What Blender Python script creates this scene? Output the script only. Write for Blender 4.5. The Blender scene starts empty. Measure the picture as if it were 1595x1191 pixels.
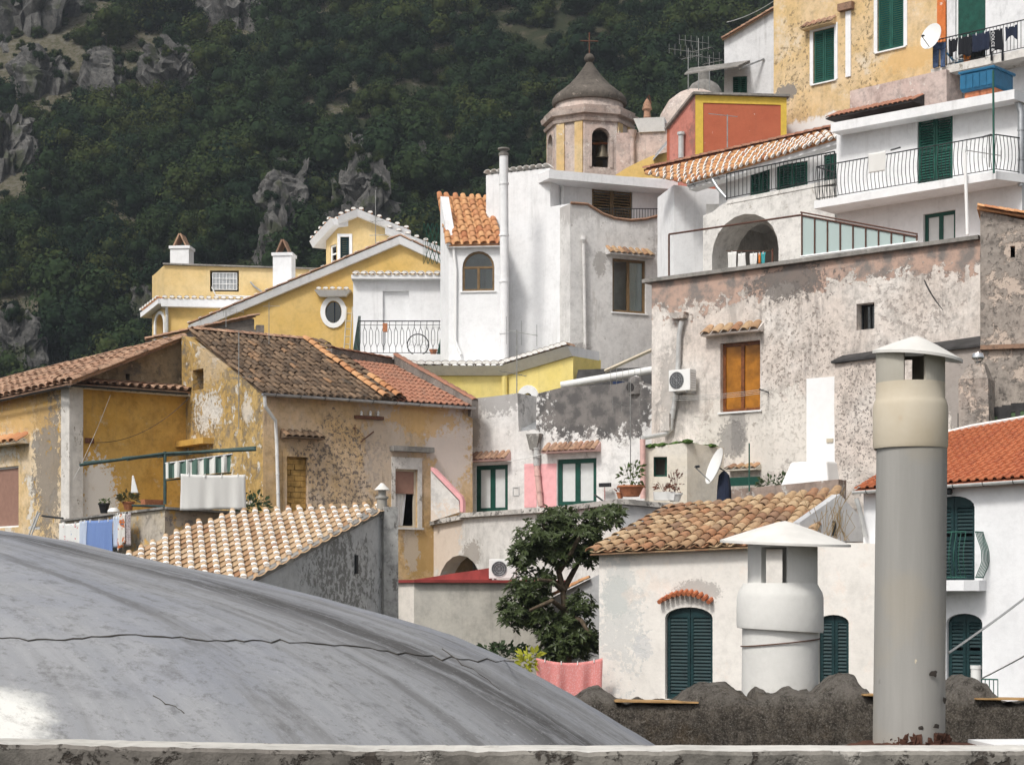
import bpy, bmesh, math, random
from mathutils import Vector, Matrix, noise, geometry
random.seed(7)
SC = bpy.context.scene
COL = SC.collection
# ------------------------------------------------------------------ camera
F, CX, H = 3000.0, 797.5, 940.0          # focal length, picture centre and eye level, in picture units (1595 wide)
cam = bpy.data.cameras.new('camera'); cam_o = bpy.data.objects.new('camera', cam); COL.objects.link(cam_o)
cam_o.location = (0, 0, 0); cam_o.rotation_euler = (math.radians(90), 0, 0)
cam.sensor_width = 36.0; cam.lens = 36.0 * F / 1595.0
cam.shift_y = (H - 595.5) / 1595.0
cam.clip_start = 0.1; cam.clip_end = 3000
SC.camera = cam_o
# ------------------------------------------------------------------ sky, sun, exposure (bright overcast)
SUN_EL, SUN_AZ = math.radians(50), math.radians(-36)      # azimuth: from -Y (behind the camera) towards -X
W = bpy.data.worlds.new('World'); SC.world = W; W.use_nodes = True
wn = W.node_tree.nodes; wl = W.node_tree.links; wn.clear()
wo = wn.new('ShaderNodeOutputWorld'); wb = wn.new('ShaderNodeBackground'); ws = wn.new('ShaderNodeTexSky')
ws.sky_type = 'NISHITA'; ws.sun_disc = False; ws.sun_elevation = SUN_EL
ws.sun_rotation = math.radians(180) - SUN_AZ; ws.altitude = 50; ws.air_density = 1.0; ws.dust_density = 4.0; ws.ozone_density = 1.0
whs = wn.new('ShaderNodeHueSaturation'); whs.inputs['Saturation'].default_value = 0.22   # cloud cover: a nearly grey sky
wl.new(ws.outputs[0], whs.inputs['Color']); wl.new(whs.outputs[0], wb.inputs['Color'])
wb.inputs['Strength'].default_value = 0.09
wl.new(wb.outputs[0], wo.inputs['Surface'])
sun = bpy.data.lights.new('sun', 'SUN'); sun.energy = 1.5; sun.angle = math.radians(10); sun.color = (1.0, 0.965, 0.91)
sun_o = bpy.data.objects.new('sun', sun); COL.objects.link(sun_o)
sd = Vector((math.sin(SUN_AZ) * math.cos(SUN_EL), -math.cos(SUN_AZ) * math.cos(SUN_EL), math.sin(SUN_EL)))
sun_o.rotation_euler = sd.to_track_quat('Z', 'Y').to_euler(); sun_o.location = sd * 60
SC.view_settings.view_transform = 'Standard'; SC.view_settings.look = 'None'
SC.view_settings.gamma = 1.0; SC.view_settings.use_curve_mapping = False
SC.view_settings.exposure = 0.72
SC.render.engine = 'CYCLES'
SC.cycles.use_denoising = True
SC.cycles.max_bounces = 6; SC.cycles.diffuse_bounces = 3; SC.cycles.transparent_max_bounces = 12
# ------------------------------------------------------------------ geometry helpers
def P(px, py, Y): return Vector(((px - CX) / F * Y, Y, (H - py) / F * Y))
class PL:
    """vertical plane through (px, Y); tan > 0: its right end comes nearer"""
    def __init__(s, px=None, Y=None, tan=0.0, pt=None, d=None):
        s.p0 = Vector(((px - CX) / F * Y, Y, 0)) if pt is None else Vector((pt[0], pt[1], 0))
        s.d = (Vector((1, -tan, 0)) if d is None else Vector((d[0], d[1], 0))).normalized()
        n = Vector((s.d.y, -s.d.x, 0))
        s.n = n if n.dot(s.p0) < 0 else -n
    def at(s, px, py):
        r = Vector(((px - CX) / F, 1, (H - py) / F)); t = s.n.dot(s.p0) / s.n.dot(Vector((r.x, r.y, 0)))
        return r * t
    def sz(s, px, py):
        q = s.at(px, py); return ((q - s.p0).dot(s.d), q.z)
    def w(s, a, z, out=0.0):
        q = s.p0 + s.d * a + s.n * out; return Vector((q.x, q.y, z))
    def off(s, k):
        return PL(pt=s.p0 + s.n * k, d=s.d)
    def r(s, x0, y0, x1, y1, arch=0.0):
        a, b = s.sz(x0, (y0 + y1) / 2)[0], s.sz(x1, (y0 + y1) / 2)[0]
        if a > b: a, b = b, a
        m = (x0 + x1) / 2
        return (a, b, s.sz(m, y1)[1], s.sz(m, y0)[1], arch)
def mat3(x, y, z, pos):
    m = Matrix((x, y, z)).transposed().to_4x4(); m.translation = pos; return m
class MB:
    def __init__(s): s.v = []; s.f = []; s.m = []
    def add(s, vs, fs, mi=0):
        o = len(s.v); s.v += [Vector(q) for q in vs]; s.f += [tuple(i + o for i in f) for f in fs]; s.m += [mi] * len(fs); return s
    def hexa(s, c, mi=0):
        return s.add(c, [(0, 3, 2, 1), (4, 5, 6, 7), (0, 1, 5, 4), (1, 2, 6, 5), (2, 3, 7, 6), (3, 0, 4, 7)], mi)
    def box(s, c, size, rz=0.0, mi=0):
        x, y, z = [k / 2 for k in size]; R = Matrix.Rotation(rz, 3, 'Z'); c = Vector(c)
        return s.hexa([c + R @ Vector(q) for q in ((-x, -y, -z), (x, -y, -z), (x, y, -z), (-x, y, -z), (-x, -y, z), (x, -y, z), (x, y, z), (-x, y, z))], mi)
    def pbox(s, pl, a0, a1, z0, z1, d0, d1, mi=0):
        """box on a wall plane, from depth d0 to d1 (outwards positive)"""
        return s.hexa([pl.w(a0, z0, d1), pl.w(a1, z0, d1), pl.w(a1, z0, d0), pl.w(a0, z0, d0),
                       pl.w(a0, z1, d1), pl.w(a1, z1, d1), pl.w(a1, z1, d0), pl.w(a0, z1, d0)], mi)
    def prism(s, pts, vec, mi=0, caps=True):
        n = len(pts); vec = Vector(vec)
        fs = [(i, (i + 1) % n, n + (i + 1) % n, n + i) for i in range(n)]
        if caps: fs += [tuple(range(n - 1, -1, -1)), tuple(range(n, 2 * n))]
        return s.add(list(pts) + [Vector(q) + vec for q in pts], fs, mi)
    def tube(s, path, r, n=6, mi=0, caps=True):
        path = [Vector(q) for q in path]; k = len(path); rs = r if isinstance(r, (list, tuple)) else [r] * k
        vs = []; fs = []; ref = None
        for i, p in enumerate(path):
            t = (path[min(i + 1, k - 1)] - path[max(i - 1, 0)])
            t = t.normalized() if t.length > 1e-9 else Vector((0, 0, 1))
            if ref is None: ref = Vector((0, 0, 1)) if abs(t.z) < .9 else Vector((1, 0, 0))
            a = t.cross(ref)
            a = a.normalized() if a.length > 1e-6 else t.orthogonal().normalized()
            b = a.cross(t).normalized(); ref = b
            for j in range(n):
                w = 2 * math.pi * j / n; vs.append(p + (a * math.cos(w) + b * math.sin(w)) * rs[i])
        for i in range(k - 1):
            for j in range(n):
                fs.append((i * n + j, i * n + (j + 1) % n, (i + 1) * n + (j + 1) % n, (i + 1) * n + j))
        if caps: fs += [tuple(range(n - 1, -1, -1)), tuple((k - 1) * n + j for j in range(n))]
        return s.add(vs, fs, mi)
    def lathe(s, c, prof, n=24, mi=0, a0=0.0, cap=True):
        c = Vector(c); vs = []; fs = []; k = len(prof)
        for r, z in prof:
            for j in range(n):
                w = a0 + 2 * math.pi * j / n; vs.append(c + Vector((r * math.cos(w), r * math.sin(w), z)))
        for i in range(k - 1):
            for j in range(n):
                fs.append((i * n + j, i * n + (j + 1) % n, (i + 1) * n + (j + 1) % n, (i + 1) * n + j))
        if cap: fs += [tuple(range(n - 1, -1, -1)), tuple((k - 1) * n + j for j in range(n))]
        return s.add(vs, fs, mi)
    def build(s, name, mats, parent=None, smooth=False, kind=None, bevel=0.0):
        o0 = origin(parent); me = bpy.data.meshes.new(name)
        me.from_pydata([q - o0 for q in s.v], [], s.f)
        mats = mats if isinstance(mats, (list, tuple)) else [mats]
        for m in mats: me.materials.append(M[m] if isinstance(m, str) else m)
        if len(mats) > 1: me.polygons.foreach_set('material_index', s.m)
        if smooth:
            me.polygons.foreach_set('use_smooth', [True] * len(me.polygons))
            if smooth != 'all':
                try: me.set_sharp_from_angle(angle=math.radians(40))
                except Exception: pass
        me.validate(); me.update()
        o = bpy.data.objects.new(name, me); COL.objects.link(o); o.parent = parent
        ORG[o.name] = o0
        if kind: o['kind'] = kind
        if bevel:
            b = o.modifiers.new('bevel', 'BEVEL'); b.width = bevel; b.segments = 2; b.limit_method = 'ANGLE'
        return o
ORG = {}
def origin(o): return ORG[o.name] if o is not None else Vector((0, 0, 0))
def tag(o, label, cat, group=None):
    o['label'] = label; o['category'] = cat
    if group: o['group'] = group
    return o
def thing(name, label, cat, loc, group=None):
    o = bpy.data.objects.new(name, None); COL.objects.link(o); o.location = loc; o.empty_display_size = .2
    ORG[o.name] = Vector(loc); return tag(o, label, cat, group)
def lerp(a, b, t): return a + (b - a) * t
def ground_z(x, y):
    y0 = y - 0.18 * x
    if y0 < 110: return -9 + .1 * y0
    if y0 < 205: return 2 + (y0 - 110) * .17
    z = 18.2 + (y0 - 205) * .70
    k = max(0, min(1, (y - 215) / 60))
    z += k * (7 * noise.noise(Vector((x * .018, y * .018, 3))) + 3 * noise.noise(Vector((x * .05, y * .05, 9))))
    return z
# ------------------------------------------------------------------ materials
M = {}
class NT:
    def __init__(s, name):
        s.mat = bpy.data.materials.new(name); s.mat.use_nodes = True; s.t = s.mat.node_tree; s.t.nodes.clear()
        s.out = s.n('ShaderNodeOutputMaterial'); s.b = s.n('ShaderNodeBsdfPrincipled'); s.l(s.b.outputs[0], s.out.inputs[0]); M[name] = s.mat
        s.b.inputs['Specular IOR Level'].default_value = .25
    def n(s, t, **k):
        q = s.t.nodes.new(t)
        for a, v in k.items(): setattr(q, a, v)
        return q
    def l(s, a, b): s.t.links.new(a, b)
    def put(s, sock, v):
        if hasattr(v, 'is_linked') or hasattr(v, 'links'): s.l(v, sock)
        elif isinstance(v, (tuple, list)) and len(v) == 3 and sock.type == 'RGBA': sock.default_value = (*v, 1)
        else: sock.default_value = v
    def pos(s): return s.n('ShaderNodeNewGeometry').outputs['Position']
    def mapping(s, v, scale=(1, 1, 1), loc=(0, 0, 0), rot=(0, 0, 0)):
        m = s.n('ShaderNodeMapping'); s.l(v, m.inputs[0]); m.inputs['Scale'].default_value = scale; m.inputs['Location'].default_value = loc; m.inputs['Rotation'].default_value = rot
        return m.outputs[0]
    def noise(s, v, scale, detail=6, rough=.6, dist=0.0, col=False):
        q = s.n('ShaderNodeTexNoise'); s.l(v, q.inputs['Vector']); q.inputs['Scale'].default_value = scale; q.inputs['Detail'].default_value = detail
        q.inputs['Roughness'].default_value = rough; q.inputs['Distortion'].default_value = dist
        return q.outputs['Color' if col else 'Fac']
    def rng(s, v, a, b, c=0.0, d=1.0, smooth=True):
        q = s.n('ShaderNodeMapRange'); q.interpolation_type = 'SMOOTHSTEP' if smooth else 'LINEAR'
        s.put(q.inputs[0], v); q.inputs[1].default_value = a; q.inputs[2].default_value = b; q.inputs[3].default_value = c; q.inputs[4].default_value = d
        return q.outputs[0]
    def math(s, op, a, b=None, c=None, clamp=False):
        q = s.n('ShaderNodeMath', operation=op, use_clamp=clamp); s.put(q.inputs[0], a)
        if b is not None: s.put(q.inputs[1], b)
        if c is not None: s.put(q.inputs[2], c)
        return q.outputs[0]
    def mix(s, f, a, b, mode='MIX'):
        q = s.n('ShaderNodeMix', data_type='RGBA', blend_type=mode); s.put(q.inputs[0], f); s.put(q.inputs[6], a); s.put(q.inputs[7], b); return q.outputs[2]
    def ramp(s, f, stops, const=False):
        q = s.n('ShaderNodeValToRGB'); s.l(f, q.inputs[0]); cr = q.color_ramp
        if const: cr.interpolation = 'CONSTANT'
        while len(cr.elements) < len(stops): cr.elements.new(.5)
        for e, (p, c) in zip(cr.elements, stops): e.position = p; e.color = (*c, 1)
        return q.outputs[0]
    def fin(s, col, rough=.85, height=None, bump=.3, dist=.02):
        s.put(s.b.inputs['Base Color'], col); s.put(s.b.inputs['Roughness'], rough)
        if height is not None:
            q = s.n('ShaderNodeBump'); q.inputs['Strength'].default_value = bump; q.inputs['Distance'].default_value = dist
            s.l(height, q.inputs['Height']); s.l(q.outputs[0], s.b.inputs['Normal'])
        return s.mat
def plain(name, col, rough=.6, metal=0.0, var=.12, scale=6.0, bump=.1):
    t = NT(name); p = t.pos(); nz = t.noise(p, scale, 5)
    c = t.mix(t.rng(nz, .3, .7), tuple(k * (1 - var) for k in col), tuple(min(1, k * (1 + var)) for k in col))
    t.b.inputs['Metallic'].default_value = metal
    return t.fin(c, rough, t.noise(p, scale * 6, 3), bump, .005)
def plaster(name, a, b=None, layers=(), fine=.5, bump=.35, streak=.25, scol=None, rough=.92):
    """painted render: two base tones, then layers of peeling, stains and bare patches with their own shapes.
    layer: dict(k='n'|'blob'|'band', col, s (noise scale), t, w (threshold, softness), amp, c, r, zs (vertical stretch))"""
    t = NT(name); p = t.pos(); b = b or tuple(k * .88 for k in a)
    col = t.mix(t.rng(t.noise(p, .55, 7, .62), .38, .64), a, b)
    mo = t.math('ADD', t.math('MULTIPLY', t.noise(p, 2.1, 6, .7), .6), t.math('MULTIPLY', t.noise(p, 7.5, 5, .7), .4))
    col = t.mix(1.0, col, t.ramp(mo, [(.38, (1 - .55 * fine,) * 3), (.5, (1, 1, 1)), (.62, (1 + .28 * fine,) * 3)]), 'MULTIPLY')
    fn = t.noise(p, 14, 5, .7)
    col = t.mix(t.rng(fn, .25, .8, 0, fine * .35), col, tuple(k * .55 for k in a))
    hgt = t.math('MULTIPLY', fn, .5)
    if streak:
        sv = t.mapping(p, (2.6, 2.6, .16)); st = t.noise(sv, 1.5, 6, .65)
        brk = t.noise(p, .45, 3)
        f = t.math('MULTIPLY', t.rng(st, .53, .76, 0, streak), t.rng(brk, .36, .62))
        col = t.mix(f, col, scol or (.13, .115, .10))
    for L in layers:
        sc = L.get('s', 1.6); zs = L.get('zs', 1.0)
        v = t.mapping(p, (1, 1, zs), L.get('o', (0, 0, 0)))
        nz = t.noise(v, sc, 6, L.get('ro', .68), L.get('dist', .2))
        hf = t.noise(v, sc * 5.3, 5, .72)
        nz = t.math('ADD', nz, t.math('MULTIPLY', t.math('SUBTRACT', hf, .5), 1.5 if L['k'] == 'blob' else .85 if L['k'] == 'band' else .30))
        if L['k'] == 'n':
            f = t.rng(nz, L['t'], L['t'] + L.get('w', .03))
        elif L['k'] == 'blob':
            c = L['c']; r = L['r']
            q = t.n('ShaderNodeVectorMath', operation='SUBTRACT'); t.l(p, q.inputs[0]); q.inputs[1].default_value = c
            q2 = t.n('ShaderNodeVectorMath', operation='MULTIPLY'); t.l(q.outputs[0], q2.inputs[0]); q2.inputs[1].default_value = (1 / r[0], 1 / r[0], 1 / r[1])
            ln = t.n('ShaderNodeVectorMath', operation='LENGTH'); t.l(q2.outputs[0], ln.inputs[0])
            g = t.math('SUBTRACT', 1.0, ln.outputs['Value'])
            g = t.math('ADD', g, t.math('MULTIPLY', t.math('SUBTRACT', nz, .5), L.get('amp', 2.0)))
            f = t.rng(g, L.get('t', 0), L.get('t', 0) + L.get('w', .08))
        else:   # band: beyond a line through c with slope (per metre of X), sign +1 above / -1 below
            sp = t.n('ShaderNodeSeparateXYZ'); t.l(p, sp.inputs[0]); c = L['c']
            g = t.math('SUBTRACT', sp.outputs[2], c[2])
            g = t.math('SUBTRACT', g, t.math('MULTIPLY', t.math('SUBTRACT', sp.outputs[0], c[0]), L.get('sl', 0.0)))
            g = t.math('MULTIPLY', g, L.get('sg', 1))
            g = t.math('ADD', g, t.math('MULTIPLY', t.math('SUBTRACT', nz, .5), L.get('amp', 1.5)))
            f = t.rng(g, 0, L.get('w', .05))
        if 'brk' in L:
            n2 = t.noise(p, L['brk'][0], 6, .7); f = t.math('MULTIPLY', f, t.rng(n2, L['brk'][1], L['brk'][1] + .06))
        f = t.math('MULTIPLY', f, L.get('op', 1.0))
        c2 = L['col']; c3 = L.get('col2')
        if c3: c2 = t.mix(t.rng(t.noise(p, 2.3, 6), .4, .62), c2, c3)
        col = t.mix(f, col, c2)
        hgt = t.math('SUBTRACT', hgt, t.math('MULTIPLY', f, L.get('dep', .6)))
    return t.fin(col, rough, hgt, bump, .03)
def tilemat(name, stops, dark=.35, lichen=None, rough=.88):
    t = NT(name); p = t.pos(); g = t.n('ShaderNodeNewGeometry'); oi = t.n('ShaderNodeObjectInfo')
    r = t.math('FRACT', t.math('ADD', t.math('MULTIPLY', oi.outputs['Random'], 7.31), t.math('MULTIPLY', g.outputs['Random Per Island'], 3.77)))
    col = t.ramp(r, stops)
    nz = t.noise(p, 9, 6, .7)
    col = t.mix(t.rng(nz, .46, .72, 0, dark), col, (.07, .058, .047))
    if lichen: col = t.mix(t.rng(t.noise(p, 3.2, 6, .7), lichen[1], lichen[1] + .12, 0, lichen[2]), col, lichen[0])
    return t.fin(col, rough, t.noise(p, 40, 4), .3, .006)
def leafmat(name, stops, rough=.5, trans=.25):
    t = NT(name); g = t.n('ShaderNodeNewGeometry'); oi = t.n('ShaderNodeObjectInfo')
    r = t.math('FRACT', t.math('ADD', t.math('MULTIPLY', oi.outputs['Random'], .9), t.math('MULTIPLY', g.outputs['Random Per Island'], .22)))
    col = t.ramp(r, stops)
    t.fin(col, rough)
    if rough > .9: t.b.inputs['Specular IOR Level'].default_value = 0
    tr = t.n('ShaderNodeBsdfTranslucent'); t.l(col, tr.inputs[0]); mx = t.n('ShaderNodeMixShader'); mx.inputs[0].default_value = trans
    t.l(t.b.outputs[0], mx.inputs[1]); t.l(tr.outputs[0], mx.inputs[2]); t.l(mx.outputs[0], t.out.inputs[0]); return t.mat
def glassmat(name, tint=(.90, .94, .93), refl=.02, cover=.0):
    t = NT(name); tr = t.n('ShaderNodeBsdfTransparent'); tr.inputs[0].default_value = (*tint, 1)
    gl = t.n('ShaderNodeBsdfGlossy'); gl.inputs['Roughness'].default_value = .04
    fr = t.n('ShaderNodeFresnel'); fr.inputs[0].default_value = 1.5
    mx = t.n('ShaderNodeMixShader'); t.l(t.math('ADD', fr.outputs[0], refl, clamp=True), mx.inputs[0]); t.l(tr.outputs[0], mx.inputs[1]); t.l(gl.outputs[0], mx.inputs[2])
    o = mx.outputs[0]
    if cover:
        m2 = t.n('ShaderNodeMixShader'); m2.inputs[0].default_value = cover; t.l(o, m2.inputs[1]); t.l(t.b.outputs[0], m2.inputs[2])
        t.b.inputs['Base Color'].default_value = (.50, .60, .58, 1); t.b.inputs['Roughness'].default_value = .5; o = m2.outputs[0]
    t.l(o, t.out.inputs[0]); return t.mat
def clothmat(name, a, stripes=None, spots=None, rough=.9):
    t = NT(name); p = t.pos(); col = a
    if stripes:      # (second colour, direction vector, period)
        c2, d, per = stripes
        q = t.n('ShaderNodeVectorMath', operation='DOT_PRODUCT'); t.l(p, q.inputs[0]); q.inputs[1].default_value = d
        f = t.math('GREATER_THAN', t.math('FRACT', t.math('MULTIPLY', q.outputs['Value'], 1.0 / per)), .5)
        col = t.mix(f, a, c2)
    if spots:        # list of (scale, threshold, colour)
        for s_, th, c in spots:
            nz = t.noise(p, s_, 2); col = t.mix(t.rng(nz, th, th + .02), col, c)
    tr = t.n('ShaderNodeBsdfTranslucent'); t.put(tr.inputs[0], col if not isinstance(col, tuple) else (*col, 1))
    t.fin(col, rough, t.noise(p, 30, 4), .15, .01)
    mx = t.n('ShaderNodeMixShader'); mx.inputs[0].default_value = .2; t.l(t.b.outputs[0], mx.inputs[1]); t.l(tr.outputs[0], mx.inputs[2]); t.l(mx.outputs[0], t.out.inputs[0]); return t.mat

plain('white_paint', (.80, .80, .79), .7, var=.04, scale=2)
plain('white_plastic', (.78, .78, .76), .35, var=.03)
plain('pvc_white', (.70, .70, .68), .45, var=.08)
plain('pvc_grey', (.46, .46, .45), .5, var=.1)
plain('zinc', (.42, .43, .44), .4, .6, var=.15)
plain('dark_metal', (.035, .038, .04), .5, .3, var=.2)
plain('aerial_metal', (.30, .30, .29), .45, .5, var=.2)
plain('rust_metal', (.12, .055, .035), .75, .2, var=.3, scale=20)
plain('brown_rail', (.11, .055, .04), .6, .2, var=.2, scale=20)
plain('green_metal', (.025, .10, .075), .45, .2, var=.15)
plain('pergola_green', (.05, .085, .08), .5, .2, var=.25)
plain('green_shutter', (.012, .075, .055), .5, var=.25, scale=4)
plain('white_pane', (.62, .63, .62), .2, var=.04)
plain('fan_dark', (.10, .105, .11), .6)
plain('dark_green_shutter', (.008, .030, .033), .5, var=.2, scale=4)
plain('green_frame', (.010, .062, .045), .45, var=.15)
plain('brown_frame', (.17, .11, .055), .5, var=.2, scale=8)
plain('brown_shutter', (.145, .095, .045), .55, var=.2, scale=8)
plain('varnished_wood', (.17, .060, .022), .35, var=.35, scale=10)
plain('amber_board', (.36, .17, .035), .45, var=.2, scale=5)
plain('amber_pane', (.34, .135, .016), .12, var=.3, scale=3)
plain('roller_blind', (.33, .19, .145), .55, var=.08)
plain('curtain', (.80, .79, .77), .9, var=.05)
plain('terracotta', (.42, .17, .085), .8, var=.2, scale=12)
plain('black_plastic', (.02, .02, .022), .4)
plain('bitumen', (.045, .043, .043), .75, var=.35, scale=3, bump=.4)
plain('tank_blue', (.020, .115, .215), .4, var=.12)
plain('brick_red', (.46, .17, .085), .85, var=.2, scale=8)
plain('red_paint', (.26, .045, .04), .7, var=.25, scale=3)
plain('pink_pipe', (.62, .40, .36), .6, var=.12)
plain('mortar_white', (.80, .78, .74), .9, var=.1, scale=12)
plain('bronze', (.10, .085, .06), .5, .5)
plain('denim', (.055, .085, .16), .95, var=.35, scale=9)
plain('black_cloth', (.014, .015, .019), .95)
plain('navy_cloth', (.018, .024, .045), .95)
plain('bark', (.10, .075, .05), .95, var=.35, scale=14, bump=.6)
plain('soil', (.07, .05, .035), 1.0, var=.3)
plain('orange_cloth', (.62, .20, .04), .9)
plain('teal_cloth', (.05, .30, .32), .9)
plain('moss', (.055, .10, .022), .95, var=.5, scale=8, bump=.6)
plain('beige_concrete', (.50, .44, .34), .85, var=.08, scale=3)
plain('bright_metal', (.75, .75, .75), .15, 1.0, var=.05)
plain('print_white', (.75, .75, .75), .9)
plain('dark_interior_cloth', (.05, .05, .055), .9)
glassmat('glass'); glassmat('frosted_glass', (.6, .7, .7), .05, .72)
clothmat('sheet_white', (.80, .79, .76)); clothmat('sheet_blue', (.20, .30, .58)); clothmat('towel_pale', (.55, .62, .75))
clothmat('sheet_flowers', (.80, .80, .78), spots=[(9, .66, (.62, .10, .14)), (7, .68, (.12, .22, .45))])
clothmat('awning_stripes', (.72, .72, .68), stripes=((.10, .17, .14), (.98, .196, 0), .30))
clothmat('cloth_orange_white', (.78, .76, .72), spots=[(5, .56, (.62, .18, .05)), (5, .66, (.06, .22, .36))])
clothmat('towel_dots', (.50, .45, .45), spots=[(26, .55, (.20, .15, .17))])
clothmat('pink_net', (.78, .30, .28), spots=[(34, .55, (.82, .42, .40))])
tilemat('tile_tan', [(0, (.36, .215, .12)), (.3, (.48, .33, .195)), (.6, (.55, .40, .26)), (.85, (.43, .27, .15)), (1, (.34, .18, .10))], .35)
tilemat('tile_mixed', [(0, (.28, .15, .085)), (.25, (.42, .28, .16)), (.5, (.50, .36, .22)), (.72, (.38, .19, .10)), (.86, (.24, .15, .10)), (1, (.46, .31, .18))], .6)
tilemat('tile_brown', [(0, (.095, .064, .043)), (.3, (.16, .106, .068)), (.6, (.225, .152, .097)), (.8, (.11, .080, .058)), (.93, (.27, .18, .115)), (1, (.32, .185, .10))], .75, ((.045, .04, .034), .54, .6))
tilemat('tile_red', [(0, (.31, .14, .09)), (.5, (.38, .18, .115)), (1, (.30, .155, .105))], .45)
tilemat('tile_orange', [(0, (.40, .125, .055)), (.5, (.47, .155, .07)), (1, (.38, .115, .055))], .25)
tilemat('tile_sun', [(0, (.48, .22, .10)), (.35, (.60, .33, .16)), (.7, (.54, .28, .14)), (1, (.42, .17, .08))], .25)
tilemat('tile_edge', [(0, (.36, .205, .135)), (.4, (.45, .29, .195)), (.7, (.26, .16, .11)), (1, (.33, .19, .12))], .75)
leafmat('forest_leaf', [(0, (.011, .022, .0135)), (.3, (.020, .036, .019)), (.55, (.029, .047, .020)), (.75, (.042, .060, .022)), (.88, (.060, .070, .022)), (1, (.016, .032, .021))], 1.0, .12)
leafmat('loquat_leaf', [(0, (.022, .036, .012)), (.5, (.040, .060, .020)), (.85, (.068, .090, .034)), (1, (.034, .050, .018))], .4, .2)
leafmat('pot_leaf', [(0, (.05, .085, .02)), (.5, (.09, .13, .035)), (1, (.12, .10, .05))], .5, .25)
leafmat('yellow_leaf', [(0, (.33, .36, .03)), (1, (.50, .48, .06))], .5, .3)
leafmat('reddish_leaf', [(0, (.10, .035, .025)), (.5, (.16, .06, .035)), (1, (.06, .07, .03))], .5, .2)
leafmat('ivy_leaf', [(0, (.04, .07, .03)), (1, (.08, .11, .05))], .5, .2)
def rockmat():
    t = NT('limestone'); p = t.pos()
    n1 = t.noise(t.mapping(p, (1, 1, .45)), .5, 10, .78, .8); n2 = t.noise(p, 1.4, 8, .75)
    col = t.ramp(n1, [(.30, (.035, .034, .033)), (.46, (.085, .082, .079)), (.60, (.175, .168, .157)), (.75, (.15, .11, .07))])
    col = t.mix(t.rng(n2, .50, .64), col, (.055, .055, .05))
    col = t.mix(t.rng(t.noise(p, .22, 4), .56, .66, 0, .75), col, (.055, .065, .03))
    t.fin(col, .95, n2, .8, .5)
rockmat()
def scrubmat():
    t = NT('scrub_ground'); p = t.pos()
    n1 = t.noise(p, .30, 9, .72, .5); n2 = t.noise(p, 1.3, 8, .75)
    col = t.ramp(n1, [(.34, (.018, .027, .012)), (.50, (.034, .038, .019)), (.60, (.062, .054, .034)), (.67, (.11, .10, .087)), (.76, (.18, .168, .15))])
    sp = t.n('ShaderNodeSeparateXYZ'); t.l(p, sp.inputs[0])
    g = t.math('SUBTRACT', t.math('SUBTRACT', sp.outputs[2], 62.0), t.math('MULTIPLY', t.math('ADD', sp.outputs[0], 32.0), 1.1))
    g = t.math('ADD', g, t.math('MULTIPLY', t.math('SUBTRACT', n1, .5), 90.0))
    col = t.mix(t.rng(g, 0, 14), col, t.ramp(n2, [(.36, (.045, .048, .026)), (.48, (.095, .085, .052)), (.58, (.15, .135, .11)), (.70, (.24, .225, .20))]))
    col = t.mix(t.rng(n2, .50, .68, 0, .35), col, (.020, .032, .014))
    t.fin(col, 1.0, n2, .8, .5)
scrubmat()
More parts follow.
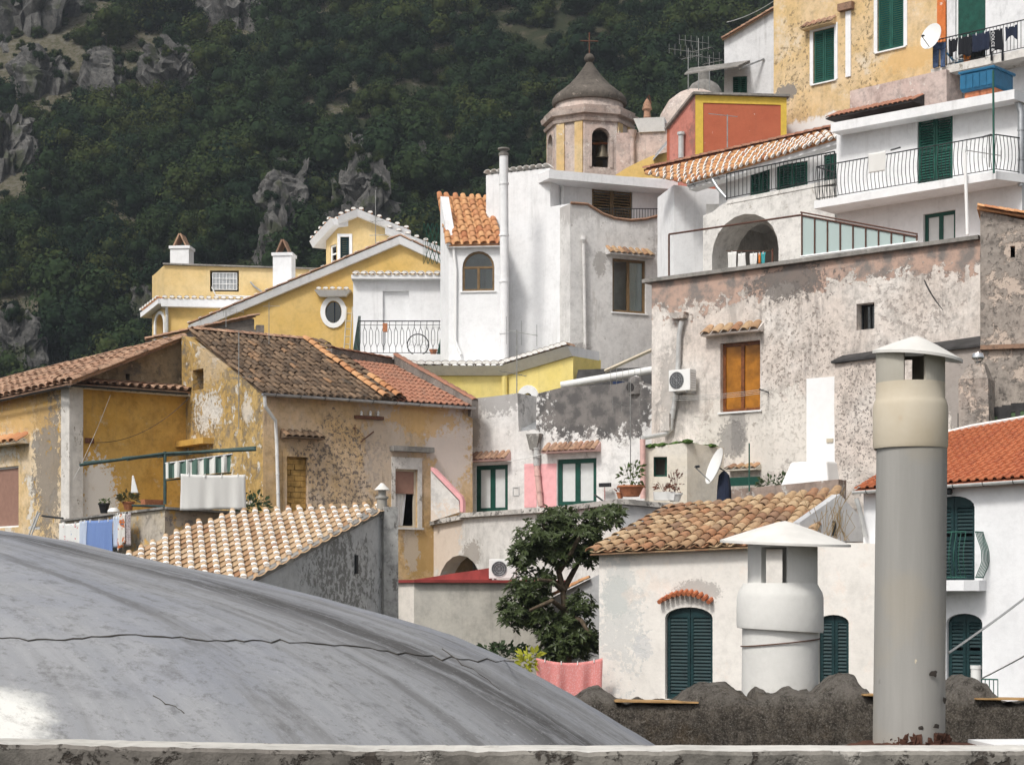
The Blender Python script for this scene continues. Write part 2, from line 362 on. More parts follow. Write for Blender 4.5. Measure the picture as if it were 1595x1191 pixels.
def domemat():
    t = NT('dome_cement'); p = t.pos()
    # bands of dirt running down the slope, elongated along the fall line (radial about the axis)
    c = DOME_C
    q = t.n('ShaderNodeVectorMath', operation='SUBTRACT'); t.l(p, q.inputs[0]); q.inputs[1].default_value = c
    sp = t.n('ShaderNodeSeparateXYZ'); t.l(q.outputs[0], sp.inputs[0])
    ang = t.math('ARCTAN2', sp.outputs[1], sp.outputs[0])
    ln = t.n('ShaderNodeVectorMath', operation='LENGTH'); t.l(q.outputs[0], ln.inputs[0])
    cb = t.n('ShaderNodeCombineXYZ'); t.l(t.math('MULTIPLY', ang, 8.0), cb.inputs[0]); t.l(t.math('MULTIPLY', ln.outputs['Value'], .16), cb.inputs[1])
    s1 = t.noise(cb.outputs[0], 1.0, 8, .62, .5); cb2 = t.n('ShaderNodeCombineXYZ'); t.l(t.math('MULTIPLY', ang, 30.0), cb2.inputs[0]); t.l(t.math('MULTIPLY', ln.outputs['Value'], .75), cb2.inputs[1])
    s2 = t.noise(cb2.outputs[0], 1.0, 10, .75, .6)
    big = t.noise(p, .45, 5, .6)
    col = t.mix(t.rng(s2, .30, .70), (.262, .268, .282), (.325, .327, .335))
    col = t.mix(t.rng(big, .44, .62, 0, .45), col, (.225, .24, .285))
    f = t.math('MULTIPLY', t.rng(s1, .47, .62), t.rng(s2, .40, .56))
    col = t.mix(t.math('MULTIPLY', f, .58), col, (.085, .082, .080))
    st = t.math('ADD', t.math('ABSOLUTE', t.math('SUBTRACT', ang, DOME_STAIN)), t.math('MULTIPLY', t.math('SUBTRACT', s1, .5), .30))
    col = t.mix(t.math('MULTIPLY', t.rng(st, .14, .0), t.rng(s2, .34, .54, 0, .9)), col, (.060, .057, .056))
    fs = t.noise(p, 9, 9, .8); col = t.mix(t.rng(fs, .50, .64, 0, .65), col, (.13, .13, .13)); col = t.mix(t.rng(t.noise(p, 28, 6, .75), .56, .70, 0, .5), col, (.40, .40, .40)); col = t.mix(t.rng(t.noise(p, 1.7, 8, .75), .55, .66, 0, .5), col, (.15, .15, .155))
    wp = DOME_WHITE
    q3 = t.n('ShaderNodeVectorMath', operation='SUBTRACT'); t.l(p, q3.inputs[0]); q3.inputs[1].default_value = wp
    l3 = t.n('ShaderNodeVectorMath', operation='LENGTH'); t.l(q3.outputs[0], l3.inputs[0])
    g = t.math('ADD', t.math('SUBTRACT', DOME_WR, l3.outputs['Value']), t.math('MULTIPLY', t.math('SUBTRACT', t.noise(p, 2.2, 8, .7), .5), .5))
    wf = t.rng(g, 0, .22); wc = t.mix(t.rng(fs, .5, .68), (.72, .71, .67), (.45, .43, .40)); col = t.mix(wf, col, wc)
    hh = t.math('ADD', t.math('MULTIPLY', fs, .35), t.math('MULTIPLY', wf, .5))
    t.fin(col, .9, hh, .6, .03)
def stonewallmat():
    t = NT('rough_render'); p = t.pos(); v = t.n('ShaderNodeTexVoronoi'); t.l(p, v.inputs['Vector']); v.inputs['Scale'].default_value = 26
    n1 = t.noise(p, 6, 9, .8, .3); n2 = t.noise(p, 1.6, 6, .65); n3 = t.noise(p, 60, 6, .85)
    col = t.mix(t.rng(n1, .35, .65), (.055, .047, .038), (.20, .170, .138))
    col = t.mix(t.rng(n2, .52, .66, 0, .6), col, (.14, .098, .056))
    col = t.mix(t.rng(n3, .53, .60, 0, .85), col, (.33, .30, .26))
    col = t.mix(t.rng(n3, .47, .41, 0, .8), col, (.03, .026, .022))
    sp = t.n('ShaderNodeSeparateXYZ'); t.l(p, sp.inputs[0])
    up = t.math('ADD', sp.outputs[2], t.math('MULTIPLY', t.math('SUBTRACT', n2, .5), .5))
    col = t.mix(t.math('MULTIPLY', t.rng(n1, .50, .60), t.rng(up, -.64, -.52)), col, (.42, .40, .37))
    col = t.mix(t.math('MULTIPLY', t.rng(up, -.92, -.80, 0, .55), t.rng(n1, .36, .58)), col, (.29, .265, .235))  # wall top and mounds brightened in the colour, against their dark shading
    t.fin(col, .97, t.math('ADD', n1, t.math('MULTIPLY', n3, .7)), 1.0, .06)
stonewallmat()
def fluemat():
    t = NT('flue_cement'); p = t.pos(); st = t.noise(t.mapping(p, (7, 7, .5)), 2, 6, .65)
    col = t.mix(t.rng(st, .25, .75), (.272, .264, .246), (.322, .312, .292))
    col = t.mix(t.rng(t.noise(p, 2.2, 5), .48, .66, 0, .3), col, (.36, .31, .23))
    ch = t.noise(p, 9, 4, .5, .2); sp = t.n('ShaderNodeSeparateXYZ'); t.l(p, sp.inputs[0])
    low = t.rng(sp.outputs[2], -.25, -.5); f = t.math('MULTIPLY', t.rng(ch, .67, .685), low)
    col = t.mix(f, col, (.045, .035, .03))
    t.fin(col, .75, t.noise(p, 60, 4), .2, .004)
    t = NT('flue_neck'); p = t.pos(); t.fin(t.mix(t.rng(t.noise(p, 3, 6), .35, .65), (.37, .345, .29), (.43, .405, .35)), .8, t.noise(p, 60, 4), .2, .004)
    t = NT('flue_collar'); p = t.pos(); n1 = t.noise(p, 3, 6)
    col = t.mix(t.rng(n1, .35, .65), (.50, .43, .32), (.55, .49, .39))
    q = t.n('ShaderNodeVectorMath', operation='DISTANCE'); t.l(p, q.inputs[0]); q.inputs[1].default_value = P(1400, 650, 7.84)
    col = t.mix(t.rng(t.math('ADD', q.outputs['Value'], t.math('MULTIPLY', t.noise(p, 30, 5), .03)), .045, .015, 0, .6), col, (.36, .17, .05))
    t.fin(col, .75, t.noise(p, 60, 4), .2, .004)
fluemat()
# ------------------------------------------------------------------ building kit
def in_poly(x, y, poly):
    c = False; n = len(poly)
    for i in range(n):
        x1, y1 = poly[i]; x2, y2 = poly[i - 1]
        if (y1 > y) != (y2 > y) and x < (x2 - x1) * (y - y1) / (y2 - y1) + x1: c = not c
    return c
def loop_of(h):
    a0, a1, z0, z1, ar = h
    if not ar: return [(a0, z0), (a1, z0), (a1, z1), (a0, z1)]
    if ar == 'oval':
        return [((a0 + a1) / 2 + (a1 - a0) / 2 * math.cos(k * math.pi / 10), (z0 + z1) / 2 + (z1 - z0) / 2 * math.sin(k * math.pi / 10)) for k in range(20)]
    rise = (a1 - a0) / 2 * ar; n = 10
    return [(a0, z0), (a1, z0)] + [((a0 + a1) / 2 + (a1 - a0) / 2 * math.cos(math.pi * k / n), z1 - rise + rise * math.sin(math.pi * k / n)) for k in range(n + 1)]
def wall(name, parent, pl, poly, mat, holes=(), depth=4.0, reveal=.25, bottom=None, hollow=True):
    """a building block: front face on plane pl with openings and reveals, sides, top and back.
    poly: picture points of the outline of the front face, clockwise from the lower left; bottom: world z for points given as (px, None)"""
    pts = []
    for q in poly:
        if q[1] is None: pts.append((pl.sz(q[0], H)[0], bottom))
        else: pts.append(pl.sz(q[0], q[1]))
    rp = []                                                    # hand-plastered edges: never quite straight
    for i, q in enumerate(pts):
        q2 = pts[(i + 1) % len(pts)]; n_ = min(24, int(math.hypot(q2[0] - q[0], q2[1] - q[1]) / .45)); rp.append(q)
        for k in range(1, n_):
            a_, z_ = lerp(q[0], q2[0], k / n_), lerp(q[1], q2[1], k / n_); wv = Vector((a_ * 1.7, z_ * 1.7, pl.p0.x)); rp.append((a_ + .016 * noise.noise(wv), z_ + .016 * noise.noise(wv + Vector((9, 3, 1)))))
    pts = rp
    area = sum(pts[i - 1][0] * pts[i][1] - pts[i][0] * pts[i - 1][1] for i in range(len(pts)))
    if area < 0: pts.reverse()
    loops = [loop_of(h) for h in holes]
    co = []; ed = []
    for lp in [pts] + loops:
        o = len(co); co += [Vector(q) for q in lp]; ed += [(o + i, o + (i + 1) % len(lp)) for i in range(len(lp))]
    vo, eo, fo, *_ = geometry.delaunay_2d_cdt(co, ed, [], 1, 1e-5)
    mb = MB(); fs = []
    for f in fo:
        c = sum((vo[i] for i in f), Vector((0, 0))) / len(f)
        if in_poly(c.x, c.y, pts) and not any(in_poly(c.x, c.y, lp) for lp in loops): fs.append(tuple(f))
    mb.add([pl.w(q.x, q.y) for q in vo], fs)
    n = len(pts)
    mb.add([pl.w(*q) for q in pts] + [pl.w(q[0], q[1], -depth) for q in pts], [(i, n + i, n + (i + 1) % n, (i + 1) % n) for i in range(n)] + [tuple(range(2 * n - 1, n - 1, -1))])
    for lp in loops:
        k = len(lp); mb.add([pl.w(*q) for q in lp] + [pl.w(q[0], q[1], -reveal) for q in lp], [(i, (i + 1) % k, k + (i + 1) % k, k + i) for i in range(k)])
        if not hollow: mb.add([pl.w(q[0], q[1], -reveal) for q in lp], [tuple(range(k))])
    return mb.build(name, mat, parent)
def frame_ring(mb, pl, h, t, d0, d1, mi=0, bottom=True):
    """a frame of width t following the opening's outline"""
    a0, a1, z0, z1, ar = h
    if not ar:
        mb.pbox(pl, a0, a0 + t, z0, z1, d0, d1, mi); mb.pbox(pl, a1 - t, a1, z0, z1, d0, d1, mi)
        mb.pbox(pl, a0 + t, a1 - t, z1 - t, z1, d0, d1, mi)
        if bottom: mb.pbox(pl, a0 + t, a1 - t, z0, z0 + t, d0, d1, mi)
        return
    lo = loop_of(h)
    if ar == 'oval': li = loop_of((a0 + t, a1 - t, z0 + t, z1 - t, ar))
    else: li = loop_of((a0 + t, a1 - t, z0 + (t if bottom else 0), z1 - t, ar))
    k = len(lo); rg = range(k) if (bottom or ar == 'oval') else range(1, k)
    vs = [pl.w(*q, d1) for q in lo] + [pl.w(*q, d1) for q in li] + [pl.w(*q, d0) for q in lo] + [pl.w(*q, d0) for q in li]
    fs = []
    for i in rg:
        j = (i + 1) % k; fs += [(i, j, k + j, k + i), (2 * k + i, 3 * k + i, 3 * k + j, 2 * k + j), (k + i, k + j, 3 * k + j, 3 * k + i), (i, 2 * k + i, 2 * k + j, j)]
    mb.add(vs, fs, mi)
def clip_top(h, x):
    """height of an opening's top edge at position x"""
    a0, a1, z0, z1, ar = h
    if not ar or ar == 'oval': return z1
    u = (x - (a0 + a1) / 2) / ((a1 - a0) / 2); rise = (a1 - a0) / 2 * ar
    return z1 - rise + rise * math.sqrt(max(0, 1 - u * u))
def shutters(parent, pl, h, mat, inset=-.05, leaves=2, sill=True, name='window', pitch=.075, frame='white_paint', mid=False, open_slot=None):
    """louvred shutters: window (frame) > shutter (two), sill"""
    a0, a1, z0, z1, ar = h; mb = MB(); frame_ring(mb, pl, h, .04, inset - .09, inset - .03)
    w = mb.build(name, mat if frame is None else frame, parent)
    a0 += .012; a1 -= .012
    for i in range(leaves):
        b0 = lerp(a0, a1, i / leaves) + .006; b1 = lerp(a0, a1, (i + 1) / leaves) - .006; m = MB(); st = .065; hh = (a0, a1, z0, z1 - .012, ar)
        N = 5 if ar else 1
        for (x0, x1) in ((b0, b0 + st), (b1 - st, b1)):
            zt = min(clip_top(hh, x0), clip_top(hh, x1)); m.pbox(pl, x0, x1, z0 + .01, zt, inset - .035, inset)
        zmin = min(clip_top(hh, b0 + st), clip_top(hh, b1 - st))
        for k in range(N):      # head rail follows the arch
            x0, x1 = lerp(b0 + st, b1 - st, k / N), lerp(b0 + st, b1 - st, (k + 1) / N)
            zt0, zt1 = clip_top(hh, x0), clip_top(hh, x1)
            m.hexa([pl.w(x0, zmin - .09, inset), pl.w(x1, zmin - .09, inset), pl.w(x1, zmin - .09, inset - .035), pl.w(x0, zmin - .09, inset - .035),
                    pl.w(x0, zt0, inset), pl.w(x1, zt1, inset), pl.w(x1, zt1, inset - .035), pl.w(x0, zt0, inset - .035)])
        m.pbox(pl, b0 + st, b1 - st, z0 + .01, z0 + .11, inset - .035, inset)
        zm = (z0 + z1) / 2 - .05
        if mid: m.pbox(pl, b0 + st, b1 - st, zm, zm + .08, inset - .035, inset)
        z = z0 + .13
        while z < zmin - .10:
            if not (mid and zm - .03 < z < zm + .08):
                m.hexa([pl.w(b0 + st, z, inset - .004), pl.w(b1 - st, z, inset - .004), pl.w(b1 - st, z + .012, inset - .004), pl.w(b0 + st, z + .012, inset - .004),
                        pl.w(b0 + st, z + .05, inset - .035), pl.w(b1 - st, z + .05, inset - .035), pl.w(b1 - st, z + .062, inset - .035), pl.w(b0 + st, z + .062, inset - .035)])
            z += pitch
        m.build('shutter', mat, w)
    if sill:
        s_ = MB(); s_.pbox(pl, a0 - .1, a1 + .1, z0 - .05, z0 - .004, -.14, .07); s_.build('sill', 'white_paint', w)
    return w
def casement(parent, pl, h, fmat, nx=2, transom=None, inset=-.10, curtain=None, glass='glass', sill='white_paint', name='window', t=.06, cdepth=.10, ccover=1.0):
    """glazed window: window (frame) > pane (each), curtain, sill"""
    a0, a1, z0, z1, ar = h; mb = MB(); frame_ring(mb, pl, h, t, inset - .07, inset)
    zt = z1 - ((a1 - a0) / 2 * ar if ar and ar != 'oval' else 0)
    for i in range(1, nx):
        x = lerp(a0, a1, i / nx); mb.pbox(pl, x - t * .6, x + t * .6, z0 + t, (zt if ar else z1 - t), inset - .065, inset + .004)
    if ar and ar != 'oval': mb.pbox(pl, a0 + t, a1 - t, zt - t * .5, zt + t * .5, inset - .065, inset + .002)
    if transom: z = lerp(z0, z1, transom); mb.pbox(pl, a0 + t, a1 - t, z - t * .4, z + t * .4, inset - .06, inset - .002)
    w = mb.build(name, fmat, parent)
    for i in range(nx):
        x0, x1 = lerp(a0, a1, i / nx) + t * .5, lerp(a0, a1, (i + 1) / nx) - t * .5
        g = MB(); g.pbox(pl, x0, x1, z0 + t * .5, (zt if ar else z1 - t * .5), inset - .045, inset - .038); g.build('pane', glass, w)
    if ar and ar != 'oval':
        lp = loop_of((a0 + t * .5, a1 - t * .5, zt, z1 - t * .5, ar))
        g = MB(); g.prism([pl.w(*q, inset - .045) for q in lp], pl.n * .006); g.build('pane', glass, w)
    if curtain:
        for i in range(nx):
            if curtain[i] == '-': continue
            x0, x1 = lerp(a0, a1, i / nx) + t * .3, lerp(a0, a1, (i + 1) / nx) - t * .3
            x1 = lerp(x0, x1, ccover); c = MB(); n = 12; zc = zt if ar else z1 - t
            top = [pl.w(lerp(x0, x1, k / n), zc, inset - cdepth - .015 + .015 * math.sin(k * 2.4)) for k in range(n + 1)]
            bot = [Vector((q.x, q.y, z0 + .02)) for q in top]
            c.add(top + bot, [(k, k + 1, n + 2 + k, n + 1 + k) for k in range(n)]); c.build('curtain', 'curtain', w)
    if sill:
        s_ = MB(); s_.pbox(pl, a0 - .06, a1 + .06, z0 - .05, z0 - .004, -.12, .05); s_.build('sill', sill, w)
    return w
def roller(parent, pl, h, mat, frac=1.0, inset=-.12, name='window', frame='white_paint'):
    """roller blind let down over frac of the opening"""
    a0, a1, z0, z1, ar = h; mb = MB(); frame_ring(mb, pl, h, .05, inset - .08, inset + .03); w = mb.build(name, frame, parent)
    b = MB(); z = z1 - .05; zb = lerp(z1, z0, frac)
    while z > zb + .04:
        b.pbox(pl, a0 + .05, a1 - .05, z - .046, z - .006, inset - .02, inset); b.pbox(pl, a0 + .05, a1 - .05, z - .006, z, inset - .02, inset - .008); z -= .046
    b.build('roller_blind', mat, w)
    return w
def tile_mesh(w, l, name, mats, flat=.75, thick=.016, seg=5, taper=.8, mortar=False):
    """one half-round roof tile, lower end at y=0, upper at y=l, crest along +z"""
    mb = MB(); r = w / 2; vs = []
    for (y, k, dz) in ((0, 1.0, .018), (l, taper, .0)):
        for rr in (r * k, r * k - thick):
            for j in range(seg + 1):
                a = math.pi * j / seg; vs.append((math.cos(a) * rr, y, math.sin(a) * rr * flat + dz))
    s = seg + 1; fs = []
    for j in range(seg):
        fs += [(j, j + 1, 2 * s + j + 1, 2 * s + j), (s + j + 1, s + j, 3 * s + j, 3 * s + j + 1), (j + 1, j, s + j, s + j + 1)]
    mb.add(vs, fs, 0)
    if mortar:      # a dab of lime mortar closing the lower end and smeared over the crest
        k = .93
        mv = [(math.cos(math.pi * j / seg) * r * k, -.012, math.sin(math.pi * j / seg) * r * k * flat + .018) for j in range(seg + 1)] + [(0, -.012, 0)]
        mb.add(mv, [(i + 1, i, seg + 1) for i in range(seg)], 1)
        m1 = [(math.cos(math.pi * j / seg) * r * 1.05, -.012, math.sin(math.pi * j / seg) * r * 1.06 * flat + .020) for j in range(1, seg)]
        m2 = [(math.cos(math.pi * j / seg) * r * 1.02, mortar, math.sin(math.pi * j / seg) * r * 1.03 * flat + .020) for j in range(1, seg)]
        n = len(m1); mb.add(m1 + m2, [(i, i + 1, n + i + 1, n + i) for i in range(n - 1)], 1)
    me = bpy.data.meshes.new(name); me.from_pydata([tuple(v) for v in mb.v], [], mb.f)
    for m in mats: me.materials.append(M[m])
    me.polygons.foreach_set('material_index', mb.m); me.polygons.foreach_set('use_smooth', [i % 3 != 2 for i in range(len(mb.f))]); me.update()
    return me
def flat_tile_mesh(w, l, name, mat):
    """interlocking tile: flat pan with a rolled rib, 20 mm thick"""
    prof = [(-.5, .0), (-.18, .0), (-.05, .035), (.10, .045), (.24, .035), (.34, .0), (.5, .0)]
    top0 = [(x * w, 0, z + .034) for x, z in prof]; top1 = [(x * w, l, z + .006) for x, z in prof]; bot = [(x * w, 0, z + .004) for x, z in prof]
    n = len(prof); fs = []
    for i in range(n - 1): fs += [(i, i + 1, n + i + 1, n + i), (2 * n + i, 2 * n + i + 1, i + 1, i)]
    me = bpy.data.meshes.new(name); me.from_pydata(top0 + top1 + bot, [], fs); me.materials.append(M[mat]); me.update(); return me
def place(name, me, parent, mtx):
    o = bpy.data.objects.new(name, me); COL.objects.link(o); o.parent = parent; m = mtx.copy(); m.translation = mtx.translation - origin(parent); o.matrix_basis = m
    return o
def tile_field(roof, frames, me, limit=300, jit=.5):
    """frames: list of (pos, x, y, z); the first `limit` become tile objects, the rest one joined part"""
    rest = []
    for i, (p, x, y, z) in enumerate(frames):
        a = random.gauss(0, .025) * jit; b = random.gauss(0, .018) * jit
        R = mat3(x, y, z, p + z * random.uniform(0, .012) * jit + y * random.gauss(0, .014) * jit) @ Matrix.Rotation(a, 4, 'Z') @ Matrix.Rotation(b, 4, 'Y')
        if i < limit: place('tile', me, roof, R)
        else: rest.append(R)
    if rest:
        bm = bmesh.new()
        for R in rest:
            k = len(bm.verts); bm.from_mesh(me); bm.verts.ensure_lookup_table()
            for v in bm.verts[k:]: v.co = R @ v.co - origin(roof)
        m2 = bpy.data.meshes.new('tile_remainder'); bm.to_mesh(m2); bm.free()
        for m in me.materials: m2.materials.append(m)
        o = bpy.data.objects.new('tile_remainder', m2); COL.objects.link(o); o.parent = roof; o['kind'] = 'stuff'; ORG[o.name] = origin(roof)
def tile_roof(parent, BL, BR, TR, TL, ncol, nrow, mats, w=None, thick=.10, base='tile_mixed', keep=None, cover=1.0, flat=False, mortar=False, name='roof', jit=1.0, label=None, overlap=1.25, tmesh=None):
    """roof > tile: sheet of channel tiles with every cover tile on top; corners eave-left, eave-right, ridge-right, ridge-left"""
    def q(a, b): return BL.lerp(BR, a).lerp(TL.lerp(TR, a), b)
    nrm = (BR - BL).cross(TL - BL).normalized()
    if nrm.z < 0: nrm = -nrm
    cw = ((BR - BL).length + (TR - TL).length) / 2 / ncol; rl = ((TL - BL).length + (TR - BR).length) / 2 / nrow
    mb = MB()
    if not keep:
        g = lambda i, j, d: q(i / ncol, j / nrow) - nrm * d
        for i in range(ncol):
            for j in range(nrow):
                mb.add([g(i, j, .035), g(i + 1, j, .035), g(i + 1, j + 1, .035), g(i, j + 1, .035)], [(0, 1, 2, 3)]); mb.add([g(i, j, thick), g(i + 1, j, thick), g(i + 1, j + 1, thick), g(i, j + 1, thick)], [(3, 2, 1, 0)])
        for (e, n_) in (((lambda k: (k, 0)), ncol), ((lambda k: (k, nrow)), ncol), ((lambda k: (0, k)), nrow), ((lambda k: (ncol, k)), nrow)):
            for k in range(n_): mb.add([g(*e(k), .035), g(*e(k + 1), .035), g(*e(k + 1), thick), g(*e(k), thick)], [(0, 1, 2, 3)])
    if not flat:
        for i in range(ncol):           # concave channel tiles, stepped at every course
            for j in range(nrow):
                if keep and not keep(q((i + .5) / ncol, (j + .5) / nrow)): continue
                a0, a1, b0, b1 = (i + .0) / ncol, (i + 1.0) / ncol, j / nrow, (j + 1) / nrow
                vs = []
                for b, dz in ((b0, .02), (b1, 0.0)):
                    for k in range(4):
                        vs.append(q(lerp(a0, a1, k / 3), b) + nrm * (dz + (-.02 if k in (1, 2) else .012)))
                mb.add(vs, [(k, k + 1, 5 + k, 4 + k) for k in range(3)])
    roof = mb.build(name, base, parent)
    if label: roof['label'] = label
    if tmesh: me = tmesh
    elif flat: me = flat_tile_mesh(cw * 1.0, rl * 1.06, 'roof_tile', mats[0])
    else: me = tile_mesh(w or cw * .74, rl * overlap, 'roof_tile', mats, mortar=mortar)
    fr = []
    for j in range(nrow):
        for i in range(ncol if flat else ncol + 1):
            a = (i + .5) / ncol if flat else i / ncol
            p = q(a, j / nrow)
            if keep and not keep(q(min(max(a, 0), 1), (j + .35) / nrow)): continue
            y = (q(a, min(1, j / nrow + .05)) - q(a, j / nrow)).normalized()
            x = y.cross(nrm).normalized(); z = x.cross(y).normalized()
            fr.append((p, x, y, z))
    tile_field(roof, fr, me, jit=jit)
    return roof
def tile_line(parent, A, B, n, me, out=None, up=Vector((0, 0, 1)), along=False, name='tile'):
    """a row of tiles from A to B: lying along the line (along) or pointing out over the edge"""
    d = (B - A).normalized()
    for i in range(n):
        p = A.lerp(B, (i if along else i + .5) / n)
        if along: y = d; x = y.cross(up).normalized(); z = x.cross(y)
        else:
            y = -out.normalized(); x = y.cross(up).normalized(); z = x.cross(y)
        place(name, me, parent, mat3(x, y, z, p + z * random.uniform(0, .008)) @ Matrix.Rotation(random.gauss(0, .04), 4, 'Z'))
def cloth(name, label, cat, pl, x0, y0, x1, y1, mat, amp=.05, waves=4, sag=.03, out=0.0, hem=0.0, seed=0, group=None, pegs=2, nx=26, nz=12):
    """a hung cloth with folds that open downwards, 4 mm thick, with its pegs as parts"""
    a0, a1, z0, z1, _ = pl.r(x0, y0, x1, y1); rnd = random.Random(seed); ph = rnd.random() * 6; ph2 = rnd.random() * 6
    vs = []
    for j in range(nz + 1):
        v = j / nz
        for i in range(nx + 1):
            u = i / nx; a = lerp(a0, a1, u) + .02 * math.sin(v * 4 + ph) * (u - .5); zt = z1 - sag * 4 * u * (1 - u)
            zb = z0 + hem * math.sin(u * 5 + ph2) + rnd.uniform(-.004, .004)
            d = amp * (.25 + .75 * v) * (math.sin(u * waves * 6.28 + ph + .6 * v) * .6 + .4 * math.sin(u * waves * 11 + ph2))
            vs.append(pl.w(a, lerp(zt, zb, v), out + d))
    w = nx + 1; k = len(vs); mb = MB(); fs = [(j * w + i, j * w + i + 1, (j + 1) * w + i + 1, (j + 1) * w + i) for j in range(nz) for i in range(nx)]
    back = [q - pl.n * .004 for q in vs]; fb = [tuple(k + i for i in reversed(f)) for f in fs]
    edge = [j * w for j in range(nz + 1)]; rim = list(range(w)) + [j * w + nx for j in range(1, nz + 1)] + [nz * w + i for i in range(nx - 1, -1, -1)] + [j * w for j in range(nz - 1, 0, -1)]
    fr = [(rim[i], k + rim[i], k + rim[(i + 1) % len(rim)], rim[(i + 1) % len(rim)]) for i in range(len(rim))]
    mb.add(vs + back, fs + fb + fr); o = mb.build(name, mat, None, smooth='all'); tag(o, label, cat, group)
    for i in range(pegs):
        a = lerp(a0, a1, (i + .5) / pegs); m = MB(); z = z1 - sag * 4 * ((i + .5) / pegs) * (1 - (i + .5) / pegs)
        m.pbox(pl, a - .01, a + .01, z - .05, z + .035, out - .015, out + .02); m.build('clothes_peg', 'white_plastic', o)
    return o
def railing(parent, A, B, h, mat, n, r=.008, top=.014, mid=None, belly=0.0, nrm=None, name='railing', posts=False, pattern=None, hand=None):
    """railing (rails) > baluster (each). A, B: world points at the foot"""
    up = Vector((0, 0, h)); mb = MB(); mb.tube([A + up, B + up], top, 6); mb.tube([A + Vector((0, 0, .06)), B + Vector((0, 0, .06))], r * 1.3, 5)
    if mid: mb.tube([A + up * mid, B + up * mid], r, 5)
    if posts: mb.tube([A, A + up], top, 6); mb.tube([B, B + up], top, 6)
    if hand: mb.tube([A + up + hand, B + up + hand], top * .9, 5)
    rl = mb.build(name, mat, parent)
    d = (B - A); nrm = nrm or Vector((0, 0, 0)); prev = None
    pth = [Vector((0, 0, .05))]
    if belly:
        for k in range(1, 10):
            v = k / 10; pth.append(Vector((0, 0, h * v)) + nrm * belly * (math.sin(v * math.pi) ** 2 * (1.3 - v) + .25 * math.sin(v * 2 * math.pi) * (-1 if v > .5 else 0)))
    elif pattern == 'loop':
        w = d.length / n * .5; dd = d.normalized()
        pth = [Vector((0, 0, .05)), Vector((0, 0, h * .22)) - dd * w * .1, Vector((0, 0, h * .35)) - dd * w * .55, Vector((0, 0, h * .68)) - dd * w * .55, Vector((0, 0, h * .82)) - dd * w * .1]
    pth.append(Vector((0, 0, h)))
    m = MB(); m.tube(pth, r, 5, caps=False)
    if pattern == 'loop': m.tube([pth[1], pth[2] + dd * w * 1.1, pth[3] + dd * w * 1.1, pth[4]], r, 5, caps=False)
    me = None
    for i in range(n + 1):
        p = A + d * (i / n)
        if me is None:
            o = m.build('baluster', mat, rl); me = o.data
            for v in me.vertices: v.co = v.co + origin(rl)      # baluster mesh is local
            o.location = p - origin(rl)
        else:
            o = bpy.data.objects.new('baluster', me); COL.objects.link(o); o.parent = rl; o.location = p - origin(rl)
    return rl
def ac_unit(label, pl, x0, y0, x1, y1, d=.3, side='left', out=.1, feet=True, group=None):
    a0, a1, z0, z1, _ = pl.r(x0, y0, x1, y1); t = thing('air_conditioner', label, 'air conditioner', pl.w((a0 + a1) / 2, z0, out))
    mb = MB(); mb.pbox(pl, a0, a1, z0, z1, out, out + d); mb.build('casing', 'white_plastic', t, bevel=.012)
    cx = lerp(a0, a1, .38 if side == 'left' else .62); r = min(a1 - a0, z1 - z0) * .40; cz = (z0 + z1) / 2
    g = MB(); n = 24
    ring = [(cx + r * math.cos(2 * math.pi * k / n), cz + r * math.sin(2 * math.pi * k / n)) for k in range(n)]
    g.prism([pl.w(*q, out + d + .002) for q in ring], pl.n * .006); f = g.build('fan_opening', 'fan_dark', t)
    b = MB()
    for rr in (.98, .72, .46): b.tube([pl.w(cx + r * rr * math.cos(2 * math.pi * k / n), cz + r * rr * math.sin(2 * math.pi * k / n), out + d + .014) for k in range(n + 1)], .005, 4, caps=False)
    for k in range(8): b.tube([pl.w(cx, cz, out + d + .014), pl.w(cx + r * math.cos(k * math.pi / 4), cz + r * math.sin(k * math.pi / 4), out + d + .014)], .004, 4)
    b.build('fan_grille', 'zinc', t)
    s_ = MB()
    for k in range(7): s_.pbox(pl, a1 - .002, a1 + .006, lerp(z0, z1, .12 + k * .11), lerp(z0, z1, .12 + k * .11) + .02, out + .04, out + d - .04)
    s_.build('side_grille', 'pvc_grey', t)
    br = MB()
    for k in (.2, .8): br.pbox(pl, lerp(a0, a1, k) - .015, lerp(a0, a1, k) + .015, z0 - .05, z0 - .002, -.02, out + d - .05)
    br.build('bracket', 'zinc', t); return t
def leaves(mb, c, n, rad, size, seed=0, up=.4, mi=0, squash=1.0):
    rnd = random.Random(seed)
    for i in range(n):
        d = Vector((rnd.gauss(0, 1), rnd.gauss(0, 1), rnd.gauss(0, 1) * squash)); d = d.normalized() * rad * rnd.random() ** .4 if d.length else d
        d.z *= squash; p = Vector(c) + d; ax = (d.normalized() + Vector((rnd.gauss(0, .5), rnd.gauss(0, .5), up + rnd.gauss(0, .4)))).normalized()
        sd_ = ax.cross(Vector((rnd.gauss(0, 1), rnd.gauss(0, 1), rnd.gauss(0, 1)))).normalized(); s_ = size * rnd.uniform(.6, 1.3)
        mb.add([p, p + ax * s_ * .45 + sd_ * s_ * .22, p + ax * s_ - Vector((0, 0, s_ * .15)), p + ax * s_ * .45 - sd_ * s_ * .22], [(0, 1, 2, 3)], mi)
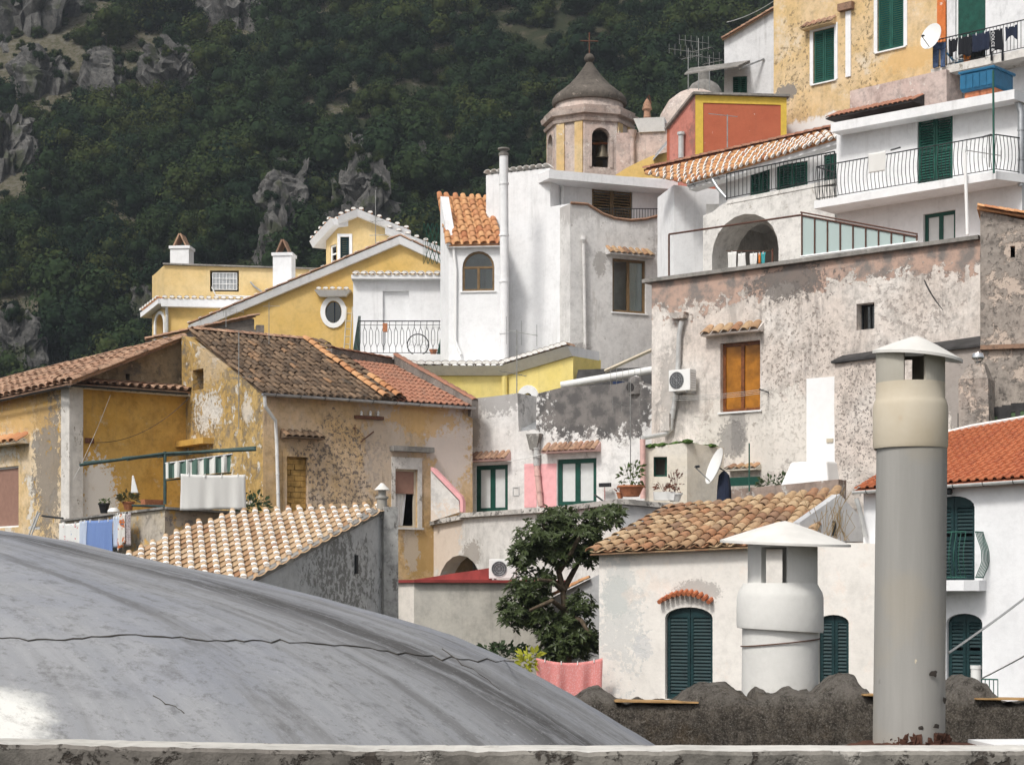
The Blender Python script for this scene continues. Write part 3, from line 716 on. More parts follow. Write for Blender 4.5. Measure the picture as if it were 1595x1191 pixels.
def pot(label, base, r, h, mat, leaf='pot_leaf', n=60, ph=.3, spread=.25, ls=.12, group=None, seed=1, name='flower_pot', rect=None, rz=0):
    t = thing(name, label, 'plant pot', base, group); b = Vector(base); mb = MB()
    if rect:
        R = Matrix.Rotation(rz, 3, 'Z'); L, Wd = rect
        mb.hexa([b + R @ Vector(q) for q in ((-L * .46, -Wd * .42, 0), (L * .46, -Wd * .42, 0), (L * .46, Wd * .42, 0), (-L * .46, Wd * .42, 0), (-L / 2, -Wd / 2, h), (L / 2, -Wd / 2, h), (L / 2, Wd / 2, h), (-L / 2, Wd / 2, h))])
    else: mb.lathe(b, [(r * .62, 0), (r * .95, h * .82), (r * 1.08, h * .83), (r * 1.08, h), (r * .93, h), (r * .9, h * .9)], 18)
    mb.build('pot', mat, t, smooth=True)
    if n:
        f = MB(); leaves(f, b + Vector((0, 0, h + ph * .5)), n, spread, ls, seed, squash=ph / max(spread, .01) * .6)
        for k in range(4): f.tube([b + Vector((0, 0, h * .9)), b + Vector((spread * .5 * math.cos(k * 1.7), spread * .5 * math.sin(k * 1.7), h + ph))], .006, 4)
        f.build('foliage', leaf, t, kind='stuff')
    return t
def aerial(label, base, h, booms, name='television_aerial', r=.016, mat='aerial_metal', group=None):
    """booms: list of (height fraction, direction vector, length, n elements, element length, vertical?)"""
    t = thing(name, label, 'aerial', base, group); b = Vector(base); m = MB(); m.tube([b - Vector((0, 0, .15)), b + Vector((0, 0, h))], r, 6); m.build('mast', mat, t)
    for (hf, dv, L, n, el, vert) in booms:
        dv = Vector(dv).normalized(); c = b + Vector((0, 0, h * hf)); m = MB(); m.tube([c - dv * L * .35, c + dv * L * .65], r * .6, 5); bo = m.build('boom', mat, t)
        ed = Vector((0, 0, 1)) if vert else dv.cross(Vector((0, 0, 1))).normalized()
        for k in range(n):
            q = c + dv * L * (-.33 + .96 * k / max(1, n - 1)); e = el * (1 - .35 * k / n); m = MB(); m.tube([q - ed * e / 2, q + ed * e / 2], r * .35, 4); m.build('element', mat, bo)
    return t
def dish(label, c, r, facing, post_base, name='satellite_dish'):
    t = thing(name, label, 'satellite dish', post_base); c = Vector(c); fz = Vector(facing).normalized(); fx = fz.cross(Vector((0, 0, 1))).normalized(); fy = fx.cross(fz)
    mb = MB(); n = 28; rings = [(0, 0), (.4, .03), (.75, .10), (1.0, .19)]
    for sgn in (0, 1):
        vs = []
        for (rr, zz) in rings:
            for k in range(n): a = 2 * math.pi * k / n; vs.append(c + fx * (r * rr * math.cos(a)) + fy * (r * 1.08 * rr * math.sin(a)) + fz * (r * zz - .012 * sgn))
        mb.add(vs, [((i * n + k, i * n + (k + 1) % n, (i + 1) * n + (k + 1) % n, (i + 1) * n + k)) for i in range(3) for k in range(n)])
    mb.build('reflector', 'white_plastic', t, smooth='all')
    m = MB(); tip = c + fz * r * 1.25 - fy * r * .45; m.tube([c - fy * r * .9 + fz * .05, tip], .016, 6); arm = m.build('feed_arm', 'aerial_metal', t)
    m = MB(); m.tube([tip - fz * .03, tip + fy * .05 - fz * .12], .035, 8); m.build('receiver', 'dark_metal', arm)
    m = MB(); pb = Vector(post_base); m.tube([pb, Vector((pb.x, pb.y, c.z - .1)), c - fz * .06], .022, 6); m.build('post', 'dark_metal', t)
    return t
def gutter(parent, A, B, r=.06, mat='pvc_grey', out=Vector((0, -1, 0)), nb=5, name='gutter'):
    mb = MB(); d = (B - A).normalized(); o = out.normalized(); n = 8
    for k0 in range(n):
        a, b = math.pi * k0 / n, math.pi * (k0 + 1) / n
        f = lambda w, rr: o * (-math.cos(w) * rr) + Vector((0, 0, -math.sin(w) * rr))
        mb.add([A + f(a, r), B + f(a, r), B + f(b, r), A + f(b, r), A + f(a, r - .006), B + f(a, r - .006), B + f(b, r - .006), A + f(b, r - .006)], [(0, 1, 2, 3), (7, 6, 5, 4), (0, 4, 5, 1), (3, 2, 6, 7), (0, 3, 7, 4), (1, 5, 6, 2)])
    g = mb.build(name, mat, parent)
    for i in range(nb):
        p = A.lerp(B, (i + .5) / nb); m = MB(); m.tube([p + o * r * 1.05 + Vector((0, 0, .01))] + [p + o * (-math.cos(math.pi * k / 6) * (r + .008)) * 1 + Vector((0, 0, -math.sin(math.pi * k / 6) * (r + .008))) for k in range(6, -1, -1)], .007, 4)
        m.build('gutter_bracket', 'dark_metal', g)
    return g
def pipe(parent, pts, r=.045, mat='pvc_grey', name='downpipe', clips=2):
    mb = MB(); mb.tube(pts, r, 10); 
    for i in range(clips):
        p = Vector(pts[-2]).lerp(Vector(pts[-1]), (i + .6) / clips * .8); mb.tube([p - Vector((0, 0, .02)), p + Vector((0, 0, .02))], r * 1.18, 10)
    return mb.build(name, mat, parent, smooth=True)
def hood(parent, pl, x0, y0, x1, y1, mat='tile_edge', proj=.28, n=None, wallmat=None, name='hood', me=None):
    """a little tiled canopy above an opening: hood > tile"""
    a0, a1, z0, z1, _ = pl.r(x0, y0, x1, y1); mb = MB(); mb.hexa([pl.w(a0, z0, proj), pl.w(a1, z0, proj), pl.w(a1, z0, -.02), pl.w(a0, z0, -.02), pl.w(a0, z0 + .035, proj), pl.w(a1, z0 + .035, proj), pl.w(a1, z1 - .02, -.02), pl.w(a0, z1 - .02, -.02)])
    h = mb.build(name, wallmat or mat, parent); n = n or max(3, int((a1 - a0) / .17)); w = (a1 - a0) / n
    me = me or tile_mesh(w * .95, math.hypot(proj, z1 - z0) * 1.05, 'hood_tile', [mat], flat=.55)
    for i in range(n):
        p = pl.w(a0 + (i + .5) * w, z0 + .03, proj + .03); q = pl.w(a0 + (i + .5) * w, z1 - .02, 0); y = (q - p).normalized(); x = pl.d; z = x.cross(y)
        if z.z < 0: x = -x; z = x.cross(y)
        place('tile', me, h, mat3(x, y, z, p) @ Matrix.Rotation(random.gauss(0, .05), 4, 'Z'))
    return h
def wire(name, label, pts, r=.006, mat='dark_metal', cat='wire', sag=0.0):
    A, B = Vector(pts[0]), Vector(pts[-1]); n = 14; mb = MB()
    path = [A.lerp(B, k / n) - Vector((0, 0, sag * 4 * (k / n) * (1 - k / n))) for k in range(n + 1)] if len(pts) == 2 else pts
    mb.tube(path, r, 4); return tag(mb.build(name, mat, None), label, cat)
# ------------------------------------------------------------------ the hillside, its crags and its wood
def ground_z(x, y):
    y0 = y + .10 * x
    if y0 < 110: z = -9 + .1 * y0
    elif y0 < 215: z = 2 + (y0 - 110) * .15
    else: z = 17.75 + (y0 - 215) * .74
    k = max(0, min(1, (y0 - 215) / 50))
    if k: z += k * (9 * noise.noise(Vector((x * .016, y * .016, 3))) + 4 * noise.noise(Vector((x * .05, y * .05, 9))))
    return z
def on_hill(px, py):
    r = P(px, py, 1.0); y = 150.0
    while y < 560 and r.z * y > ground_z(r.x * y, y): y += 1.5
    return r * y
hb = MB(); NX, NY = 110, 120
xs = [lerp(-330, 420, i / NX) for i in range(NX + 1)]; ys = [lerp(-30, 640, (j / NY) ** 1.0) for j in range(NY + 1)]
hb.add([(x, y, ground_z(x, y)) for y in ys for x in xs], [(j * (NX + 1) + i, j * (NX + 1) + i + 1, (j + 1) * (NX + 1) + i + 1, (j + 1) * (NX + 1) + i) for j in range(NY) for i in range(NX)])
hb.build('hillside', 'scrub_ground', None, smooth='all', kind='structure')
ROCK_PTS = []
def crag(px0, py0, px1, py1, label, seed, spire=.6, deep=.5):
    """a limestone crag rising out of the slope, its foot at the bottom of the picture box"""
    b = on_hill((px0 + px1) / 2, py1 - 8); Y = b.y; sx = (px1 - px0) / F * Y / 2 * 1.45; sz = (py1 - py0) / F * Y
    bm = bmesh.new(); bmesh.ops.create_icosphere(bm, subdivisions=5, radius=1)
    o = Vector((seed * 7.3, seed * 3.1, 0))
    for v in bm.verts:
        c = v.co.copy(); c = Vector((math.copysign(abs(c.x) ** .62, c.x), c.y, math.copysign(abs(c.z) ** .55, c.z))); q = Vector((c.x * sx, c.y * sx * deep, c.z * sz))
        f = q * .16 + o; rr = 0.0
        for sc_, am in ((.55, .26), (1.5, .22), (3.6, .13), (8.0, .05)):        # blocks of different sizes, each set back or forward as a whole
            ds, ps = noise.voronoi(Vector((q.x, q.y, q.z * .62)) * .16 * sc_ + o, distance_metric='DISTANCE', exponent=2.5)
            rr += am * (noise.cell(ps[0] * 7.7) * 1.0 - .5) - am * .35 * max(0, 1 - (ds[1] - ds[0]) * 9)
        k = .92 + rr + .10 * noise.noise(f * .8)
        top = noise.cell(Vector((q.x * .42, q.y * .3, 0)) + o) * .6 + .4 * noise.noise(Vector((q.x * .3, q.y * .3, 0)) + o)
        led = (q.z * .55 + 1.5 * noise.noise(q * .12 + o)) % 1.0
        k += .07 * (1 - led)
        q.x *= k; q.y *= k * 1.1
        if c.z > 0: q.z *= max(.45, 1.12 - spire * .35 + spire * .55 * top) * (1 + .3 * rr)
        v.co = q
    me = bpy.data.meshes.new('rock_outcrop'); bm.to_mesh(me); bm.free(); me.materials.append(M['limestone'])
    ob = bpy.data.objects.new('rock_outcrop', me); COL.objects.link(ob); ob.location = b + Vector((0, sx * deep * .45, sz * .02)); tag(ob, label, 'rock'); me.update()
    rs = random.Random(seed)
    for v in me.vertices:
        if (v.normal.z > .6 and rs.random() < .05) or (v.normal.z > .25 and v.normal.y < 0 and rs.random() < .014): ROCK_PTS.append(ob.location + v.co)
    return ob
ROCKS = [(508, 212, 612, 395, 'tall grey crag with two blunt summits above the yellow dormer house', 1, .7, .7),
         (412, 243, 492, 345, 'lower grey crag with a small knob, just beside the tall twin crag', 2, .6, .7),
         (636, 215, 668, 300, 'thin grey rock needle standing behind the tall twin crag', 3, .5, .8),
         (560, 192, 640, 250, 'jagged pale rock comb on top of the tall twin crag', 10, .8, .6),
         (215, 62, 318, 150, 'steep pale rock face below the highest cliff, bushes at its foot', 4, .5, .6),
         (300, -60, 425, 60, 'high pale cliff at the edge of the dark wood', 5, .3, .6),
         (-60, -60, 110, 62, 'pale cliff in hazy scrub at the far upper slope', 6, .3, .6),
         (30, 80, 112, 160, 'rust-stained boulder outcrop in the scrub', 7, .4, .6),
         (-70, 165, 60, 285, 'big whitish rock wall low on the scrub slope', 8, .3, .6),
         (138, 88, 205, 165, 'small grey rock slab between scrub bushes', 9, .4, .6),
         (392, 300, 470, 440, 'brownish gully rock below the lower crag', 11, .3, .4),
         (-40, 480, 70, 610, 'dark shaded rock face behind the old yellow house', 12, .2, .4),
         (196, 445, 250, 530, 'small shaded rock beside the flat-roofed yellow house', 13, .3, .5)]
for (a, b, c, d, lab, sd_, sp_, dp) in ROCKS: crag(a, b, c, d, lab, sd_, sp_, dp)
# ---- the wood: instances of seven crowns on points spread over the slope
proto = bpy.data.collections.new('wood_crowns')
def crown(i, nl=2600, lobes=9, size=.46, rad=4.0, h=1.0):
    rnd = random.Random(100 + i); mb = MB(); cs = []
    for k in range(lobes):
        a = rnd.random() * 6.28; r = rad * rnd.uniform(.15, .75); cs.append((Vector((r * math.cos(a), r * math.sin(a), rad * h * rnd.uniform(.1, 1.15))), rad * rnd.choice((.2, .28, .36, .5))))
    for (c, r) in cs:
        core = bmesh.new(); bmesh.ops.create_icosphere(core, subdivisions=2, radius=r * .58); mb.add([c + v.co for v in core.verts], [tuple(v.index for v in f.verts) for f in core.faces]); core.free()
    for k in range(nl):
        c, r = cs[k % lobes]; d = Vector((rnd.gauss(0, 1), rnd.gauss(0, 1), rnd.gauss(0, 1) + .35)).normalized(); p = c + d * r * rnd.uniform(.60, 1.15)
        n = (d + Vector((rnd.gauss(0, .28), rnd.gauss(0, .28), rnd.gauss(0, .28)))).normalized(); x = n.orthogonal().normalized(); x = (Matrix.Rotation(rnd.random() * 6.28, 3, n) @ x); y = n.cross(x); s_ = size * rnd.uniform(.5, 1.2)
        mb.add([p + x * s_ * .5, p + y * s_ * .38, p - x * s_ * .5, p - y * s_ * .38 + n * s_ * .15], [(0, 1, 2, 3)])
    mb.tube([(0, 0, -1.5), (0, 0, rad * .4)], .16, 5)
    me = bpy.data.meshes.new('crown'); me.from_pydata(mb.v, [], mb.f); me.materials.append(M['forest_leaf']); me.update()
    o = bpy.data.objects.new('crown_%d' % i, me); proto.objects.link(o)
for i in range(7): crown(i, lobes=12 + i, h=.75 + .12 * (i % 4))
pts, scl, idx, rot = [], [], [], []
rw = random.Random(5)
y = 195.0
while y < 430:
    x = -150.0
    while x < 175:
        xx = x + rw.uniform(-1.5, 1.5); yy = y + rw.uniform(-1.5, 1.5); x += 3.4
        if yy + .1 * xx < 205: continue
        z = ground_z(xx, yy); px = CX + F * xx / yy; py = H - F * z / yy
        if px < -150 or px > 1750 or py < -90 or py > 760: continue
        bare = False; nn = noise.noise(Vector((xx * .035, yy * .035, 1)))
        for (a, b, c, d, *_r) in ROCKS:
            if a + 4 < px < c - 4 and b < py < d + 22 and rw.random() < .95: bare = True
        scr = max(0, min(1, (300 - px - .9 * py) / 160))           # open scrub on the upper left slope
        if scr > 0 and rw.random() < .62 * scr: bare = True
        low = bare; bare = False
        s_ = rw.choice((.45, .6, .8, 1.0, 1.25)) * rw.uniform(.85, 1.15) * (1 + .35 * nn) * (1 - .55 * scr * rw.random() - .15 * scr)
        if low: s_ = rw.uniform(.16, .42)
        pts.append((xx, yy, z - .3)); scl.append(s_); idx.append(rw.randrange(7)); rot.append(rw.random() * 6.28)
    y += 3.3
for q in ROCK_PTS: pts.append(tuple(q - Vector((0, 0, .2)))); scl.append(rw.uniform(.10, .34)); idx.append(rw.randrange(7)); rot.append(rw.random() * 6.28)
fm = bpy.data.meshes.new('forest'); fm.from_pydata(pts, [], [])
for nm, ty, vals in (('scl', 'FLOAT', scl), ('idx', 'INT', idx), ('rot', 'FLOAT', rot)):
    at = fm.attributes.new(nm, ty, 'POINT'); at.data.foreach_set('value', vals)
fo = bpy.data.objects.new('forest', fm); COL.objects.link(fo); fo['kind'] = 'stuff'; tag(fo, 'dense dark green wood of rounded evergreen crowns covering the hillside', 'forest')
ng = bpy.data.node_groups.new('wood', 'GeometryNodeTree'); ng.interface.new_socket('Geometry', in_out='INPUT', socket_type='NodeSocketGeometry'); ng.interface.new_socket('Geometry', in_out='OUTPUT', socket_type='NodeSocketGeometry')
gn = ng.nodes; gi = gn.new('NodeGroupInput'); go = gn.new('NodeGroupOutput'); ci = gn.new('GeometryNodeCollectionInfo'); ci.inputs['Collection'].default_value = proto; ci.inputs['Separate Children'].default_value = True; ci.inputs['Reset Children'].default_value = True
ip = gn.new('GeometryNodeInstanceOnPoints'); ip.inputs['Pick Instance'].default_value = True
def natt(nm, ty):
    q = gn.new('GeometryNodeInputNamedAttribute'); q.data_type = ty; q.inputs[0].default_value = nm; return q.outputs[0]
cb = gn.new('ShaderNodeCombineXYZ'); ng.links.new(natt('rot', 'FLOAT'), cb.inputs[2])
cs_ = gn.new('ShaderNodeCombineXYZ'); sa = natt('scl', 'FLOAT')
for k in range(3): ng.links.new(sa, cs_.inputs[k])
mp = gn.new('GeometryNodeMeshToPoints')
ng.links.new(gi.outputs[0], mp.inputs['Mesh']); ng.links.new(mp.outputs[0], ip.inputs['Points'])
ng.links.new(ci.outputs[0], ip.inputs['Instance']); ng.links.new(natt('idx', 'INT'), ip.inputs['Instance Index']); ng.links.new(cb.outputs[0], ip.inputs['Rotation']); ng.links.new(cs_.outputs[0], ip.inputs['Scale']); ng.links.new(ip.outputs[0], go.inputs[0])
md = fo.modifiers.new('wood', 'NODES'); md.node_group = ng
# ------------------------------------------------------------------ foreground: parapet, dome, chimneys, rough wall
DAX = -300; DY = 15.0; DS = F / DY
DOME_C = P(DAX, H, DY)
DPROF = [(0.01, .95), (.7, .93), (1.4, .86), (2.0, .76), (2.7, .64), (3.33, .50), (4.0, .36), (4.67, .22), (5.3, .06), (6.0, -.13), (6.7, -.36), (7.33, -.62), (8.0, -.99), (8.5, -1.30), (9.0, -1.60), (9.5, -1.98), (9.9, -2.5), (10.2, -3.2), (10.3, -6.5)]
DPROF = [(r * DY / 20, z * DY / 20) for r, z in DPROF]
def dome_z(r):
    for (r0, z0), (r1, z1) in zip(DPROF, DPROF[1:]):
        if r <= r1: return lerp(z0, z1, (r - r0) / (r1 - r0))
    return -9
def dome_d(x, y):
    v = Vector((x, y, 0)); a = math.atan2(y - DOME_C.y, x - DOME_C.x); r = math.hypot(y - DOME_C.y, x - DOME_C.x)
    return .030 * noise.noise(v * .7) + .012 * noise.noise(v * 2.2) + .006 * noise.noise(v * 6) + .05 * noise.noise(Vector((a * 3, 0, 5))) * min(1, r / 5)
def dome_hit(px, py):
    d = P(px, py, 1.0); t = 7.0
    while t < 24:
        q = d * t
        if q.z < dome_z(math.hypot(q.x - DOME_C.x, q.y - DOME_C.y)) + dome_d(q.x, q.y): return q
        t += .004
    return d * 12
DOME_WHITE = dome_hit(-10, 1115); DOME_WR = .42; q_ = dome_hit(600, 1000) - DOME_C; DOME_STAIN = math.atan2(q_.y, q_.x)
domemat()
mb = MB(); prof = []
for (r0, z0), (r1, z1) in zip(DPROF, DPROF[1:]):
    for k in range(4): prof.append((lerp(r0, r1, k / 4), lerp(z0, z1, k / 4)))
prof.append(DPROF[-1]); mb.lathe(DOME_C, prof, 300, cap=False)
for v in mb.v:
    q = v - DOME_C; a = math.atan2(q.y, q.x); r = math.hypot(q.x, q.y)
    v.z += dome_d(v.x, v.y) * (1 if v.z > -3 else 0)
dome = thing('dome', 'great smooth grey cement dome with dirt streaks and a long crack', 'dome', Vector((DOME_C.x, DOME_C.y, -6.5)))
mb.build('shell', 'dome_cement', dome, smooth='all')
rc = random.Random(3); cp = []
for x in range(-40, 812, 14):
    yb = 993 + max(0, x - 150) * .020 + max(0, x - 430) * .075; cp.append(dome_hit(x, yb + rc.gauss(0, 1.6) + 3 * math.sin(x * .021)))
cm = MB(); cm.tube([q + Vector((0, -.002, .004)) for q in cp], [.003 + .003 * abs(math.sin(i * .7)) * min(1, i / 12) for i in range(len(cp))], 5); plain('crack_dark', (.075, .068, .06), .95); cm.build('crack', 'crack_dark', dome)
for (xa, ya, xb, yb_) in ((690, 1010, 780, 1075), (240, 1085, 290, 1112)):
    m = MB(); m.tube([dome_hit(lerp(xa, xb, k / 8) + rc.gauss(0, 2), lerp(ya, yb_, k / 8) + rc.gauss(0, 1)) + Vector((0, 0, .003)) for k in range(9)], [.002 + .003 * rc.random() for _ in range(9)], 4); m.build('crack', 'crack_dark', dome)
# parapet with chipped edge
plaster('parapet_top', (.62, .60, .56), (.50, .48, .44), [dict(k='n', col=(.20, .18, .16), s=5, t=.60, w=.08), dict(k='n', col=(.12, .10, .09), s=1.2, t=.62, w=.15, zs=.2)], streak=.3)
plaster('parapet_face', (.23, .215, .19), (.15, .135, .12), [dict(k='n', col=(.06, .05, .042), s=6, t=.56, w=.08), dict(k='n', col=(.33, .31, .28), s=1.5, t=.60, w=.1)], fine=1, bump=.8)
par = thing('parapet', 'low weathered concrete parapet with a pale flat top', 'parapet', (0, 7.45, -2.0)); mb = MB(); NN = 260; vs = []
for i in range(NN + 1):
    x = lerp(-2.9, 2.9, i / NN); zt = -.560 + .028 * max(0, min(1, (-x - .6) / 1.4)); j = .006 * noise.noise(Vector((x * 5, 0, 0))) + .006 * noise.noise(Vector((x * 19, 3, 0)))
    vs += [(x, 7.64, -2.0), (x, 7.64, zt + j * .4), (x, 7.335, zt + j), (x, 7.32, zt - .014 + j * 1.3), (x, 7.325 + .006 * noise.noise(Vector((x * 8, 4, 1))), zt - .10), (x, 7.32, -2.0)]
mb.add(vs, [(i * 6 + k, i * 6 + k + 1, i * 6 + 7 + k, i * 6 + 6 + k) for i in range(NN) for k in range(2)], 0)
mb.add(vs, [(i * 6 + k, i * 6 + k + 1, i * 6 + 7 + k, i * 6 + 6 + k) for i in range(NN) for k in range(2, 5)], 1)
mb.add([vs[k] for k in range(6)], [tuple(range(6))], 1); mb.add([vs[NN * 6 + k] for k in range(6)], [tuple(range(5, -1, -1))], 1)
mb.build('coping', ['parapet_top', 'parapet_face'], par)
sl = MB(); sl.hexa([Vector(q) for q in ((1.44, 7.645, -.72), (3.2, 7.645, -.72), (3.2, 8.5, -.72), (1.44, 8.5, -.72), (1.44, 7.645, -.615), (3.2, 7.645, -.615), (3.2, 8.5, -.613), (1.44, 8.5, -.613))]); sl.build('roof_slab', 'rough_render', par)
wb_ = MB(); wb_.box((2.42, 8.05, -.588), (.95, .32, .03), .10); tag(wb_.build('board', 'white_paint', None), 'white board lying on the slab behind the tall flue', 'board')
def pierced(mb, c, ro, ri, z0, z1, ops, mi=0, n=48):
    """a ring wall with openings (centre angle, half angle)"""
    for j in range(n):
        a, b = 2 * math.pi * j / n, 2 * math.pi * (j + 1) / n; m = (a + b) / 2
        if any(abs((m - o + math.pi) % (2 * math.pi) - math.pi) < hw for o, hw in ops): continue
        g = lambda w, r, z: c + Vector((r * math.cos(w), r * math.sin(w), z))
        mb.hexa([g(a, ro, z0), g(b, ro, z0), g(b, ri, z0), g(a, ri, z0), g(a, ro, z1), g(b, ro, z1), g(b, ri, z1), g(a, ri, z1)], mi)
def cone_cap(mb, c, R, rise, tilt, droop, th=.012, n=48, mi=0, flat=.02):
    prof = [(.01, rise), (.12, rise * .93), (.45, rise * .60), (.8, rise * .22), (1.0, 0)]; vs = []
    for s_ in (0, -th):
        for k, z in prof:
            for j in range(n):
                w = 2 * math.pi * j / n; x, y = R * k * math.cos(w), R * k * math.sin(w); vs.append(c + Vector((x, y, z + s_ + tilt[0] * x + tilt[1] * y + droop * k * k * math.cos(2 * w))))
    m = len(prof); q = n * m; fs = [(i * n + j, i * n + (j + 1) % n, (i + 1) * n + (j + 1) % n, (i + 1) * n + j) for i in range(m - 1) for j in range(n)]
    fs += [tuple(q + k for k in reversed(f)) for f in fs] + [((m - 1) * n + j, (m - 1) * n + (j + 1) % n, q + (m - 1) * n + (j + 1) % n, q + (m - 1) * n + j) for j in range(n)]
    fs += [tuple(range(n)), tuple(q + k for k in range(n - 1, -1, -1))]
    mb.add(vs, fs, mi)
# tall round flue
fy = 8.0; fc = P(1420, H, fy); fs_ = fy / F; zf = lambda py: (H - py) * fs_
flue = thing('flue_pipe', 'tall round grey cement flue with a beige collar and a tilted sheet cap', 'chimney', Vector((fc.x, fy, -.6)))
mb = MB(); mb.lathe(fc, [(55.5 * fs_, -.605), (55 * fs_, -.3), (54.6 * fs_, .3), (54 * fs_, zf(690)), (46 * fs_, zf(690)), (46 * fs_, -.605)], 64, cap=False)
for v in mb.v: v.x += (v.z - .6) * .010
mb.build('pipe', 'flue_cement', flue, smooth=True)
c2 = fc - Vector((2 * fs_, 0, 0))
mb = MB(); mb.lathe(c2, [(56.2 * fs_, zf(699)), (57.6 * fs_, zf(694)), (57.6 * fs_, zf(634)), (55.5 * fs_, zf(626)), (53.2 * fs_, zf(621)), (53 * fs_, zf(597)), (45 * fs_, zf(597)), (45 * fs_, zf(699))], 64, cap=False); mb.build('collar', 'flue_collar', flue, smooth=True)
mb = MB(); hw = math.radians(17.5); pierced(mb, c2, 53 * fs_, 45 * fs_, zf(597), zf(554), [(math.radians(265), hw), (math.radians(95), hw * 1.1)])
mb.lathe(c2, [(53 * fs_, zf(554)), (53 * fs_, zf(549)), (45 * fs_, zf(549)), (45 * fs_, zf(554))], 48, cap=False); mb.build('neck', 'flue_neck', flue)
plain('cap_sheet', (.66, .64, .60), .6, var=.08, scale=4)
mb = MB(); cone_cap(mb, Vector((P(1429, H, fy).x, fy, zf(551))), 69 * fs_, 28 * fs_, (-.115, .10), -.006); mb.build('cap', 'cap_sheet', flue, smooth=True)
mb = MB(); n = 40; rr = random.Random(8); pr = [(.30, .0), (.24, .022), (.19, .03), (.155, .035)]
for (k, z) in pr: mb.v += [Vector((fc.x + k * math.cos(2 * math.pi * j / n) * (1 + .12 * noise.noise(Vector((math.cos(6.28 * j / n) * 2, math.sin(6.28 * j / n) * 2, k * 9)))), fy + k * .9 * math.sin(2 * math.pi * j / n), -.612 + z + .012 * rr.random())) for j in range(n)]
for i in range(3):
    for j in range(n): mb.f.append((i * n + j, i * n + (j + 1) % n, (i + 1) * n + (j + 1) % n, (i + 1) * n + j)); mb.m.append(0)
plain('chip_dark', (.045, .038, .033), .95); plain('rusty_flashing', (.075, .034, .022), .9, var=.4, scale=14, bump=.8); mb.build('flashing', 'rusty_flashing', flue, smooth=True)
mb = MB()
for k in range(60):
    a = math.radians(200 + rr.random() * 150); r = .150; c = Vector((fc.x + r * math.cos(a), fy + r * math.sin(a), -.58 + rr.uniform(-.02, .035))); mb.box(c, (rr.uniform(.012, .035), .006, rr.uniform(.012, .04)), a + 1.57 + rr.gauss(0, .2))
for v in mb.v: v += Vector((rr.gauss(0, .006), rr.gauss(0, .003), rr.gauss(0, .006)))
mb.build('rust_flakes', 'rusty_flashing', flue, kind='stuff')
for (px, py, rx, rz, sd2) in ((1443, 1047, 8, 6, 1), (1463, 1088, 5, 6, 2), (1448, 1127, 7, 4, 3), (1423, 1129, 5, 4, 4), (1414, 1028, 3, 5, 5), (1379, 1148, 2, 2, 6)):
    rr = random.Random(sd2); m = MB(); R0 = 55.4 * fs_; a0 = math.asin((px - 1424) * fs_ / R0 * .985); ring = []
    for k in range(12):
        w = 6.283 * k / 12; q = rr.uniform(.6, 1.15); an = a0 + rx * q * math.cos(w) * fs_ / R0; ring.append(Vector((P(1424, H, fy).x + R0 * math.sin(an), fy - R0 * math.cos(an), zf(py) + rz * q * math.sin(w) * fs_)))
    m.add(ring + [sum(ring, Vector()) / 12 - Vector((0, .002, 0))], [(k, (k + 1) % 12, 12) for k in range(12)]); m.build('chip', 'chip_dark' if sd2 != 5 else 'beige_concrete', flue)
# squat chimney
plaster('chimney_plaster', (.66, .65, .62), (.59, .58, .55), [dict(k='n', col=(.45, .43, .38), s=3, t=.62, w=.15, op=.5)], fine=.12, streak=.15, bump=.25)
qy = 17.5; qs = qy / F; zq = lambda py: (H - py) * qs; qc = P(1215, H, qy)
sq = thing('chimney', 'squat round off-white chimney with a wide flat conical cap and square smoke holes', 'chimney', Vector((qc.x, qy, zq(1085))))
mb = MB(); mb.lathe(qc, [(60 * qs, zq(1120)), (58.5 * qs, zq(978)), (50 * qs, zq(978)), (50 * qs, zq(1120))], 56, cap=False); mb.build('shaft', 'chimney_plaster', sq, smooth=True)
mb = MB(); mb.lathe(qc, [(56 * qs, zq(982)), (66.5 * qs, zq(981)), (67.5 * qs, zq(976)), (67 * qs, zq(930)), (65 * qs, zq(922)), (57 * qs, zq(908)), (45 * qs, zq(908)), (45 * qs, zq(982))], 56, cap=False)
for v in mb.v: v.z -= (v.x - qc.x) * .06 if v.z < zq(960) else 0
mb.build('collar', 'chimney_plaster', sq, smooth=True)
nc = qc + Vector((4 * qs, 0, 0)); mb = MB(); ho = math.radians(23.5); pierced(mb, nc, 54 * qs, 42 * qs, zq(910), zq(853), [(math.radians(250), ho), (math.radians(110), ho * 1.12)])
mb.lathe(nc, [(54 * qs, zq(853)), (53 * qs, zq(836)), (42 * qs, zq(836)), (42 * qs, zq(853))], 48, cap=False); mb.build('neck', 'chimney_plaster', sq)
mb = MB(); cone_cap(mb, P(1223, 844, qy), 101 * qs, 33 * qs, (-.035, .05), .0, th=.022); mb.build('cap', 'cap_sheet', sq, smooth=True)
mb = MB(); mb.tube([qc + Vector((61 * qs * math.cos(a), 61 * qs * math.sin(a), zq(1000) + .035 * math.cos(a))) for a in [math.radians(180 + k * 7.5) for k in range(25)]], .006, 5); mb.build('tie_wire', 'rust_metal', sq)
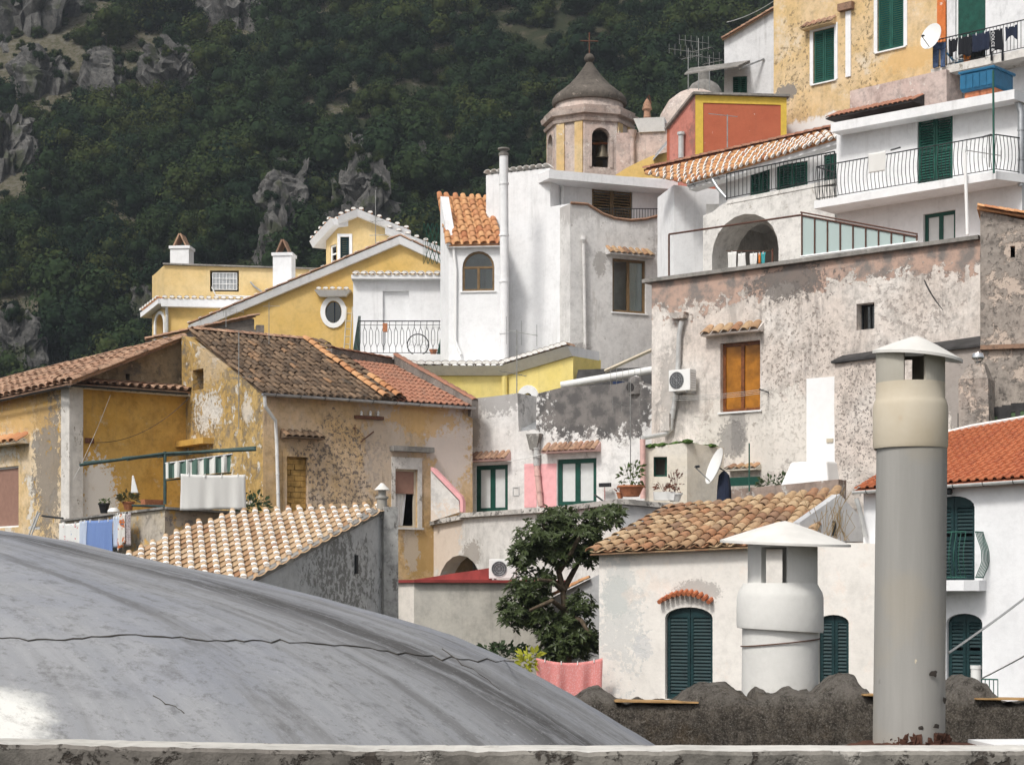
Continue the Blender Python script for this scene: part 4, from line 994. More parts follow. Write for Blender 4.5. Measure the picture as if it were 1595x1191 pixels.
# rough wall with rounded mounds of mortar along its top
def wtop(px):
    y = 1094 - 1.5 * math.sin(px * .05)
    for (c, hw_, t_) in ((930, 38, 1071), (1115, 62, 1062), (1322, 54, 1051), (1518, 54, 1052)):
        u = abs(px - c) / hw_
        if u < 1: y = min(y, 1096 - (1096 - t_) * (1 - u * u) ** 1.15)
    if 1180 < px < 1275: y = min(y, 1076 + 3 * math.sin(px * .09))
    return y
wy = 16.5; mb = MB(); N1 = 400; secs = 15; vs = []
for i in range(N1 + 1):
    px = lerp(640, 1720, i / N1); zt = (H - wtop(px)) * wy / F; zb = -3.2; x = (px - CX) * wy / F; zr = (H - 1100) * wy / F
    row = [(x, wy, zb), (x, wy, lerp(zb, zr, .5)), (x, wy, lerp(zb, zr, .7)), (x, wy, lerp(zb, zr, .8)), (x, wy, lerp(zb, zr, .88)), (x, wy, lerp(zb, zr, .94)), (x, wy, zr)]
    for k in range(1, 8):
        w = k / 7 * math.pi; row.append((x, wy + .42 - .42 * math.cos(w) + .02, zr + (zt - zr) * max(0, math.sin(w)) ** .7))
    row.append((x, wy + .9, zb))
    for k, q in enumerate(row):
        q = Vector(q); d = .020 * noise.noise(q * 7) + .022 * noise.noise(q * 18) + .02 * noise.noise(q * 2.2) + .05 * (.42 - noise.voronoi(q * 5.5)[0][0]); q += Vector((d * .4, -abs(d) * 1.2 if k < 8 else d, d if k >= 5 else 0)); vs.append(q)
mb.add(vs, [(i * secs + k, i * secs + k + 1, (i + 1) * secs + k + 1, (i + 1) * secs + k) for i in range(N1) for k in range(secs - 1)])
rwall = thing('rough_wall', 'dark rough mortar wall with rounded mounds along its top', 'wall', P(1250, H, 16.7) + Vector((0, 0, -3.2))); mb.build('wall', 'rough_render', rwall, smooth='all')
plain('ochre_edge', (.38, .23, .10), .9, var=.3, scale=9)
for (xa, xb, yy_) in ((958, 1088, 1093), (1345, 1400, 1083), (1520, 1640, 1089)):
    m = MB(); a, b = P(xa, yy_, wy - .05), P(xb, yy_ + 2, wy - .05); m.hexa([a, b, b + Vector((0, .3, 0)), a + Vector((0, .3, 0)), a + Vector((0, 0, .012)), b + Vector((0, 0, .012)), b + Vector((0, .3, .012)), a + Vector((0, .3, .012))]); m.build('edging_tile', 'ochre_edge', rwall)
pp = MB(); q = P(1520, 1050, 16.95); pp.lathe(q + Vector((0, 0, -.2)), [(.045, 0), (.045, .25), (.05, .25), (.05, .28), (.035, .28)], 14); tag(pp.build('vent_pipe', 'pvc_white', None, smooth=True), 'short white vent pipe poking out of a mortar mound', 'pipe')
wire('cable', 'pale cable running from the flue up past the arched window', [P(1478, 1016, 8.0), P(1660, 880, 9.0)], .006, 'pvc_grey', 'cable', .01)
wire('cable', 'pale cable running low past the vent pipe', [P(1529, 1056, 16), P(1680, 972, 13.0)], .007, 'pvc_grey', 'cable', .01)
# ------------------------------------------------------------------ middle ground
def gz(p): return ground_z(p.x, p.y) - .6
BOT = -7.5
# ==== white house with the mixed tile roof (below right)
A = PL(938, 43, .53)
plaster('house_white', (.74, .70, .65), (.79, .75, .70), [
    dict(k='blob', c=tuple(A.at(965, 960)), r=(.55, 1.6), amp=2.6, s=1.5, col=(.52, .53, .52), w=.25, op=.55),
    dict(k='blob', c=tuple(A.at(960, 930)), r=(.35, .55), amp=1.4, s=2.2, col=(.50, .52, .50), w=.08, op=.6),
    dict(k='blob', c=tuple(A.at(1000, 1010)), r=(.22, .3), amp=1.4, s=3, col=(.55, .55, .55), w=.15, op=.6),
    dict(k='n', col=(.80, .66, .56), s=.9, t=.56, w=.12, op=.35),
    dict(k='blob', c=tuple(A.at(1085, 922)), r=(.6, .28), amp=1.2, s=4, col=(.28, .26, .24), w=.2, op=.6)], fine=.2, streak=.1)
hA = thing('white_house', 'off-white house with mixed brown tile roof, green arched shutters and a grey gable parapet', 'house', A.w(0, BOT))
dA = A.r(1036, 945, 1110, 1089, .42); wA = A.r(1274, 957, 1322, 1066, .5)
wall('wall', hA, A, [(933, None), (1372, None), (1372, 846), (1246, 843), (1165, 844), (933, 861)], 'house_white', [dA, wA], depth=4.2, reveal=.28, bottom=BOT)
shutters(hA, A, dA, 'dark_green_shutter', -.10, name='door', sill=True, frame='dark_green_shutter'); shutters(hA, A, wA, 'dark_green_shutter', -.10, frame='dark_green_shutter')
back = -A.n
eL, eR = A.w(A.sz(926, 860)[0], A.sz(926, 861)[1], .25), A.w(A.sz(1262, 846)[0], A.sz(1180, 847)[1], .25)
tl = PL(pt=eL, d=back).at(1047, 788); tr = PL(pt=eR, d=back).at(1300, 768)
rA = tile_roof(hA, eL, eR, tr, tl, 16, 10, ['tile_mixed'], base='tile_mixed', jit=1.6, thick=.06)
pa = PL(pt=tr + A.d * .05, d=back)
mb = MB(); mb.tube([eL, eR], .01, 4)
g1 = [A.w(A.sz(1240, 818)[0], A.sz(1240, 818)[1], .1)]
gp = PL(pt=A.w(A.sz(1246, 840)[0], 0, .05), d=(A.d * .62 - A.n * .78))
plaster('gable_grey', (.52, .52, .52), (.45, .45, .46), [dict(k='n', col=(.30, .29, .28), s=1.2, t=.62, w=.1, op=.5)], fine=.3, streak=.2)
wall('gable_parapet', hA, gp, [(1246, 843), (1372, 843), (1352, 818), (1308, 769), (1246, 813)], 'gable_grey', depth=.3)
m = MB(); m.pbox(gp, *gp.r(1296, 811, 1301, 834)[:4], -.02, .03); m.build('slot', 'dark_metal', hA)
# arched tile hood over the door
hd = MB(); a0, a1, z0, z1, _ = A.r(1028, 921, 1112, 945); NH = 11; hdp = None
for k in range(NH):
    u = (k + .5) / NH; p = A.w(lerp(a0, a1, u), z0 + .02 + (z1 - z0) * .80 * math.sin(math.pi * min(1, u * .92 + .04)) ** .8, .16)
    hd.tube([p + A.n * .02, p - A.n * .22 + Vector((0, 0, .08))], .052, 7)
hd.build('hood', 'tile_orange', hA)
tg = MB(); rt = random.Random(4)
for k in range(26):
    b = gp.w(gp.sz(1290 + rt.gauss(0, 16), 800)[0], gp.sz(1300, 842)[1], .15); t_ = b + Vector((rt.gauss(0, .25), rt.gauss(0, .1), rt.uniform(.5, 1.1))); tg.tube([b, b.lerp(t_, .5) + Vector((rt.gauss(0, .06), 0, 0)), t_], .006, 4)
plain('dry_twig', (.30, .22, .12), .9); tag(tg.build('dry_shrub', 'dry_twig', None), 'leafless dry shrub against the grey gable parapet', 'shrub')
# ==== white house with the orange roof (right edge)
B = PL(1345, 40.6, .72)
plaster('house_bright', (.80, .80, .81), (.74, .74, .75), [dict(k='n', col=(.58, .57, .55), s=.8, t=.60, w=.15, op=.4)], fine=.12, streak=.12)
hB = thing('white_house', 'bright white house with an orange interlocking tile roof and a green bow balcony', 'house', B.w(0, BOT))
dB = B.r(1449, 772, 1518, 903, .5); wB = B.r(1474, 955, 1530, 1075, .5)
wall('wall', hB, B, [(1345, None), (1640, None), (1640, 742), (1345, 768)], 'house_bright', [dB, wB], depth=5, reveal=.25, bottom=BOT)
shutters(hB, B, dB, 'dark_green_shutter', -.10, name='door', mid=True, sill=False, frame='dark_green_shutter'); shutters(hB, B, wB, 'dark_green_shutter', -.10, mid=True, frame='dark_green_shutter')
bk = -B.n; eL, eR = B.w(B.sz(1338, 762)[0], B.sz(1338, 762)[1], .22), B.w(B.sz(1660, 740)[0], B.sz(1640, 741)[1], .22)
tl = PL(pt=eL, d=bk).at(1468, 676); tr = PL(pt=eR, d=bk).at(1745, 626)
rB = tile_roof(hB, eL, eR, tr, tl, 24, 13, ['tile_orange'], base='tile_orange', flat=True, jit=.25)
gutter(hB, eL + B.n * .06 - Vector((0, 0, .05)), eR + B.n * .06 - Vector((0, 0, .05)), .065, 'pvc_white', B.n, 7)
m = MB(); m.tube([tl + Vector((0, 0, .02)), tl.lerp(tr, .18) + Vector((0, 0, .06)), tl.lerp(tr, .4) + Vector((0, 0, .05)), tr + Vector((0, 0, .03))], .045, 6); m.build('mortar_edge', 'mortar_white', hB)
m = MB(); m.tube([eL - Vector((0, 0, .2)) + B.n * .02 + B.d * .05, eL - Vector((0, 0, .36)) + B.n * .0 + B.d * .1, eL + Vector((0, 0, -1.0)) + B.d * .2 - B.n * .12], .05, 8); m.build('downpipe', 'pvc_grey', hB)
bal = thing('balcony', 'small bow-fronted green iron balcony under the orange roof', 'balcony', B.w(B.sz(1480, 905)[0], B.sz(1480, 905)[1], .3))
a0, a1, z0, z1, _ = B.r(1424, 904, 1536, 920); m = MB(); dp = .62
m.prism([B.w(a0, z0, -.02), B.w(a0, z0, dp), B.w(a1 - .22, z0, dp), B.w(a1, z0, dp - .25), B.w(a1, z0, -.02)], Vector((0, 0, z1 - z0))); m.build('slab', 'house_bright', bal)
hb_ = B.sz(1480, 830)[1] - z1
railing(bal, B.w(a0 + .03, z1, dp - .06), B.w(a1 - .20, z1, dp - .06), hb_, 'green_metal', 13, .010, .016, belly=.16, nrm=B.n)
railing(bal, B.w(a1 - .06, z1, dp - .22), B.w(a1 - .06, z1, .02), hb_, 'green_metal', 5, .010, .016, belly=.16, nrm=B.d)
b2 = thing('balcony', 'green scrolled iron railing low beside the arched window', 'balcony', B.w(B.sz(1545, 1100)[0], B.sz(1545, 1100)[1], .3))
a0, a1, z0, z1, _ = B.r(1530, 1085, 1569, 1110); railing(b2, B.w(a0, z0, .5), B.w(a1, z0, .5), B.sz(1550, 1056)[1] - z0, 'green_metal', 6, .010, .016); m = MB(); m.pbox(B, a0 - .5, a1 + .05, z0 - .12, z0 - .002, -.02, .6); m.build('slab', 'house_bright', b2)
lam = MB(); q = B.w(B.sz(1482, 764)[0], B.sz(1482, 765)[1], .12); lam.lathe(q - Vector((0, 0, .07)), [(.05, 0), (.075, .04), (.07, .1), (.03, .13)], 12); lam.tube([q + Vector((0, 0, .06)), q - B.n * .14 + Vector((0, 0, .08))], .012, 5); tag(lam.build('wall_lamp', 'dark_metal', None), 'small dark wall lamp beneath the white gutter', 'lamp')
# ==== long weathered wall (retaining wall of the terraces)
C = PL(1012, 53.3, .77)
def cb_(px, py, r, **k): return dict(k='blob', c=tuple(C.at(px, py)), r=r, **k)
pt1 = C.at(1017, 474); pt2 = C.at(1520, 392)
plaster('old_pink', (.62, .55, .495), (.70, .655, .61), [
    dict(k='n', s=1.0, zs=.16, t=.53, w=.16, col=(.33, .30, .275), op=.65), dict(k='n', s=2.2, zs=.12, t=.57, w=.12, col=(.24, .215, .20), op=.55, o=(4, 2, 9)),
    dict(k='band', c=tuple(C.at(1180, 460)), sl=(pt2.z - pt1.z) / (pt2.x - pt1.x) * .80, sg=1, s=.62, amp=2.3, col=(.47, .33, .265), col2=(.22, .195, .18), w=.06, dep=1.2),
    cb_(1230, 440, (1.2, .5), amp=2.0, s=1.4, col=(.15, .135, .125), w=.2, op=.85),
    cb_(1240, 590, (2.2, 2.4), amp=1.4, s=.8, col=(.24, .20, .17), w=.4, brk=(10, .545), op=.75),
    cb_(1420, 480, (1.7, 1.6), amp=1.4, s=.8, col=(.26, .22, .20), w=.5, brk=(8, .53), op=.55),
    cb_(1200, 670, (2.4, 1.2), amp=1.4, s=.8, col=(.70, .66, .60), w=.15, op=.7),
    cb_(1150, 660, (.30, .9), amp=1.2, s=1.8, zs=.4, col=(.25, .235, .225), w=.3, op=.7), cb_(1045, 620, (.5, 1.4), amp=1.6, s=1.4, zs=.5, col=(.33, .31, .29), w=.3, op=.6),
    cb_(1140, 685, (.5, .5), amp=1.4, s=2, col=(.20, .19, .18), w=.2, op=.7), dict(k='n', s=6, t=.67, w=.03, col=(.28, .23, .19), op=.6), dict(k='n', s=1.1, zs=.25, t=.60, w=.12, col=(.36, .32, .285), op=.5)], fine=.7, streak=.5, bump=.7)
hC = thing('retaining_wall', 'long peeling pinkish old wall with one amber window, under the glass-fenced terrace', 'wall', C.w(0, BOT))
wc = C.r(1122, 532, 1184, 640); ws_ = C.r(1334, 472, 1362, 513)
wall('wall', hC, C, [(1015, None), (1527, None), (1527, 371), (1400, 388), (1280, 407), (1120, 427), (1015, 441)], 'old_pink', [wc, ws_], depth=5.0, reveal=.35, bottom=BOT)
m = MB(); a0 = C.sz(1004, 440)[0]; a1 = C.sz(1527, 371)[0]; zA, zB = C.sz(1004, 436)[1], C.sz(1527, 367)[1]
m.hexa([C.w(a0, zA - .10, .14), C.w(a1, zB - .10, .14), C.w(a1, zB - .10, -.5), C.w(a0, zA - .10, -.5), C.w(a0, zA, .14), C.w(a1, zB, .14), C.w(a1, zB, -.5), C.w(a0, zA, -.5)])
plaster('coping_grey', (.28, .265, .245), (.20, .19, .175), [dict(k='n', col=(.45, .43, .40), s=2, t=.58, w=.1)], fine=.8); m.build('coping', 'coping_grey', hC)
casement(hC, C, wc, 'varnished_wood', 2, None, -.14, None, 'amber_pane', 'white_paint', t=.085)
casement(hC, C, ws_, 'dark_metal', 2, None, -.28, None, 'glass', None, t=.03)
hood(hC, C, 1100, 504, 1190, 521, 'tile_mixed', .3, 6, 'old_pink')
m = MB(); h0 = C.at(1061, 500); m.hexa([C.w(C.sz(1052, 0)[0], C.sz(1061, 497)[1], .20), C.w(C.sz(1070, 0)[0], C.sz(1061, 497)[1], .20), C.w(C.sz(1070, 0)[0], C.sz(1061, 497)[1], .01), C.w(C.sz(1052, 0)[0], C.sz(1061, 497)[1], .01),
        C.w(C.sz(1048, 0)[0], C.sz(1061, 488)[1], .24), C.w(C.sz(1073, 0)[0], C.sz(1061, 488)[1], .24), C.w(C.sz(1073, 0)[0], C.sz(1061, 488)[1], .01), C.w(C.sz(1048, 0)[0], C.sz(1061, 488)[1], .01)]); hp = m.build('hopper', 'old_pink', hC)
pipe(hC, [C.off(.12).at(1062, 500), C.off(.12).at(1058, 520), C.off(.10).at(1055, 600), C.off(.10).at(1047, 652)], .07, 'pvc_grey', clips=3)
m = MB(); m.tube([C.off(.1).at(1047, 640), C.off(.1).at(1045, 668), C.off(.2).at(1036, 676), C.off(.9).at(1002, 682)], .065, 10); m.build('elbow_pipe', 'pvc_grey', hC, smooth=True)
m = MB(); m.pbox(C, *C.r(1036, 645, 1050, 672)[:4], 0, .25); m.build('pipe_box', 'old_pink', hC)
plain('white_patch', (.80, .80, .80), .9, var=.03); m = MB(); m.pbox(C, *C.r(1257, 588, 1301, 748)[:4], .002, .03); m.build('whitewashed_panel', 'white_patch', hC)
m = MB(); m.pbox(C, *C.r(1289, 683, 1299, 689)[:4], .03, .06); m.build('bell_plate', 'beige_concrete', hC)
ac_unit('white air conditioner on the pinkish old wall beside the amber window', C, 1057, 578, 1090, 611, .32, 'left', .18)
for k in range(3): wire('clothes_line', 'washing line %s strung across the amber window' % ('upper', 'middle', 'lower')[k] if k != 0 else 'upper washing line strung across the amber window', [C.off(.45).at(1043, 617 + k * 3), C.off(.45).at(1195, 605 + k * 3)], .006, 'pvc_grey', 'line', .05)
m = MB(); m.tube([C.at(1197, 611), C.off(.5).at(1183, 606)], .02, 6); m.build('line_arm', 'dark_metal', hC)
crk = MB(); crk.tube([C.off(-.012).at(1440 + 3.2 * k + .5 * k * k * .6, 436 + k * 8) for k in range(7)], [.02, .03, .03, .025, .025, .02, .014], 5); crk.build('stain', 'bitumen', hC)
# projecting lower block with bitumen flashing
C2 = C.off(.55)
plaster('old_pink_low', (.64, .56, .50), (.68, .63, .58), [
    dict(k='blob', c=tuple(C2.at(1340, 660)), r=(1.0, 2.0), amp=1.2, s=.9, col=(.17, .15, .14), w=.4, brk=(15, .535), op=.85), dict(k='n', s=5, t=.63, w=.03, col=(.25, .21, .18), op=.8),
    dict(k='blob', c=tuple(C2.at(1500, 600)), r=(.8, 2.2), amp=1.4, s=1, zs=.4, col=(.28, .25, .23), w=.2, op=.8)], fine=.7, streak=.45, bump=.7)
hC2 = thing('lean_to', 'projecting peeling block of the old wall with a black bitumen ledge', 'building', C2.w(C2.sz(1420, 700)[0], BOT))
wall('wall', hC2, C2, [(1300, None), (1540, None), (1540, 536), (1440, 548), (1300, 567)], 'old_pink_low', depth=.52, bottom=BOT)
m = MB(); z0, z1 = C2.sz(1297, 566)[1], C2.sz(1532, 540)[1]; a0, a1 = C2.sz(1297, 560)[0], C2.sz(1532, 540)[0]
m.hexa([C2.w(a0, z0, .10), C2.w(a1, z1, .10), C2.w(a1, z1, -.52), C2.w(a0, z0, -.52), C2.w(a0, z0 + .05, .10), C2.w(a1, z1 + .05, .10), C2.w(a1, z1 + .36, -.52), C2.w(a0, z0 + .26, -.52)]); m.build('bitumen_ledge', 'bitumen', hC2)
# tall weathered block at the far right
D = PL(1526, 45.4, .3)
plaster('old_grey', (.30, .265, .235), (.40, .345, .30), [dict(k='n', s=1.6, t=.54, w=.06, col=(.52, .43, .36)), dict(k='n', s=6, t=.58, w=.04, col=(.16, .145, .13), op=.8)], fine=1, streak=.4, bump=.8)
hD = thing('old_house', 'grey peeling old house with one slit window and a small tiled verge', 'house', D.w(1, BOT))
sd_ = D.r(1574, 383, 1581, 401); wall('wall', hD, D, [(1527, None), (1660, None), (1660, 352), (1595, 343), (1527, 328)], 'old_grey', [sd_], depth=4, reveal=.3, bottom=BOT)
vt = tile_mesh(.24, .42, 'verge_tile', ['tile_sun'], flat=.6); ra = MB(); A_, B_ = D.w(D.sz(1522, 0)[0], D.sz(1527, 327)[1], .1), D.w(D.sz(1660, 0)[0], D.sz(1660, 350)[1], .1)
ra.hexa([A_, B_, B_ + D.n * -3, A_ + D.n * -3, A_ + Vector((0, 0, .05)), B_ + Vector((0, 0, .05)), B_ + D.n * -3 + Vector((0, 0, .4)), A_ + D.n * -3 + Vector((0, 0, .4))]); rr_ = ra.build('roof', 'tile_sun', hD)
for k in range(3): tile_line(rr_, A_ + Vector((0, 0, .06 + .03 * k)) - D.n * .25 * k, B_ + Vector((0, 0, .06 + .03 * k)) - D.n * .25 * k, 12, vt, along=True)
m = MB(); m.pbox(D, *D.r(1527, 536, 1660, 543)[:4], -.02, .12); m.build('string_course', 'tile_edge', hD)
# stubby plastered chimney with a metal cowl behind the orange roof
D2 = PL(1515, 44.2, .5); ch = thing('chimney', 'stubby weathered plaster chimney with a shiny metal cowl', 'chimney', D2.w(0, D2.sz(1515, 690)[1]))
def ring4(pl, x0, x1, y, d0, d1): a0, a1 = pl.sz(x0, 0)[0], pl.sz(x1, 0)[0]; z = pl.sz((x0 + x1) / 2, y)[1]; return [pl.w(a0, z, d1), pl.w(a1, z, d1), pl.w(a1, z, d0), pl.w(a0, z, d0)]
m = MB(); m.hexa(ring4(D2, 1493, 1541, 700, -.7, .0) + ring4(D2, 1493, 1539, 590, -.7, .0)); m.hexa(ring4(D2, 1494, 1538, 589.5, -.69, -.01) + ring4(D2, 1507, 1529, 564, -.5, -.2)); m.build('stack', 'old_grey', ch)
m = MB(); q = D2.w(D2.sz(1518, 0)[0], D2.sz(1518, 566)[1], -.35); m.lathe(q, [(.07, 0), (.08, .08), (.14, .12), (.16, .19), (.13, .27), (.05, .31), (.01, .32)], 18); m.build('cowl', 'bright_metal', ch, smooth=True)
gb = thing('roof_abutment', 'green painted strip with black bitumen above the orange roof', 'wall', P(1540, 660, 44.9)); D3 = PL(1495, 45.0, .62)
plain('green_paint', (.075, .12, .06), .8, var=.2); m = MB(); a0, a1 = D3.sz(1492, 0)[0], D3.sz(1660, 0)[0]
m.hexa([D3.w(a0, D3.sz(1492, 700)[1], .0), D3.w(a1, D3.sz(1640, 660)[1], 0), D3.w(a1, D3.sz(1640, 660)[1], -.3), D3.w(a0, D3.sz(1492, 700)[1], -.3), D3.w(a0, D3.sz(1492, 652)[1], 0), D3.w(a1, D3.sz(1640, 622)[1], 0), D3.w(a1, D3.sz(1640, 622)[1], -.3), D3.w(a0, D3.sz(1492, 652)[1], -.3)]); m.build('strip', 'green_paint', gb)
m = MB(); rt = random.Random(6); a = a0
while a < a1:
    u = (a - a0) / (a1 - a0); zt = lerp(D3.sz(1492, 648)[1], D3.sz(1640, 618)[1], u); k = .12 + rt.random() * .16; m.pbox(D3, a, a + .11, zt - k, zt + .05 * rt.random() + .03, .002, .02); a += .105
m.build('bitumen_edge', 'bitumen', gb)
# ==== hut, dish, white block and ledge below the old wall
T = PL(1000, 51.2, .1)
hu = thing('hut', 'small cream lean-to hut with a mossy roof and one dark square window', 'hut', T.w(0, BOT)); hw_ = T.r(1018, 711, 1039, 742)
plaster('hut_cream', (.68, .62, .52), (.74, .70, .63), [dict(k='n', s=1.4, t=.60, w=.1, col=(.50, .36, .22), op=.5)], fine=.3, streak=.35)
wall('wall', hu, T, [(1004, None), (1072, None), (1070, 689), (1004, 697)], 'hut_cream', [hw_], depth=2.2, reveal=.25, bottom=BOT)
m = MB(); frame_ring(m, T, hw_, .05, -.2, -.14); m.build('window', 'green_frame', hu)
T2 = PL(pt=T.at(1070, 700), d=(T.d * .75 - T.n * .66)); wall('side_wall', hu, T2, [(1070.5, None), (1131, None), (1129, 697), (1070.5, 689)], 'hut_cream', depth=1.5, bottom=BOT)
m = MB(); rt = random.Random(11)
for k in range(60): 
    u = rt.random(); q = T.at(1004 + u * 66, 695 - u * 8).lerp(T2.at(1129, 697), rt.random() * rt.random()) + Vector((0, rt.random() * .6, 0)); b2_ = bmesh.new(); bmesh.ops.create_icosphere(b2_, subdivisions=1, radius=rt.uniform(.06, .14)); m.add([q + Vector((v.co.x * 1.4, v.co.y * 1.4, v.co.z * .6)) for v in b2_.verts], [tuple(v.index for v in f.verts) for f in b2_.faces]); b2_.free()
m.build('moss', 'moss', hu, kind='stuff')
m = MB(); m.tube([T.off(.15).at(1001, 684), T.off(.12).at(1001.5, 776)], .075, 10); m.build('downpipe', 'pink_pipe', hu, smooth=True)
dish('white satellite dish tilted up beside the cream hut', P(1117, 727, 49.4), .46, (-.90, -.22, .34), P(1128, 775, 49.4))
coat = MB(); q = P(1128, 735, 49.3); coat.lathe(q, [(.05, .02), (.14, -.08), (.17, -.35), (.20, -.75), (.18, -.77), (.03, -.5)], 12); 
for v in coat.v: v.y += .05 * math.sin(v.x * 60)
tag(coat.build('coat', 'navy_cloth', None), 'dark navy coat hanging under the satellite dish', 'clothing')
TW = PL(1140, 49.2, .55); tw = thing('terrace_wall', 'low brown terrace wall behind the mixed tile roof', 'wall', TW.w(0, BOT))
plaster('brown_ledge', (.25, .185, .15), (.33, .26, .22), [dict(k='n', s=2, t=.55, w=.1, col=(.50, .48, .45))], fine=.6, streak=.5); wall('wall', tw, TW, [(1139, None), (1312, None), (1306, 746), (1139, 762)], 'brown_ledge', depth=.6, bottom=BOT)
m = MB(); wp_ = C.off(1.2); m.hexa(ring4(wp_, 1214, 1290, 757, -.9, .0) + ring4(wp_, 1228, 1284, 718, -.9, -.1)); tag(m.build('masonry_block', 'white_paint', None, bevel=.05), 'smooth white sloped masonry block on the brown terrace wall', 'block')
m = MB(); m.pbox(C, *C.r(1139, 744, 1192, 757)[:4], .3, .34); m.build('green_panel', 'green_frame', tw)
m = MB(); leaves(m, C.off(.8).at(1205, 752), 160, .45, .14, 3, squash=.6); tag(m.build('bush', 'ivy_leaf', None), 'small green bush beside the white masonry block', 'bush')
m = MB(); m.tube([TW.off(.1).at(1167, 765), TW.off(.1).at(1167, 690)], .02, 6); tag(m.build('pole', 'green_metal', None), 'thin dark green pole rising from the brown terrace wall', 'pole')
hood(tw, C, 1137, 722, 1186, 733, 'tile_mixed', .3, 4, 'hut_cream')
# ==== house with the two green doors
E = PL(735, 58, .6)
plaster('door_house', (.76, .745, .73), (.68, .655, .63), [
    dict(k='n', s=2.2, t=.62, w=.06, col=(.42, .40, .38), op=.7),
    dict(k='blob', c=tuple(E.at(930, 618)), r=(2.3, 1.35), amp=1.3, s=1.0, col=(.105, .10, .098), col2=(.20, .185, .175), w=.2, dep=.8),
    dict(k='blob', c=tuple(E.at(775, 618)), r=(1.0, .6), amp=1.8, s=1.3, col=(.32, .305, .295), w=.35, op=.8), dict(k='blob', c=tuple(E.at(738, 650)), r=(.3, 1.2), amp=1.4, s=1.6, col=(.33, .30, .28), w=.3, op=.7)], fine=.4, streak=.3)
E1 = E; zt = BOT
hE = thing('terrace_house', 'low white terrace house with a blackened upper wall and two green framed glass doors', 'house', E.w(1, BOT))
d1 = E.r(741, 724, 791, 797); d2 = E.r(868, 714, 929, 787)
wall('wall', hE, E, [(728, None), (1018, None), (1018, 605), (985, 592), (960, 598), (880, 602), (836, 613), (835, 668), (808, 672), (806, 612), (792, 614), (741, 620), (735, 640)], 'door_house', [d1, d2], depth=2.6, reveal=.28, bottom=BOT)
for d_ in (d1, d2): casement(hE, E, d_, 'green_frame', 2, None, -.06, None, 'white_pane', None, 'door', t=.13)
hood(hE, E, 722, 703, 796, 719, 'tile_edge', .35, 9, 'pink_pipe'); hood(hE, E, 852, 688, 936, 705, 'tile_edge', .35, 10, 'pink_pipe')
plain('pink_wash', (.78, .40, .41), .9, var=.08)
m = MB(); m.pbox(E, *E.r(817, 722, 836, 790)[:4], .002, .012); m.pbox(E, *E.r(842, 722, 867, 790)[:4], .002, .012); m.build('pink_paint_panel', 'pink_wash', hE)
m = MB(); h_ = E.r(825, 676, 846, 690); m.hexa([E.w(lerp(h_[0], h_[1], .25), h_[2] - .2, .2), E.w(lerp(h_[0], h_[1], .75), h_[2] - .2, .2), E.w(lerp(h_[0], h_[1], .75), h_[2] - .2, .01), E.w(lerp(h_[0], h_[1], .25), h_[2] - .2, .01), E.w(h_[0], h_[3], .22), E.w(h_[1], h_[3], .22), E.w(h_[1], h_[3], .01), E.w(h_[0], h_[3], .01)]); m.build('hopper', 'coping_grey', hE)
pipe(hE, [E.off(.1).at(836, 690), E.off(.1).at(836, 725)], .10, 'pvc_grey'); pipe(hE, [E.off(.1).at(836, 725), E.off(.1).at(842, 788)], .09, 'pink_pipe')
m = MB(); frame_ring(m, E, E.r(799, 758, 809, 772), .03, .0, .02); m.build('meter_box', 'pvc_grey', hE)
m = MB(); m.lathe(E.w(E.sz(988, 612)[0], E.sz(988, 614)[1], -.1), [(.22, 0), (.24, .35), (.16, .5), (.02, .55)], 14); m.build('chimney_stub', 'door_house', hE, smooth=True)
m = MB(); m.tube([E.off(.13).at(981, 603), E.off(-.05).at(987, 603)], .13, 10); m.build('flue_hole', 'bitumen', hE)
Rf = PL(808, 59, .6); m = MB(); m.hexa([E.off(-.15).at(807, 675), E.off(-.15).at(836, 668), E.off(-1.8).at(836, 655), E.off(-1.8).at(807, 652), E.off(-.15).at(807, 668), E.off(-.15).at(836, 662), E.off(-1.8).at(836, 650), E.off(-1.8).at(807, 647)]); m.build('roof_strip', 'zinc', hE)
# terrace below the doors
ET = PL(672, 56.6, 1.42)
plaster('terrace_white', (.68, .655, .62), (.58, .56, .53), [
    dict(k='n', s=.9, t=.56, w=.15, col=(.46, .44, .42), op=.7), dict(k='blob', c=tuple(ET.at(690, 850)), r=(1.0, 1.2), amp=1.5, s=1, col=(.66, .52, .40), w=.3, op=.6),
    dict(k='blob', c=tuple(ET.at(735, 862)), r=(.5, .4), amp=1.6, s=2, col=(.30, .27, .24), w=.2, op=.8)], fine=.4, streak=.5)
et = thing('terrace', 'whitewashed terrace wall with a blackened arch, below the two green doors', 'terrace', ET.w(1, BOT)); arch = ET.r(681, 864, 752, 960, .9)
wall('wall', et, ET, [(670, None), (968, None), (966, 786), (856, 798), (722, 806), (670, 815)], 'terrace_white', [arch], depth=1.6, reveal=.5, bottom=BOT)
ET2 = PL(pt=ET.at(966, 800), d=(1, .35)); wall('side_wall', et, ET2, [(966.5, None), (1075, None), (1072, 795), (966.5, 786)], 'gable_grey', depth=1.0, bottom=BOT)
plaster('ledge_mix', (.42, .40, .37), (.60, .57, .53), [dict(k='n', s=6, t=.55, w=.05, col=(.15, .14, .13))], fine=.8)
